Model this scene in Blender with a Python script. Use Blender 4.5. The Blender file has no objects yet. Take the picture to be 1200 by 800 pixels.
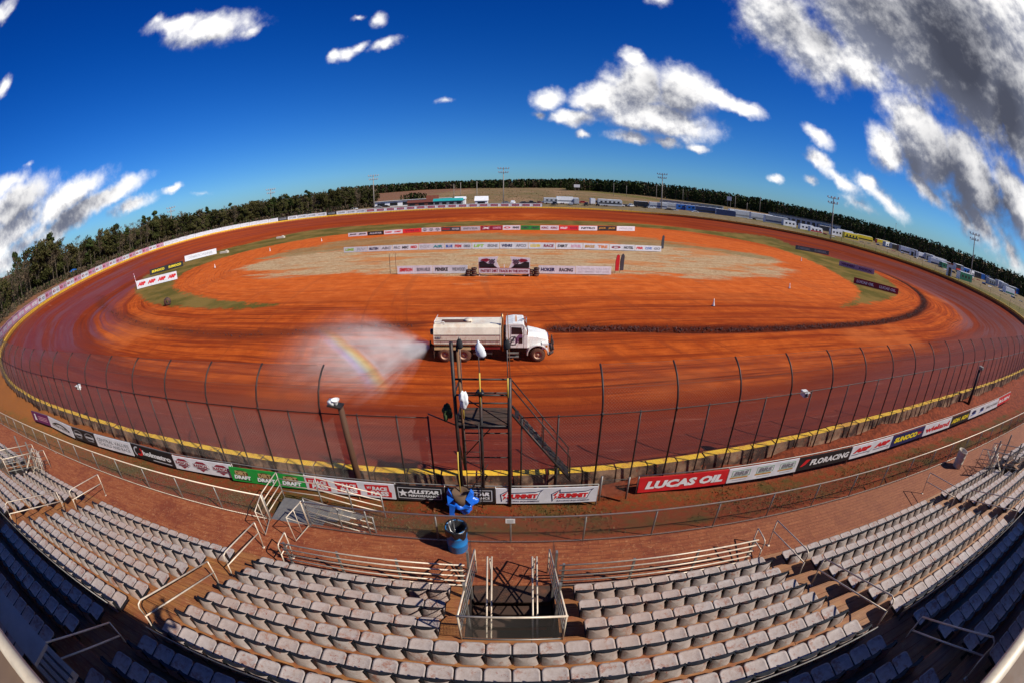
import bpy, bmesh, math, random
import numpy as np
from math import sin, cos, pi, radians, hypot, atan2, asin, sqrt
from mathutils import Vector, Matrix
random.seed(7)
rng = np.random.default_rng(7)
S = bpy.context.scene
COL = S.collection

# ------------------------------------------------------------------ camera model (15 mm class diagonal fisheye)
LENS = 15.42; FPX = LENS / 36 * 1200; PITCH = 2 * asin(184 / (2 * FPX)); HC = 12.8
def ray(px, py):
    dx = px - 600; dy = 400 - py; r = hypot(dx, dy) or 1e-6
    th = 2 * asin(min(1, r / 2 / FPX)); s = sin(th) / r
    x = dx * s; y = dy * s; z = cos(th)
    return Vector((x, z * cos(PITCH) + y * sin(PITCH), -z * sin(PITCH) + y * cos(PITCH)))
def at(px, py, z=0.0):
    d = ray(px, py); t = (z - HC) / d.z
    return Vector((d.x * t, d.y * t, z))
def onY(px, py, Y):
    d = ray(px, py); t = Y / d.y
    return Vector((d.x * t, Y, HC + d.z * t))
def proj(p):
    X, Y, Z = p[0], p[1], p[2] - HC; zc = Y * cos(PITCH) - Z * sin(PITCH); yc = Y * sin(PITCH) + Z * cos(PITCH)
    r = hypot(X, yc) or 1e-9; R_ = 2 * FPX * sin(atan2(r, zc) / 2); return 600 + X / r * R_, 400 - yc / r * R_
def V(*a): return Vector(a)

# ------------------------------------------------------------------ node helpers
class NT:
    def __init__(s, tree): s.t = tree; s.n = tree.nodes; s.l = tree.links
    def link(s, a, b): s.l.new(a, b)
    def new(s, typ, **kw):
        n = s.n.new(typ)
        for k, v in kw.items(): setattr(n, k, v)
        return n
    def put(s, sock, v):
        if v is None: return
        if isinstance(v, bpy.types.NodeSocket): s.l.new(v, sock)
        elif isinstance(v, (tuple, list)):
            v = tuple(v)
            if len(sock.default_value) == 4 and len(v) == 3: v = v + (1,)
            sock.default_value = v
        else: sock.default_value = v
    def math(s, op, a, b=None, c=None, clamp=False):
        n = s.new('ShaderNodeMath', operation=op, use_clamp=clamp)
        s.put(n.inputs[0], a); s.put(n.inputs[1], b)
        if c is not None: s.put(n.inputs[2], c)
        return n.outputs[0]
    def vmath(s, op, a, b=None, out=0):
        n = s.new('ShaderNodeVectorMath', operation=op)
        s.put(n.inputs[0], a)
        if b is not None: s.put(n.inputs[1], b)
        return n.outputs[out]
    def scale(s, a, k):
        n = s.new('ShaderNodeVectorMath', operation='SCALE'); s.put(n.inputs[0], a); s.put(n.inputs[3], k); return n.outputs[0]
    def noise(s, vec, scale=1, detail=4, rough=.55, dist=0, col=False):
        n = s.new('ShaderNodeTexNoise'); s.put(n.inputs['Vector'], vec)
        n.inputs['Scale'].default_value = scale; n.inputs['Detail'].default_value = detail
        n.inputs['Roughness'].default_value = rough; n.inputs['Distortion'].default_value = dist
        return n.outputs[1 if col else 0]
    def voro(s, vec, scale=1, feature='F1', out=0):
        n = s.new('ShaderNodeTexVoronoi', feature=feature); s.put(n.inputs['Vector'], vec)
        n.inputs['Scale'].default_value = scale; return n.outputs[out]
    def step(s, v, a, b, lo=0., hi=1.):
        n = s.new('ShaderNodeMapRange', interpolation_type='SMOOTHSTEP')
        s.put(n.inputs[0], v); s.put(n.inputs[1], a); s.put(n.inputs[2], b); s.put(n.inputs[3], lo); s.put(n.inputs[4], hi)
        return n.outputs[0]
    def mix(s, f, a, b, mode='MIX'):
        n = s.new('ShaderNodeMix', data_type='RGBA', blend_type=mode)
        s.put(n.inputs[0], f); s.put(n.inputs[6], a); s.put(n.inputs[7], b)
        return n.outputs[2]
    def attr(s, name, out=2):
        return s.new('ShaderNodeAttribute', attribute_name=name).outputs[out]
    def xyz(s, v):
        n = s.new('ShaderNodeSeparateXYZ'); s.put(n.inputs[0], v); return n.outputs
    def comb(s, x=0, y=0, z=0):
        n = s.new('ShaderNodeCombineXYZ'); s.put(n.inputs[0], x); s.put(n.inputs[1], y); s.put(n.inputs[2], z); return n.outputs[0]
    def pos(s): return s.new('ShaderNodeNewGeometry').outputs['Position']
    def bump(s, h, strength=.5, dist=.05):
        n = s.new('ShaderNodeBump'); s.put(n.inputs['Height'], h)
        n.inputs['Strength'].default_value = strength; n.inputs['Distance'].default_value = dist
        return n.outputs[0]

def newmat(name):
    m = bpy.data.materials.new(name); m.use_nodes = True
    t = NT(m.node_tree); b = m.node_tree.nodes['Principled BSDF']
    return m, t, b
MATS = {}
def mat(name, col, rough=.6, metal=0., dirt=0., dirtcol=(.32, .10, .04), dscale=3., bump=0., spec=.5, emis=None):
    """plain coloured material with procedural wear and a fine bump"""
    if name in MATS: return MATS[name]
    m, t, b = newmat(name); p = t.pos()
    n1 = t.noise(p, dscale, 5, .65)
    c = t.mix(t.step(n1, .35, .7), tuple(x * .9 for x in col), tuple(min(1, x * 1.07) for x in col))
    if dirt > 0:
        n2 = t.noise(t.vmath('ADD', p, (5, 9, 2)), dscale * .7, 6, .7)
        c = t.mix(t.math('MULTIPLY', t.step(n2, .62 - .35 * dirt, .75), dirt), c, dirtcol)
    t.link(c, b.inputs['Base Color'])
    t.put(b.inputs['Roughness'], t.step(n1, .2, .8, max(.05, rough - .12), min(1, rough + .12)))
    b.inputs['Metallic'].default_value = metal
    b.inputs['Specular IOR Level'].default_value = spec
    if bump: t.link(t.bump(t.noise(p, dscale * 9, 3), bump, .01), b.inputs['Normal'])
    MATS[name] = m
    return m

# ------------------------------------------------------------------ mesh builder
class MB:
    def __init__(s): s.v = []; s.f = []; s.m = []
    def add(s, vs, fs, mi=0):
        o = len(s.v); s.v.extend(tuple(x) for x in vs); s.f.extend(tuple(i + o for i in f) for f in fs); s.m.extend([mi] * len(fs)); return s
    def box(s, c, d, mi=0, R=None, taper=1.):
        x, y, z = d[0] / 2, d[1] / 2, d[2] / 2; c = Vector(c)
        vs = [Vector((sx * x * (taper if sz > 0 else 1), sy * y * (taper if sz > 0 else 1), sz * z)) for sz in (-1, 1) for sy in (-1, 1) for sx in (-1, 1)]
        if R is not None: vs = [R @ v for v in vs]
        s.add([v + c for v in vs], [(0, 2, 3, 1), (4, 5, 7, 6), (0, 1, 5, 4), (2, 6, 7, 3), (0, 4, 6, 2), (1, 3, 7, 5)], mi); return s
    def bbox(s, x0, x1, y0, y1, z0, z1, mi=0): return s.box(((x0 + x1) / 2, (y0 + y1) / 2, (z0 + z1) / 2), (x1 - x0, y1 - y0, z1 - z0), mi)
    def tube(s, pts, r, n=6, mi=0, cap=True, up=(0, 0, 1)):
        pts = [Vector(p) for p in pts]; rs = r if isinstance(r, (list, tuple)) else [r] * len(pts)
        vs = []; N = len(pts); prev = None
        for i, p in enumerate(pts):
            d = (pts[min(i + 1, N - 1)] - pts[max(i - 1, 0)]).normalized()
            if prev is None:
                a = d.cross(Vector(up))
                if a.length < .1: a = d.cross(Vector((0, 1, 0)))
                a.normalize()
            else:
                a = prev - d * prev.dot(d)
                if a.length < 1e-4: a = d.cross(Vector((1, 0, 0)))
                a.normalize()
            prev = a; b = d.cross(a)
            for k in range(n):
                t = 2 * pi * (k + .5) / n; vs.append(p + (a * cos(t) + b * sin(t)) * rs[i])
        fs = [(i * n + k, i * n + (k + 1) % n, (i + 1) * n + (k + 1) % n, (i + 1) * n + k) for i in range(N - 1) for k in range(n)]
        if cap: fs += [tuple(range(n))[::-1], tuple((N - 1) * n + k for k in range(n))]
        s.add(vs, fs, mi); return s
    def prism(s, poly, vec, mi=0):
        """extrude a closed 3D polygon along vec"""
        n = len(poly); vec = Vector(vec); a = [Vector(p) for p in poly]
        s.add(a + [p + vec for p in a], [tuple(range(n))[::-1], tuple(range(n, 2 * n))] + [(i, (i + 1) % n, n + (i + 1) % n, n + i) for i in range(n)], mi); return s
    def lathe(s, prof, c=(0, 0, 0), axis='z', n=20, mi=0):
        vs = []
        for r, h in prof:
            for k in range(n):
                a = 2 * pi * k / n; x, y = r * cos(a), r * sin(a)
                q = (x, y, h) if axis == 'z' else ((x, h, y) if axis == 'y' else (h, x, y))
                vs.append(Vector(q) + Vector(c))
        P = len(prof); fs = [(i * n + k, i * n + (k + 1) % n, (i + 1) * n + (k + 1) % n, (i + 1) * n + k) for i in range(P - 1) for k in range(n)]
        s.add(vs, fs, mi); return s
    def quad(s, a, b, c, d, mi=0): s.add([a, b, c, d], [(0, 1, 2, 3)], mi); return s
    def merge(s, o, M=None, off=0):
        vs = o.v if M is None else [M @ Vector(v) for v in o.v]
        k = len(s.v); s.v.extend(tuple(v) for v in vs); s.f.extend(tuple(i + k for i in f) for f in o.f); s.m.extend(x + off for x in o.m); return s
    def mesh(s, name, mats, smooth=False):
        me = bpy.data.meshes.new(name); me.from_pydata(s.v, [], s.f)
        for m in (mats if isinstance(mats, (list, tuple)) else [mats]): me.materials.append(m)
        me.polygons.foreach_set('material_index', s.m)
        if smooth: me.polygons.foreach_set('use_smooth', [True] * len(s.f))
        me.update(); return me
    def build(s, name, mats, parent=None, smooth=False, loc=None):
        o = bpy.data.objects.new(name, s.mesh(name, mats, smooth)); COL.objects.link(o)
        if parent is not None: o.parent = parent
        if loc is not None: o.location = loc
        return o
def fixnormals(o, smooth_angle=None):
    bm = bmesh.new(); bm.from_mesh(o.data); bmesh.ops.recalc_face_normals(bm, faces=bm.faces); bm.to_mesh(o.data); bm.free()
    if smooth_angle is not None:
        try:
            o.data.polygons.foreach_set('use_smooth', [True] * len(o.data.polygons)); o.data.set_sharp_from_angle(angle=radians(smooth_angle))
        except Exception: pass
    return o
def bev(o, w=.01, seg=2):
    m = o.modifiers.new('bevel', 'BEVEL'); m.width = w; m.segments = seg; m.limit_method = 'ANGLE'; m.angle_limit = radians(40); return o
def empty(name, loc=(0, 0, 0), rz=0):
    o = bpy.data.objects.new(name, None); o.empty_display_size = .1; COL.objects.link(o); o.location = loc; o.rotation_euler = (0, 0, rz); return o
def tag(o, label=None, cat=None, group=None, kind=None):
    if label: o['label'] = label
    if cat: o['category'] = cat
    if group: o['group'] = group
    if kind: o['kind'] = kind
    return o
def thing(name, label, cat, loc=(0, 0, 0), rz=0, group=None): return tag(empty(name, loc, rz), label, cat, group)
def kids(o): return [c for c in bpy.data.objects if c.parent == o]
def copy_tree(o, parent=None, ch=None):
    c = o.copy(); COL.objects.link(c); c.parent = parent
    for k in (KID[o] if o in KID else kids(o)): copy_tree(k, c)
    return c
KID = {}
def remember(o):
    KID[o] = kids(o)
    for k in KID[o]: remember(k)
    return o

# ------------------------------------------------------------------ lettering (built from the default font as mesh)
_TX = {}
def textgeo(s, bold=.0, shear=0.):
    key = (s, bold, shear)
    if key not in _TX:
        cu = bpy.data.curves.new('lettering', 'FONT'); cu.body = s; cu.size = 1; cu.offset = bold; cu.shear = shear; cu.resolution_u = 2; cu.fill_mode = 'FRONT'
        ob = bpy.data.objects.new('lettering', cu); COL.objects.link(ob)
        dg = bpy.context.evaluated_depsgraph_get(); dg.update()
        me = bpy.data.meshes.new_from_object(ob.evaluated_get(dg))
        vs = [v.co.copy() for v in me.vertices]; fs = [tuple(p.vertices) for p in me.polygons]
        bpy.data.objects.remove(ob); bpy.data.meshes.remove(me); bpy.data.curves.remove(cu)
        if not vs: vs = [Vector((0, 0, 0))]
        x0 = min(v.x for v in vs); x1 = max(v.x for v in vs); y0 = min(v.y for v in vs); y1 = max(v.y for v in vs)
        _TX[key] = ([((v.x - x0) / max(1e-6, x1 - x0), (v.y - y0) / max(1e-6, y1 - y0)) for v in vs], fs, (x1 - x0) / max(1e-6, y1 - y0))
    return _TX[key]
class Panel:
    """a flat sign face: u to the right, v up, w out of the face; everything in metres"""
    def __init__(s, mb, o, u, v, lift=.004): s.mb = mb; s.o = Vector(o); s.u = Vector(u).normalized(); s.v = Vector(v).normalized(); s.w = s.u.cross(s.v); s.k = lift
    def P(s, x, y, lvl=1): return s.o + s.u * x + s.v * y + s.w * (s.k * lvl)
    def poly(s, pts, mi, lvl=1): s.mb.add([s.P(x, y, lvl) for x, y in pts], [tuple(range(len(pts)))], mi)
    def rect(s, x0, y0, x1, y1, mi, lvl=1, sk=0.): s.poly([(x0, y0), (x1, y0), (x1 + sk, y1), (x0 + sk, y1)], mi, lvl)
    def frame(s, x0, y0, x1, y1, t, mi, lvl=1):
        s.rect(x0, y0, x1, y0 + t, mi, lvl); s.rect(x0, y1 - t, x1, y1, mi, lvl); s.rect(x0, y0 + t, x0 + t, y1 - t, mi, lvl); s.rect(x1 - t, y0 + t, x1, y1 - t, mi, lvl)
    def ell(s, cx, cy, rx, ry, mi, lvl=1, n=20, rin=0., a0=0, a1=2 * pi):
        if rin <= 0: s.poly([(cx + rx * cos(2 * pi * k / n), cy + ry * sin(2 * pi * k / n)) for k in range(n)], mi, lvl); return
        for k in range(n):
            a = a0 + (a1 - a0) * k / n; b = a0 + (a1 - a0) * (k + 1) / n
            s.poly([(cx + rx * cos(a) * rin, cy + ry * sin(a) * rin), (cx + rx * cos(a), cy + ry * sin(a)), (cx + rx * cos(b), cy + ry * sin(b)), (cx + rx * cos(b) * rin, cy + ry * sin(b) * rin)], mi, lvl)
    def text(s, t, x0, y0, x1, y1, mi, lvl=2, bold=.02, shear=0., fit=True):
        vs, fs, asp = textgeo(t, bold, shear); w = x1 - x0; h = y1 - y0
        if not fit:
            w2 = min(w, asp * h); x0 += (w - w2) / 2; w = w2
        s.mb.add([s.P(x0 + a * w, y0 + b * h, lvl) for a, b in vs], fs, mi)

# ------------------------------------------------------------------ render, world, sun
S.render.engine = 'CYCLES'
S.view_settings.view_transform = 'Standard'; S.view_settings.look = 'None'; S.view_settings.gamma = 1; S.view_settings.use_curve_mapping = False
S.view_settings.exposure = EXPO = 0.22
S.cycles.use_denoising = True; S.cycles.max_bounces = 6; S.cycles.transparent_max_bounces = 12; S.cycles.volume_step_rate = 1.0; S.cycles.volume_bounces = 1
cam = bpy.data.cameras.new('camera'); co = bpy.data.objects.new('camera', cam); COL.objects.link(co); S.camera = co
cam.type = 'PANO'; cam.sensor_width = 36; cam.sensor_height = 24; cam.clip_start = .05; cam.clip_end = 20000
for tgt in (cam, getattr(cam, 'cycles', None)):
    for k, v in (('panorama_type', 'FISHEYE_EQUISOLID'), ('fisheye_lens', LENS), ('fisheye_fov', radians(200))):
        try: setattr(tgt, k, v)
        except Exception: pass
co.location = (0, 0, HC); co.rotation_euler = (pi / 2 - PITCH, 0, 0)

SUND = Vector((.689, -.307, .656)).normalized()
sl = bpy.data.lights.new('sun', 'SUN'); so = bpy.data.objects.new('sun', sl); COL.objects.link(so)
sl.energy = 4.7; sl.angle = radians(.5); sl.color = (1, .95, .87)
so.rotation_euler = SUND.to_track_quat('Z', 'Y').to_euler(); so.location = (30, -20, 60)

W = bpy.data.worlds.new('World'); S.world = W; W.use_nodes = True
T = NT(W.node_tree); bg = W.node_tree.nodes['Background']
sky = T.new('ShaderNodeTexSky', sky_type='NISHITA'); sky.sun_disc = False; sky.sun_elevation = asin(SUND.z); sky.sun_rotation = atan2(SUND.x, SUND.y)
sky.altitude = 300; sky.air_density = .9; sky.dust_density = .25; sky.ozone_density = 3.5
hs = T.new('ShaderNodeHueSaturation'); hs.inputs['Saturation'].default_value = 1.35; hs.inputs['Value'].default_value = .88; T.link(sky.outputs[0], hs.inputs['Color'])
skyc = T.mix(1., hs.outputs[0], (.40, .80, 1.25), 'MULTIPLY')
DIR = T.vmath('NORMALIZE', T.new('ShaderNodeTexCoord').outputs['Generated'])
# polarised sky: deeper blue away from the horizon
dz = T.xyz(DIR)[2]
skyc = T.mix(1., skyc, T.mix(T.step(dz, .72, .92), (1, 1, 1), (.42, .42, .40)), 'MULTIPLY')  # overhead sky, out of view, darkened to lower the fill light in shade
skyc = T.mix(1., skyc, T.mix(T.step(dz, 0., .62), (1.02, .96, 1.0), (.04, .64, .95)), 'MULTIPLY')
DARKS = [(1120,60,115,75,30,1.1),(1040,20,90,50,10,.75),(1180,130,55,60,40,1),(1120,215,75,40,40,.8),(1170,245,50,30,40,.85),(770,112,55,22,5,.45),(760,95,20,14,0,.5),(930,30,35,25,20,.45),(20,245,35,22,-10,.45),(85,255,60,14,-18,.5),(960,45,25,20,10,.6),(1045,228,30,8,35,.6),(250,45,25,7,0,.25),(1070,190,25,22,30,.7)]
BLOBS = [  # px, py, rx, ry, rot deg, weight
 (905,14,66,42,25,1.1),(950,56,56,36,20,1.1),(1040,30,120,62,12,1.45),(1120,50,110,66,28,1.5),(1195,95,70,60,35,1.4),(1010,80,48,22,10,1),(1150,118,50,20,25,.9),(1190,150,40,26,35,.9),(1180,20,70,45,30,1.2),
 (1068,138,34,30,0,1.1),(1085,172,62,34,30,1.2),(1140,208,64,30,32,1.2),(1195,245,55,26,35,1.1),(1036,172,28,20,30,1),(1085,218,44,10,30,.75),(1150,262,50,12,35,.8),(1182,290,40,12,40,.8),
 (956,159,23,9,25,.95),(962,190,24,10,30,.95),(985,213,34,9,25,.85),(1018,216,14,9,20,.8),(910,212,11,5,10,.8),(951,214,9,5,10,.6),(1040,238,40,9,30,.7),
 (748,98,36,30,0,1.15),(742,68,17,12,0,1),(798,108,46,27,10,1.15),(705,116,42,15,-5,1.1),(770,138,80,20,5,1.2),(850,118,38,9,15,.9),(875,128,25,10,10,1),(672,138,28,9,0,1),(738,160,26,8,0,.95),(780,164,20,7,5,.95),(640,115,24,15,5,1.05),(630,136,10,6,0,.7),(820,171,14,5,5,.8),(685,158,8,4,0,.6),
 (248,34,48,19,10,.9),(205,28,34,11,5,.82),(292,38,20,7,-20,.7),(186,26,10,8,0,.7),(405,62,20,8,-25,.72),(450,52,18,6,-10,.66),(418,55,14,6,-20,.75),(443,20,9,9,-20,.65),(418,17,10,4,0,.65),(392,66,10,8,0,.7),
 (20,240,46,24,-8,1.0),(80,233,50,19,-12,1.2),(130,228,46,11,-12,1.05),(20,266,54,22,-15,.9),(90,252,60,14,-18,1),(160,238,26,8,-5,.75),(10,215,25,12,0,.8),(203,224,11,5,0,.8),(232,228,12,4,0,.55),(0,15,12,10,0,.8),(2,104,8,9,0,.7),(33,194,6,4,0,.5),(520,118,10,3,-10,.4),(770,0,15,8,0,.7),(1010,240,30,6,15,.45),
 (30,285,70,14,-20,.7),(1120,240,60,10,35,.6),(60,300,40,8,-15,.4),
]
# low frequency layout of the clouds (where each bank stands in the sky), kept as a small map over all directions; the nodes below add the billows
CW, CH = 1600, 800
uu, vv = np.meshgrid((np.arange(CW) + .5) / CW, (np.arange(CH) + .5) / CH)
el = (vv - .5) * pi; az = (uu - .5) * 2 * pi
DX = np.cos(el) * np.sin(az); DY = np.cos(el) * np.cos(az); DZ = np.sin(el)
field = np.full((CH, CW), -1.); darkf = np.zeros((CH, CW))
def blobmap(px, py, rx, ry, rot):
    c = ray(px, py); e = (ray(px + 1, py) - ray(px - 1, py)) / 2; f = (ray(px, py - 1) - ray(px, py + 1)) / 2
    a = radians(rot); e1 = e * cos(a) - f * sin(a); f1 = e * sin(a) + f * cos(a)
    e1 = e1 / e1.length_squared / rx; f1 = f1 / f1.length_squared / ry; k = 2.
    rel = (DX - c.x, DY - c.y, DZ - c.z); dot = lambda q: rel[0] * q.x + rel[1] * q.y + rel[2] * q.z
    return np.sqrt(dot(e1) ** 2 + dot(f1) ** 2 + dot(c * k) ** 2)
for (px, py, rx, ry, rot, w) in BLOBS:
    field = np.maximum(field, w * (1 - blobmap(px, py, rx * 1.12, ry * 1.2, rot)))
for (px, py, rx, ry, rot, w) in DARKS:
    darkf = np.maximum(darkf, w * np.clip(1.25 - blobmap(px, py, rx, ry, rot), 0, 1))
def pack_map(name, arr):
    im = bpy.data.images.new(name, CW, CH, float_buffer=True); im.colorspace_settings.name = 'Non-Color'
    buf = np.ones((CH, CW, 4), np.float32); buf[..., :3] = arr; im.pixels.foreach_set(buf.ravel()); im.update(); im.pack(); return im
cmap = pack_map('cloud_layout', np.stack([field * .5 + .5, darkf, darkf * 0], -1))
def look(vec):
    n = T.new('ShaderNodeTexEnvironment'); n.image = cmap; T.put(n.inputs[0], vec)
    q = T.xyz(n.outputs[0]); return T.math('MULTIPLY_ADD', q[0], 2., -1.), q[1]
# environment maps run clockwise: rotate so that +Y sits in the middle
def envvec(v):
    q = T.xyz(v); return T.comb(q[1], T.math('MULTIPLY', q[0], -1.), q[2])
wn = T.vmath('SUBTRACT', T.noise(DIR, 5.5, 4, .6, col=True), (.5, .5, .5)); wn2 = T.vmath('SUBTRACT', T.noise(DIR, 24, 4, .62, col=True), (.5, .5, .5))
warp = T.vmath('ADD', T.scale(wn, .055), T.scale(wn2, .026))
def dens(v):
    fl, dk = look(envvec(T.vmath('ADD', v, warp)))
    fb = T.noise(v, 11, 8, .57)
    return T.math('ADD', fl, T.math('MULTIPLY', T.math('SUBTRACT', fb, .5), 1.35)), fl, dk
tos = (SUND * .6 + Vector((0, 0, .75))).normalized() * .045
D1, thick, dark = dens(DIR); D2, _a, _b = dens(T.vmath('ADD', DIR, tuple(tos)))
alpha = T.math('POWER', T.step(T.math('ADD', D1, T.math('MULTIPLY', T.math('SUBTRACT', T.noise(DIR, 42, 5, .6), .5), .40)), -.14, .62), 1.3)
fine = T.math('SUBTRACT', T.noise(DIR, 30, 7, .6), T.noise(T.vmath('ADD', DIR, tuple(tos * .28)), 30, 7, .6))
relief = T.math('ADD', T.math('SUBTRACT', D1, D2), T.math('MULTIPLY', fine, 1.7))
lit = T.step(T.math('SUBTRACT', relief, T.math('ADD', T.math('MULTIPLY', dark, .55), T.step(thick, .25, .8, 0., .22))), -.88, .46)
cloudc = T.mix(lit, (2.6, 2.9, 4.0), (12.6, 12.4, 12.2))
cloudc = T.mix(T.math('MULTIPLY', dark, .93), cloudc, T.mix(lit, (.72, .80, 1.15), (3.6, 3.7, 4.2)))
T.link(T.mix(alpha, skyc, cloudc), bg.inputs['Color']); bg.inputs['Strength'].default_value = .078
W.cycles.sampling_method = 'MANUAL'; W.cycles.sample_map_resolution = 512
# ------------------------------------------------------------------ the oval: outer wall path, zones
def catmull(P, n, closed=True):
    P = [np.array(p, float) for p in P]; out = []; N = len(P)
    for i in range(N if closed else N - 1):
        if closed: a, b, c, d = P[(i - 1) % N], P[i], P[(i + 1) % N], P[(i + 2) % N]
        else: a, b, c, d = P[max(i - 1, 0)], P[i], P[i + 1], P[min(i + 2, N - 1)]
        for k in range(n):
            t = k / n; out.append(.5 * (2 * b + (c - a) * t + (2 * a - 5 * b + 4 * c - d) * t * t + (3 * b - a - 3 * c + d) * t ** 3))
    if not closed: out.append(P[-1])
    return np.array(out)
def resample(L, n, closed=True):
    Q = np.vstack([L, L[:1]]) if closed else L
    s = np.r_[0, np.cumsum(np.hypot(*np.diff(Q, axis=0).T))]; t = np.linspace(0, s[-1], n, endpoint=not closed)
    return np.c_[np.interp(t, s, Q[:, 0]), np.interp(t, s, Q[:, 1])]
WALLP = [(0, 12.0), (8, 12.6), (17, 13.5), (30, 14.5), (45, 15.4), (62, 17.2), (82, 21.5), (103, 31), (119, 47), (127, 66), (128.5, 86), (122, 106), (111, 127), (96, 145), (78, 162), (58, 173),
         (35, 177.5), (0, 178.5), (-35, 177), (-65, 174), (-90, 166), (-108, 152), (-119, 132), (-121, 110), (-116, 88), (-108, 66), (-99, 49), (-88, 35), (-75, 25), (-62, 18.8), (-48, 14.8), (-36, 13.0), (-24, 12.4), (-12, 12.0)]
WALL = resample(catmull(WALLP, 16), 560)
_nw = WALL[(WALL[:, 1] < 22)]; _nw = _nw[np.argsort(_nw[:, 0])]; NWX, NWY = _nw[:, 0], _nw[:, 1]
def seg_sdf(X, Y, L, closed=True):
    """signed distance (negative inside when closed) of points to a polyline"""
    best = np.full(X.shape, 1e9); ins = np.zeros(X.shape, bool); n = len(L)
    for i in range(n if closed else n - 1):
        ax, ay = L[i]; bx, by = L[(i + 1) % n]; dx, dy = bx - ax, by - ay
        t = np.clip(((X - ax) * dx + (Y - ay) * dy) / (dx * dx + dy * dy + 1e-12), 0, 1)
        best = np.minimum(best, (X - ax - t * dx) ** 2 + (Y - ay - t * dy) ** 2)
        if closed:
            c = ((ay > Y) != (by > Y)) & (X < (bx - ax) * (Y - ay) / (by - ay + 1e-12) + ax); ins ^= c
    best = np.sqrt(best)
    return np.where(ins, -best, best) if closed else best
def pxl(pts, z=0): return [tuple(on_ground(x, y)[:2]) for x, y in pts]
C_WALL = resample(WALL, 140)
def zbase(X, Y): return 2.6 + 1.2 * np.clip((np.abs(X) - 55) / 60, 0, 1)
def bank(d, X, Y):
    t = np.clip(1 - np.maximum(d, 0) / 16., 0, 1); t = t * t * (3 - 2 * t) * .45 + t * .55
    return zbase(X, Y) * t
def gz(x, y):
    """ground height anywhere"""
    X = np.array([x], float); Y = np.array([y], float)
    d = -seg_sdf(X, Y, C_WALL)[0]
    if d > 0: return float(bank(np.array([d]), X, Y)[0])
    return gout(x, y)
def gout(x, y):
    b = float(zbase(np.array(x), np.array(y)))
    if y < 22 and abs(x) < 75:
        if y < 8.3 and abs(x) < 66: return 1.0
        t = min(1, max(0, (11.0 - y) / 2.0)); wy = float(np.interp(x, NWX, NWY)); m = math.exp(-((wy - .35 - y) / .45) ** 2) * .34 + math.exp(-((wy - .9 - y) / .8) ** 2) * .10
        return b + (3.36 - b) * t + m * (1 + .35 * math.sin(x * 1.7) + .3 * math.sin(x * 4.3))
    return b
def on_ground(px, py):
    z = 0.
    for _ in range(12):
        p = at(px, py, z); z = gz(p.x, p.y)
    return at(px, py, z)
# zones of the infield, traced as ground outlines
GREEN_OUT = [(158, 340), (163, 331), (175, 321), (215, 308), (255, 294), (290, 286), (350, 272.5), (400, 266.5), (500, 261.5), (600, 258.5), (680, 259), (750, 262.5), (825, 270), (900, 281.5), (950, 295), (1000, 309), (1028, 321), (1050, 336), (1052, 345), (1040, 351), (1008, 357), (985, 361), (1000, 352), (1008, 343), (1000, 333), (975, 318), (950, 306), (900, 288), (825, 274), (750, 266.5), (680, 264), (600, 264), (500, 267), (400, 275), (350, 282), (300, 292), (262, 302), (232, 312), (212, 322), (203, 335), (222, 345), (270, 353), (330, 358), (270, 362), (200, 359), (172, 353)]
GRASS2 = [(300, 305), (330, 296), (370, 288), (404, 281), (500, 276), (600, 274), (700, 275), (760, 279), (800, 285), (900, 302), (860, 300), (800, 291), (700, 284.5), (600, 284), (500, 286), (400, 294), (340, 300)]
SAND = [(281, 316), (300, 306), (350, 298), (404, 292), (500, 285), (600, 283), (700, 284), (790, 287), (860, 295), (905, 304), (924, 314), (915, 323), (850, 326), (750, 323), (650, 324), (550, 324), (450, 323), (350, 324), (300, 324)]
def zone(pts, n=90): return resample(catmull(pxl(pts), 8), n)
Z_GREEN = zone(GREEN_OUT, 160); Z_G2 = zone(GRASS2); Z_SAND = zone(SAND)
RUT1 = catmull(pxl([(650, 384.5), (720, 384), (800, 385.5), (880, 385), (950, 382), (1005, 379), (1040, 375), (1073, 366), (1083, 353), (1073, 340), (1053, 328), (1027, 317), (1000, 309)]), 6, False)
RUT2 = catmull(pxl([(118, 348), (122, 360), (150, 374), (200, 386), (260, 391), (330, 389), (420, 383), (480, 380)]), 6, False)
# grid
GX0, GX1, GY0, GY1, GS = -124., 132., 10.5, 181., .6
gx = np.arange(GX0, GX1, GS); gy = np.concatenate([np.arange(GY0, 45, .4), np.arange(45, GY1, .7)])
MX, MY = np.meshgrid(gx, gy)
D_WALL = -seg_sdf(MX, MY, C_WALL)
d_rut1 = seg_sdf(MX, MY, RUT1, False); d_rut2 = seg_sdf(MX, MY, RUT2, False)
sd_green = seg_sdf(MX, MY, Z_GREEN); sd_g2 = seg_sdf(MX, MY, Z_G2); sd_sand = seg_sdf(MX, MY, Z_SAND)
MZ = bank(D_WALL, MX, MY)
h = np.exp(-(d_rut1 / 1.3) ** 2) * -.22 + np.exp(-((d_rut1 - 2.2) / 1.2) ** 2) * .14 + np.exp(-(d_rut2 / 1.2) ** 2) * -.13
lump = rng.random(MX.shape) - .5
MZ = MZ + h + lump * .10 * np.exp(-(d_rut1 / 1.5) ** 2) + .03 * np.sin(D_WALL * 1.3) * np.clip((D_WALL - 8) / 6, 0, 1) * (sd_green > 2)
D2G_IDX = {}
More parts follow.
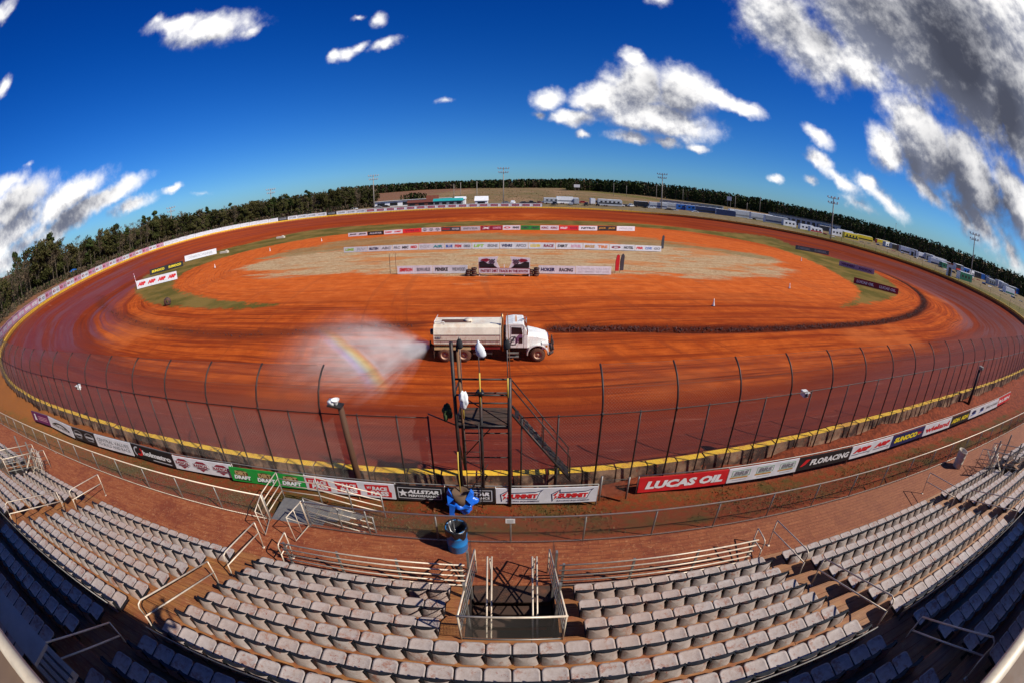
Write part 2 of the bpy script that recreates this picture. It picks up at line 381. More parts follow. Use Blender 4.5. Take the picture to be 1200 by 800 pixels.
def grid_object(name, facemask, matl):
    ny, nx = MX.shape; idx = np.arange(ny * nx).reshape(ny, nx)
    a = idx[:-1, :-1][facemask]; b = idx[:-1, 1:][facemask]; c = idx[1:, 1:][facemask]; d = idx[1:, :-1][facemask]
    F = np.c_[a, b, c, d]; used, inv = np.unique(F, return_inverse=True); F = inv.reshape(F.shape)
    co_ = np.c_[MX.ravel(), MY.ravel(), MZ.ravel()][used]
    me = bpy.data.meshes.new(name); me.vertices.add(len(co_)); me.vertices.foreach_set('co', co_.ravel())
    me.loops.add(F.size); me.loops.foreach_set('vertex_index', F.ravel().astype(np.int32))
    me.polygons.add(len(F)); me.polygons.foreach_set('loop_start', np.arange(0, F.size, 4, dtype=np.int32)); me.polygons.foreach_set('loop_total', np.full(len(F), 4, np.int32))
    me.polygons.foreach_set('use_smooth', np.ones(len(F), bool)); me.update(calc_edges=True)
    for nm, arr in (('d_wall', D_WALL), ('sd_green', sd_green), ('sd_grass', sd_g2), ('sd_sand', sd_sand), ('d_rut', d_rut1), ('d_rut2', d_rut2)):
        at_ = me.attributes.new(nm, 'FLOAT', 'POINT'); at_.data.foreach_set('value', arr.ravel()[used].astype(np.float32))
    me.materials.append(matl); o = bpy.data.objects.new(name, me); COL.objects.link(o); return tag(o, kind='structure')

# ---- clay material: everything by distance from the wall and from the zone outlines
m_clay, t, b = newmat('racing_clay'); P = t.pos(); px_, py_, pz_ = t.xyz(P)
dW = t.attr('d_wall'); sG = t.attr('sd_green'); sH = t.attr('sd_grass'); sS = t.attr('sd_sand'); dR = t.attr('d_rut'); dR2 = t.attr('d_rut2')
wob = t.math('MULTIPLY', t.math('SUBTRACT', t.noise(P, .035, 2), .5), 2.6)
dws = t.math('ADD', dW, wob)
along = t.comb(t.math('MULTIPLY', dws, 1.), t.math('MULTIPLY', px_, .035), t.math('MULTIPLY', py_, .035))
s1 = t.noise(along, .75, 6, .7); s2 = t.noise(t.vmath('ADD', along, (40, 3, 1)), 2.6, 5, .75); s3 = t.noise(t.vmath('ADD', along, (11, 7, 5)), .22, 3, .5)
n_big = t.noise(P, .045, 5, .6); n_mid = t.noise(P, .5, 6, .7); n_fin = t.noise(P, 5., 6, .75); n_grit = t.noise(P, 26, 4, .8)
sweep = t.noise(t.comb(t.math('MULTIPLY', t.vmath('LENGTH', t.vmath('SUBTRACT', P, (70, 62, 0)), None, 1), 1.), t.math('MULTIPLY', px_, .03), t.math('MULTIPLY', py_, .03)), .8, 6, .7)
orange = t.mix(t.step(n_mid, .3, .72), (.40, .066, .009), (.60, .125, .018))
orange = t.mix(t.step(s1, .42, .62), orange, (.27, .040, .008))
orange = t.mix(t.math('MULTIPLY', t.step(s2, .50, .64), .62), orange, (.13, .020, .007))
ruts = t.math('MULTIPLY', t.step(t.noise(t.comb(t.math('MULTIPLY', dws, 1.), t.math('MULTIPLY', px_, .012), t.math('MULTIPLY', py_, .012)), 1.5, 3, .6), .60, .66), t.step(n_big, .42, .55))
orange = t.mix(t.math('MULTIPLY', ruts, .75), orange, (.10, .016, .007))
orange = t.mix(t.math('MULTIPLY', t.step(sweep, .53, .66), .6), orange, (.27, .05, .012))
orange = t.mix(t.math('MULTIPLY', t.step(n_big, .52, .66), .5), orange, (.64, .17, .04))
packed = t.mix(t.step(s1, .35, .68), (.215, .031, .008), (.130, .019, .008))
packed = t.mix(t.math('MULTIPLY', t.step(s2, .5, .7), .5), packed, (.33, .052, .014))
packed = t.mix(t.math('MULTIPLY', t.step(t.noise(t.vmath('MULTIPLY', P, (.35, 2.5, 1)), .55, 7, .8), .58, .66), .45), packed, (.42, .17, .11))
# packed band on the banking, wider round the turns
tw = t.step(t.vmath('LENGTH', t.vmath('MULTIPLY', t.vmath('SUBTRACT', P, (0, 95, 0)), (1, .35, 0)), None, 1), 40, 75)
lim = t.math('ADD', t.step(t.math('ABSOLUTE', px_), 12, 45, 8.5, 14.5), t.math('MULTIPLY', tw, 5.))
f_or = t.step(t.math('ADD', dW, t.math('ADD', t.math('MULTIPLY', t.math('SUBTRACT', s3, .5), 9.), t.math('MULTIPLY', t.math('SUBTRACT', n_big, .5), 5.))), t.math('SUBTRACT', lim, 2.5), t.math('ADD', lim, 2.5))
orange = t.mix(1., orange, (.90, .86, .86), 'MULTIPLY'); packed = t.mix(t.step(py_, 70, 140, 0., .5), packed, t.mix(t.step(s1, .4, .6), (.36, .062, .012), (.24, .032, .009)))
clay = t.mix(f_or, packed, orange)
# soft inner ring of loose orange clay where the road crosses the infield
f_loose = t.math('MULTIPLY', t.step(dW, 30, 42), .8)
loose = t.mix(t.step(n_mid, .3, .75), (.52, .095, .013), (.66, .155, .03))
loose = t.mix(t.math('MULTIPLY', t.step(s2, .52, .64), .7), loose, (.24, .04, .011))
loose = t.mix(t.math('MULTIPLY', t.step(sweep, .52, .62), .5), loose, (.40, .09, .022))
clay = t.mix(f_loose, clay, loose)
fr = t.step(t.math('ADD', dR, t.math('MULTIPLY', t.math('SUBTRACT', n_fin, .5), 1.6)), .5, 1.7, 1., 0.)
clay = t.mix(t.math('MULTIPLY', t.math('MULTIPLY', fr, t.step(n_mid, .25, .5, .55, 1.)), .93), clay, (.05, .010, .006))
fr2 = t.step(t.math('ADD', dR2, t.math('MULTIPLY', t.math('SUBTRACT', n_mid, .5), 1.6)), .3, 2.6, 1., 0.)
clay = t.mix(t.math('MULTIPLY', fr2, .6), clay, (.10, .022, .010))
# wet sheen from the water truck: near straight and both turns
wetn = t.step(t.math('ADD', s3, t.math('MULTIPLY', t.math('SUBTRACT', s1, .5), .7)), .40, .58)
nearb = t.step(t.math('ADD', dW, t.math('MULTIPLY', t.math('SUBTRACT', n_big, .5), 6.)), t.math('SUBTRACT', lim, 6), t.math('ADD', lim, 1.), .75, 0.)
nearb = t.math('MULTIPLY', nearb, t.step(py_, 45, 34))
turn = t.math('MAXIMUM', t.math('MULTIPLY', t.step(px_, 62, 90), t.step(dW, 26, 17)), t.math('MULTIPLY', t.step(px_, -42, -62), t.step(dW, 28, 19)))
wet = t.math('MULTIPLY', t.math('MAXIMUM', t.math('MULTIPLY', nearb, .9), t.math('MULTIPLY', turn, wetn)), t.math('SUBTRACT', 1., f_loose))
wet = t.math('MULTIPLY', wet, t.step(py_, 75, 120, 1., .25))
clay = t.mix(t.math('MULTIPLY', wet, .50), clay, (.125, .020, .012))
clay = t.mix(t.math('MULTIPLY', t.math('MULTIPLY', wet, turn), t.step(s1, .44, .62, 0, .34)), clay, (.22, .085, .085))  # mauve sky reflection on wet streaks in the turns, painted into the colour
# vegetation
gn = t.math('ADD', t.math('MULTIPLY', t.math('SUBTRACT', n_mid, .5), 6.), t.math('MULTIPLY', t.math('SUBTRACT', n_fin, .5), 2.5))
n_lo = t.noise(t.vmath('MULTIPLY', P, (.35, 1., 1.)), .16, 6, .68)
gs = t.math('ADD', gn, t.math('MULTIPLY', t.math('SUBTRACT', n_lo, .5), 26.))
fg = t.step(t.math('ADD', sG, gn), -.6, .6, 1., 0.); fh = t.step(t.math('ADD', sH, gs), -2.5, 1.5, .85, 0.); fs_ = t.step(t.math('ADD', sS, gs), -3.5, 1.5, 1., 0.)
grassc = t.mix(t.step(t.noise(P, .12, 5, .6), .40, .62), (.075, .066, .011), (.24, .145, .04))
grassc = t.mix(t.step(n_fin, .35, .7), grassc, (.15, .11, .028))
straw = t.mix(t.step(n_fin, .40, .60), (.30, .17, .075), (.64, .49, .29))
straw = t.mix(t.step(t.noise(P, 1.1, 5, .8), .50, .60, 0, .6), straw, (.22, .115, .05))
straw = t.mix(t.math('MULTIPLY', t.step(t.noise(t.vmath('MULTIPLY', P, (.4, 1.6, 1)), .5, 5, .7), .5, .64), .55), straw, (.36, .15, .055))
straw = t.mix(t.math('MULTIPLY', t.step(n_lo, .50, .60), .8), straw, (.50, .17, .045))
straw = t.mix(t.math('MULTIPLY', t.step(t.noise(t.vmath('MULTIPLY', P, (.12, 2.2, 1)), .8, 5, .7), .54, .62), .6), straw, (.24, .09, .035))
straw = t.mix(t.math('MULTIPLY', t.step(n_grit, .55, .7), .5), straw, (.22, .13, .06))
c = t.mix(fs_, clay, straw); c = t.mix(fh, c, t.mix(.4, grassc, straw)); c = t.mix(fg, c, grassc)
grit = t.math('ADD', .86, t.math('MULTIPLY', n_grit, .28))
c = t.mix(1., c, t.comb(grit, grit, grit), 'MULTIPLY')
t.link(c, b.inputs['Base Color'])
t.put(b.inputs['Roughness'], t.math('MULTIPLY_ADD', wet, -.42, .95)); t.put(b.inputs['Specular IOR Level'], t.math('MULTIPLY_ADD', wet, .20, .05))
hgt = t.math('ADD', t.math('ADD', t.math('MULTIPLY', n_fin, .5), t.math('MULTIPLY', n_grit, .15)), t.math('ADD', t.math('MULTIPLY', s2, .5), t.math('MULTIPLY', s1, .5)))
bp = t.new('ShaderNodeBump'); t.link(hgt, bp.inputs['Height']); bp.inputs['Distance'].default_value = .10; t.put(bp.inputs['Strength'], t.math('MULTIPLY_ADD', wet, -.45, .8))
t.link(bp.outputs[0], b.inputs['Normal'])

fd = (D_WALL[:-1, :-1] + D_WALL[1:, 1:]) / 2
infm = (fd > 30) & (MX[:-1, :-1] > -200)
inside = fd > -.55
grid_object('track', inside & ~infm, m_clay)
grid_object('infield', inside & infm, m_clay)

# ---- ground outside the wall
m_gr, t, b = newmat('outfield_ground'); P = t.pos(); px_, py_, pz_ = t.xyz(P)
n1 = t.noise(P, .03, 6, .6); n2 = t.noise(P, .35, 6, .7); n3 = t.noise(P, 4., 6, .75); n4 = t.noise(P, 22., 4, .8)
verge = t.mix(t.step(n2, .40, .54), (.075, .055, .012), (.22, .038, .010))
verge = t.mix(t.step(n3, .42, .66), verge, t.mix(t.step(n4, .4, .65), (.085, .058, .014), (.19, .07, .02)))
verge = t.mix(t.step(t.math('ADD', py_, t.math('MULTIPLY', t.math('SUBTRACT', n3, .5), .8)), 11.25, 11.6), verge, t.mix(t.step(n3, .4, .6), (.13, .028, .012), (.26, .055, .02)))
verge = t.mix(t.step(t.math('ADD', py_, t.math('MULTIPLY', t.math('SUBTRACT', n3, .5), .6)), 8.9, 9.3, 1., 0.), verge, t.mix(t.step(n3, .35, .7), (.20, .035, .012), (.33, .07, .02)))
field = t.mix(t.step(n1, .42, .6), (.23, .13, .055), (.15, .115, .035)); field = t.mix(t.step(t.noise(t.vmath('MULTIPLY', P, (1, .25, 1)), .02, 5, .7), .48, .6), field, (.30, .17, .085))
field = t.mix(t.step(n2, .45, .65), field, (.13, .10, .04))
pit = t.mix(t.step(n2, .4, .62), (.22, .15, .08), (.13, .10, .035))
rightg = t.mix(t.step(n2, .4, .65), (.15, .12, .018), (.085, .07, .014))
leftg = t.mix(t.step(n2, .42, .6), (.24, .10, .05), (.13, .075, .032))
fieldmix = t.mix(t.step(t.math('ADD', py_, t.math('MULTIPLY', n2, 20)), 225, 290), pit, field)
fieldmix = t.mix(t.step(px_, -75, -105), fieldmix, leftg)
fieldmix = t.mix(t.math('MULTIPLY', t.step(px_, 110, 135), t.step(t.math('ADD', px_, t.math('MULTIPLY', n2, 10)), 162, 152)), fieldmix, rightg)
near = t.math('MULTIPLY', t.step(py_, 40, 30), t.step(t.math('ABSOLUTE', px_), 140, 60))
c = t.mix(near, fieldmix, verge)
c = t.mix(t.math('MULTIPLY', near, t.step(px_, -14, -30, 0., .55)), c, t.mix(t.step(n3, .4, .6), (.42, .15, .03), (.26, .13, .03)))
t.link(c, b.inputs['Base Color']); b.inputs['Roughness'].default_value = .95; b.inputs['Specular IOR Level'].default_value = .2
t.link(t.bump(t.math('ADD', n3, t.math('MULTIPLY', n4, .6)), .8, .08), b.inputs['Normal'])
nrm = np.roll(WALL, -1, 0) - np.roll(WALL, 1, 0); nrm = nrm / np.hypot(*nrm.T)[:, None]; OUT = np.c_[nrm[:, 1], -nrm[:, 0]]
if seg_sdf(np.array([WALL[0][0] + OUT[0][0]]), np.array([WALL[0][1] + OUT[0][1]]), C_WALL)[0] < 0: OUT = -OUT
offs = [.12, .45, .8, 1.15, 1.5, 2.2, 2.8, 3.3, 4.1, 5.2, 6.4, 9, 14, 22, 40, 80, 160, 320, 700, 1500, 3500, 9000]
mb = MB(); nW = len(WALL)
rdir = WALL - np.array([0, 95]); rdir = rdir / np.hypot(*rdir.T)[:, None]
for o_ in offs:
    k = min(1, max(0, (o_ - 6) / 60)); dv = OUT * (1 - k) + rdir * k; dv = dv / np.hypot(*dv.T)[:, None]
    for (x, y), (u, w) in zip(WALL, dv):
        X, Y = x + u * o_, y + w * o_; mb.v.append((X, Y, gout(X, Y)))
for i in range(len(offs) - 1):
    for k in range(nW):
        mb.f.append((i * nW + k, i * nW + (k + 1) % nW, (i + 1) * nW + (k + 1) % nW, (i + 1) * nW + k)); mb.m.append(0)
o = mb.build('ground', m_gr, smooth=True); fixnormals(o); tag(o, kind='structure')
if o.data.polygons[0].normal.z < 0: o.data.flip_normals()

# ---- concrete walls
m_conc, t, b = newmat('stained_concrete'); P = t.pos(); n1 = t.noise(P, 2.2, 6, .7); n2 = t.noise(P, .9, 5, .6); z_ = t.xyz(P)[2]
c = t.mix(t.step(n1, .35, .7), (.36, .22, .13), (.20, .10, .055)); c = t.mix(t.step(n2, .42, .58), c, (.045, .020, .013)); c = t.mix(t.step(t.noise(P, 6, 4, .7), .56, .66, 0, .8), c, (.30, .07, .025))
t.link(c, b.inputs['Base Color']); b.inputs['Roughness'].default_value = .9; t.link(t.bump(n1, .5, .03), b.inputs['Normal'])
m_yel, t, b = newmat('worn_yellow_paint'); P = t.pos(); n1 = t.noise(P, 3.5, 6, .75); n2 = t.noise(P, .5, 5, .7)
c = t.mix(t.step(n1, .3, .7), (.80, .50, .03), (.70, .36, .02)); c = t.mix(t.step(n1, .57, .64, 0, .85), c, (.33, .10, .03)); c = t.mix(t.step(n2, .54, .68, 0, .55), c, (.45, .16, .04))
t.link(c, b.inputs['Base Color']); b.inputs['Roughness'].default_value = .7
def wall_run(name, i0, i1, label, H=.9, T_=.30, seg_gap=True, paint_h=1.0, bodym=None):
    """run of wall blocks along the path between indices; cap and track face painted"""
    root = thing(name, label, 'concrete wall', (float(WALL[i0 % nW][0]), float(WALL[i0 % nW][1]), 0))
    O = root.location; body = MB(); cap = MB(); idxs = list(range(i0, i1 + 1))
    for a_, b_ in zip(idxs[:-1], idxs[1:]):
        A = Vector((*WALL[a_ % nW], 0)); B = Vector((*WALL[b_ % nW], 0)); NA = Vector((*OUT[a_ % nW], 0)); NB = Vector((*OUT[b_ % nW], 0))
        e = (B - A).normalized() * .03
        A2 = A + e; B2 = B - e; jz = random.uniform(-.015, .015); jo = random.uniform(-.02, .02)
        za = float(zbase(np.array(A.x), np.array(A.y))); zb_ = float(zbase(np.array(B.x), np.array(B.y)))
        q = []
        for (p_, n_, z__) in ((A2, NA, za), (B2, NB, zb_)):
            q.append([p_ + n_ * (-T_ * .55 + jo) + Vector((0, 0, z__ - .35)) - O, p_ + n_ * (T_ * .75 + jo) + Vector((0, 0, z__ - .35)) - O,
                      p_ + n_ * (T_ * .5 + jo) + Vector((0, 0, z__ + H + jz)) - O, p_ + n_ * (-T_ * .5 + jo) + Vector((0, 0, z__ + H + jz)) - O])
        a4, b4 = q
        body.add(a4 + b4, [(0, 1, 2, 3), (7, 6, 5, 4), (0, 4, 5, 1), (1, 5, 6, 2), (2, 6, 7, 3), (3, 7, 4, 0)])
        up = Vector((0, 0, .004))
        tw_ = T_ * .5
        c4 = []
        for (p_, n_, z__) in ((A2, NA, za), (B2, NB, zb_)):
            zt = z__ + H + jz
            c4.append([p_ + n_ * (tw_ + jo) + Vector((0, 0, zt + .004)) - O, p_ + n_ * (-tw_ + jo - .004) + Vector((0, 0, zt + .004)) - O, p_ + n_ * (-tw_ * 1.1 + jo - .006) + Vector((0, 0, z__ + H - paint_h)) - O])
        cap.add(c4[0] + c4[1], [(0, 3, 4, 1), (1, 4, 5, 2)])
    o1 = body.build('blocks', bodym or m_conc, root); fixnormals(o1); o2 = cap.build('paint', m_yel, root); fixnormals(o2)
    return root
# indices of the near stretch (from about x=-52 to x=+75)
def near_idx(x, y): return int(np.argmin((WALL[:, 0] - x) ** 2 + (WALL[:, 1] - y) ** 2))
iA = near_idx(-52, 15.6); iB = near_idx(75, 20)
DIRP = 1 if WALL[5][0] > WALL[0][0] else -1
assert DIRP == 1
wall_run('concrete_wall', iA, iB + nW if iB < iA else iB, 'yellow topped mud stained concrete wall along the front stretch below the catch fence')
wall_run('concrete_wall', iB, iA, 'yellow painted low concrete wall curving round the turns and back stretch', T_=.34, paint_h=.48, bodym=mat('clay_caked_wall', (.36, .085, .02), .95, 0, .3, (.2, .04, .01), 1.5))
# ------------------------------------------------------------------ common materials
M_ALU = mat('weathered_aluminium', (.62, .58, .52), .42, .55, .35, (.40, .17, .08), 4.)
M_RAIL = mat('pale_painted_rail', (.66, .55, .42), .45, .2, .45, (.42, .18, .08), 6.)
M_STEEL = mat('dark_rusty_steel', (.030, .026, .024), .55, .4, .5, (.16, .05, .025), 5.)
M_GALV = mat('galvanised_steel', (.30, .28, .25), .5, .6, .3, (.30, .14, .07), 5.)
M_WIRE = mat('chain_link_wire', (.16, .14, .12), .5, .5)
M_WIREL = mat('dull_chain_link_wire', (.10, .085, .07), .6, .4)
M_BLACK = mat('black_plastic', (.012, .012, .014), .4)
M_RUB = mat('tyre_rubber', (.02, .018, .017), .8, 0, .7, (.30, .10, .045), 6.)
M_WOOD = mat('weathered_timber', (.20, .10, .045), .85, 0, .3, (.09, .04, .02), 5., .4)
M_WHITE = mat('white_paint', (.80, .78, .74), .4, 0, .18, (.45, .22, .12), 2.5)
M_GLASS = mat('dark_glass', (.012, .015, .02), .08, spec=.8)
M_CHROME = mat('chrome', (.7, .7, .7), .15, 1.)

# ------------------------------------------------------------------ grandstand
Z0 = 3.4; RUN = .80; RISE = .38; YF = 6.77
def fl(i): return Z0 + RISE * i                       # floor of a row
def ypan(i): return YF - RUN * i                      # front of its seat pans
NR = 14; XL, XR = -62., 62.
m_board, t, b = newmat('mud_stained_boards'); P = t.pos(); q = t.vmath('MULTIPLY', P, (.6, 9., 9.)); n1 = t.noise(q, 1.2, 6, .7); n2 = t.noise(P, 1.1, 6, .75); n3 = t.noise(t.vmath('MULTIPLY', P, (3, 30, 30)), 1, 4, .7)
c = t.mix(t.step(n1, .32, .68), (.33, .135, .036), (.17, .055, .016)); c = t.mix(t.step(n2, .44, .66, 0, .8), c, (.24, .065, .022)); c = t.mix(t.step(n3, .55, .7, 0, .5), c, (.50, .28, .11))
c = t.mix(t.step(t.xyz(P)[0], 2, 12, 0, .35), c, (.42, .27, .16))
t.link(c, b.inputs['Base Color']); t.put(b.inputs['Roughness'], t.step(n2, .3, .7, .5, .85)); t.link(t.bump(t.math('ADD', n1, n3), .35, .02), b.inputs['Normal'])
CAGES = [0., -23.4, 23.8]
def cuts(i):
    """gaps in row i boards for the stairwells"""
    return [(c - 1.02, c + 1.02) for c in CAGES] if i <= 2 else []
def spans(i):
    s = XL; out = []
    for a, b_ in sorted(cuts(i)): out.append((s, a)); s = b_
    out.append((s, XR)); return out
stand = thing('grandstand', 'long stepped grandstand of mud stained boards that carries the rows of grey seats', 'grandstand')
for i in range(0, NR):
    mb = MB(); y1 = 7.12 - RUN * i; y0 = y1 - RUN
    for (xa, xb) in spans(i):
        x = xa
        while x < xb - .01:
            L = min(5.2, xb - x)
            n = 3; w = (y1 - y0) / n
            for k in range(n):
                if i == 0 and False: continue
                mb.bbox(x + .006, x + L - .006, y0 + k * w + .006, y0 + (k + 1) * w - .006, fl(i) - .04, fl(i) + random.uniform(-.003, .003))
            if i > 0:
                mb.bbox(x + .006, x + L - .006, y1 + .004, y1 + .03, fl(i) - RISE + .015, fl(i) - .2)
                mb.bbox(x + .006, x + L - .006, y1 + .004, y1 + .03, fl(i) - .19, fl(i) - .005)
            x += L
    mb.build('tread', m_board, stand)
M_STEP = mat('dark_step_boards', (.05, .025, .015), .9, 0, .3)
for c in CAGES:   # stairwell side walls, back wall and steps
    for s in (-1, 1):
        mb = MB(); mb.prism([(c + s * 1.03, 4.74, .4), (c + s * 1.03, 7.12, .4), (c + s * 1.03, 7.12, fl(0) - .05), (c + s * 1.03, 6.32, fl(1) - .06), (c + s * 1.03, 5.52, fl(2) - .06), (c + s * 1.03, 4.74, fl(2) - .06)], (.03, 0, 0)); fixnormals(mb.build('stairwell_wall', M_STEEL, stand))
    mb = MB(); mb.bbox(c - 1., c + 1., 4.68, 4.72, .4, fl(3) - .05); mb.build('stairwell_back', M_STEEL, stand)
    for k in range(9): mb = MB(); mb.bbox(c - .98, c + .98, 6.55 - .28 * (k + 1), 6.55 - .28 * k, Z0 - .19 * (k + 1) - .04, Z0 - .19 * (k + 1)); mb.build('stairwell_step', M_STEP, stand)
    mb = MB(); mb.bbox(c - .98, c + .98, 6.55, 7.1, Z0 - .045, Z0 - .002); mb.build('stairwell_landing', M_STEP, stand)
# walkway in front of the stand
m_walk, t, b = newmat('walkway_slabs'); P = t.pos(); n1 = t.noise(t.vmath('MULTIPLY', P, (1.2, 7, 1)), 1.3, 6, .75); n2 = t.noise(P, .8, 6, .7); n3 = t.noise(P, 9, 5, .75)
bk = t.new('ShaderNodeTexBrick'); t.link(P, bk.inputs['Vector']); bk.inputs['Scale'].default_value = 1; bk.inputs['Brick Width'].default_value = .62; bk.inputs['Row Height'].default_value = .145; bk.inputs['Mortar Size'].default_value = .012
bk.inputs['Color1'].default_value = (1, 1, 1, 1); bk.inputs['Color2'].default_value = (.86, .83, .80, 1); bk.inputs['Mortar'].default_value = (.55, .48, .44, 1)
c = t.mix(t.step(n1, .38, .66), (.21, .044, .012), (.31, .092, .028)); c = t.mix(t.step(n2, .5, .68), c, (.18, .034, .010)); c = t.mix(t.step(n3, .54, .68, 0, .6), c, (.44, .20, .085))
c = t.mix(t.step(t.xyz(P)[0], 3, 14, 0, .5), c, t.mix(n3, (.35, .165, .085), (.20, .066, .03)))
c = t.mix(t.math('MULTIPLY', .75, t.step(t.xyz(P)[0], -9, 3, .25, 1.)), c, t.mix(1., c, bk.outputs[0], 'MULTIPLY'))
t.link(c, b.inputs['Base Color']); b.inputs['Roughness'].default_value = .9; t.link(t.bump(t.math('ADD', n3, n1), .6, .03), b.inputs['Normal'])
YFENCE = 8.72
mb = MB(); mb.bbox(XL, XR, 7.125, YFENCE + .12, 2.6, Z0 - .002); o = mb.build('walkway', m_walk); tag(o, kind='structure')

# ------------------------------------------------------------------ seats
m_seat, t, b = newmat('grey_seat_plastic'); P = t.pos(); n1 = t.noise(P, 3.1, 6, .75); n2 = t.noise(P, 9, 5, .75); oi = t.new('ShaderNodeObjectInfo').outputs['Random']
c = t.mix(t.step(n2, .3, .7), (.43, .365, .33), (.33, .265, .23)); c = t.mix(t.step(t.math('ADD', n1, t.math('MULTIPLY', t.math('SUBTRACT', n2, .5), .35)), .52, .66, 0, .75), c, (.27, .10, .055))
c = t.mix(t.step(t.noise(P, .25, 3), .45, .65, 0, .35), c, (.42, .27, .20)); c = t.mix(t.step(t.noise(t.vmath('ADD', P, (7, 7, 7)), 5, 5, .8), .63, .68, 0, .8), c, (.22, .05, .03))
c = t.mix(t.math('MULTIPLY', t.math('GREATER_THAN', t.noise(P, .9, 2), .62), .25), c, (.50, .46, .44))
t.link(c, b.inputs['Base Color']); t.put(b.inputs['Roughness'], t.step(n2, .3, .7, .38, .6)); b.inputs['Specular IOR Level'].default_value = .35
m_seatm = mat('seat_bracket_steel_and_shade', (.02, .022, .026), .5, .5, .3)
def rrect(w, d, r, n=3):
    out = []
    for cx, cy, a0 in ((w / 2 - r, d / 2 - r, 0), (-w / 2 + r, d / 2 - r, 90), (-w / 2 + r, -d / 2 + r, 180), (w / 2 - r, -d / 2 + r, 270)):
        for k in range(n + 1):
            a = radians(a0 + 90 * k / n); out.append((cx + r * cos(a), cy + r * sin(a)))
    return out
def shell(outline, fn, th, mb, mi=0):
    """slightly dished panel: outline ring + inset ring + centre, with thickness"""
    n = len(outline); rings = [(1., 0), (.86, .6), (.45, 1.)]; vs = []
    for side in (0, 1):
        for k, dep in rings:
            for x, y in outline: vs.append(fn(x * k, y * k, -dep if side == 0 else -dep, -th * side))
        vs.append(fn(0, 0, -1., -th * side))
    fs = []; R = len(rings); half = R * n + 1
    for side in (0, 1):
        o = side * half
        for r_ in range(R - 1):
            for k in range(n):
                f = (o + r_ * n + k, o + r_ * n + (k + 1) % n, o + (r_ + 1) * n + (k + 1) % n, o + (r_ + 1) * n + k); fs.append(f if side == 0 else f[::-1])
        for k in range(n):
            f = (o + (R - 1) * n + k, o + (R - 1) * n + (k + 1) % n, o + half - 1); fs.append(f if side == 0 else f[::-1])
    for k in range(n): fs.append((k, half + k, half + (k + 1) % n, (k + 1) % n))
    mb.add(vs, fs, mi)
def seat_pan():
    mb = MB(); shell(rrect(.474, .46, .085), lambda x, y, d, h: Vector((x, y - .01, .42 + .018 * d + h + .05 * (y + .2) * .3)), .016, mb)
    return mb      # centred on y=0: front edge at +.20
def seat_back():
    mb = MB()
    def fn(x, y, d, h):   # y runs up the back
        zz = .38 + (y + .18) * .86; yy = -.300 + (y + .18) * .20 - .060 * (1 - (x / .235) ** 2) + h + .010 * d
        return Vector((x, yy, zz))
    shell(rrect(.480, .40, .05), fn, -.014, mb); return mb
def seat_frame_and_shade():
    mb = MB(); mb.bbox(-.252, .252, -.16, -.12, .37, .40)
    for s in (-1, 1):
        mb.bbox(s * .236 - .007, s * .236 + .007, -.24, .10, .385, .42); mb.bbox(s * .243 - .008, s * .243 + .008, -.29, -.19, .36, .70); mb.bbox(s * .243 - .012, s * .243 + .012, -.22, .16, .36, .395)
    mb.bbox(-.03, .03, -.18, -.10, .0, .38)
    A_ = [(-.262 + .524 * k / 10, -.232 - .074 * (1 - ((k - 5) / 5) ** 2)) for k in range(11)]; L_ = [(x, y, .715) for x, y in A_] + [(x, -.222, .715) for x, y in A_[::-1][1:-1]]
    mb.prism(L_, (0, 0, .014))  # dark lens plate added on the backrest top, standing in for shade before it
    return mb
me_pan = seat_pan().mesh('seat_pan', m_seat, True); me_back = seat_back().mesh('seat_back', m_seat, True); me_fr = seat_frame_and_shade().mesh('seat_frame_and_shade', m_seatm)
for me in (me_pan, me_back):
    bm = bmesh.new(); bm.from_mesh(me); bmesh.ops.recalc_face_normals(bm, faces=bm.faces); bm.to_mesh(me); bm.free()
BLOCKS = [(-60, -24.9), (-24.9, -16.9), (-15.7, -8.35), (-7.05, 7.05), (8.05, 15.9), (17.0, 25.3), (25.3, 60)]
ORD = ['first', 'second', 'third', 'fourth', 'fifth', 'sixth', 'seventh', 'eighth', 'ninth', 'tenth', 'eleventh', 'twelfth', 'thirteenth', 'fourteenth', 'fifteenth', 'sixteenth', 'seventeenth', 'eighteenth', 'nineteenth', 'twentieth']
def ordn(n):
    if n <= 20: return ORD[n - 1]
    return {2: 'twenty', 3: 'thirty'}[n // 10] + '-' + ORD[n % 10 - 1] if n % 10 else {20: 'twentieth', 30: 'thirtieth'}[n]
SEATS = []
for i in range(NR):
    for bi, (xa, xb) in enumerate(BLOCKS):
        if i == 0 and bi == 2: xb += .5
        if i == 0 and bi == 4: xa -= .5
        n = int((xb - xa) / .503); off = (xb - xa - n * .503) / 2
        for k in range(n):
            x = xa + off + (k + .5) * .503
            if i <= 2 and any(abs(x - c) < 1.32 for c in CAGES): continue
            SEATS.append((i, bi, k, n, x, ypan(i) - .20, fl(i)))
BN = ['far left block', 'second left block', 'block left of the left aisle', 'centre block', 'block right of the right aisle', 'second right block', 'far right block']
def vis(s):
    i, bi, k, n, x, y, z = s; X, Y, Z = x, y, z + .45 - HC
    zc = Y * cos(PITCH) - Z * sin(PITCH); yc = Y * sin(PITCH) + Z * cos(PITCH); r = hypot(X, yc); th = atan2(r, zc); R = 2 * FPX * sin(th / 2)
    px = 600 + X / r * R; py = 400 - yc / r * R
    return -12 < px < 1212 and py < 806
VS = [s for s in SEATS if vis(s)]; VS.sort(key=lambda s: s[4] ** 2 + s[5] ** 2 + (s[6] + .4 - HC) ** 2)
IND = VS[:296]; REST = [s for s in SEATS if s not in set(IND) and abs(s[4]) < 62]
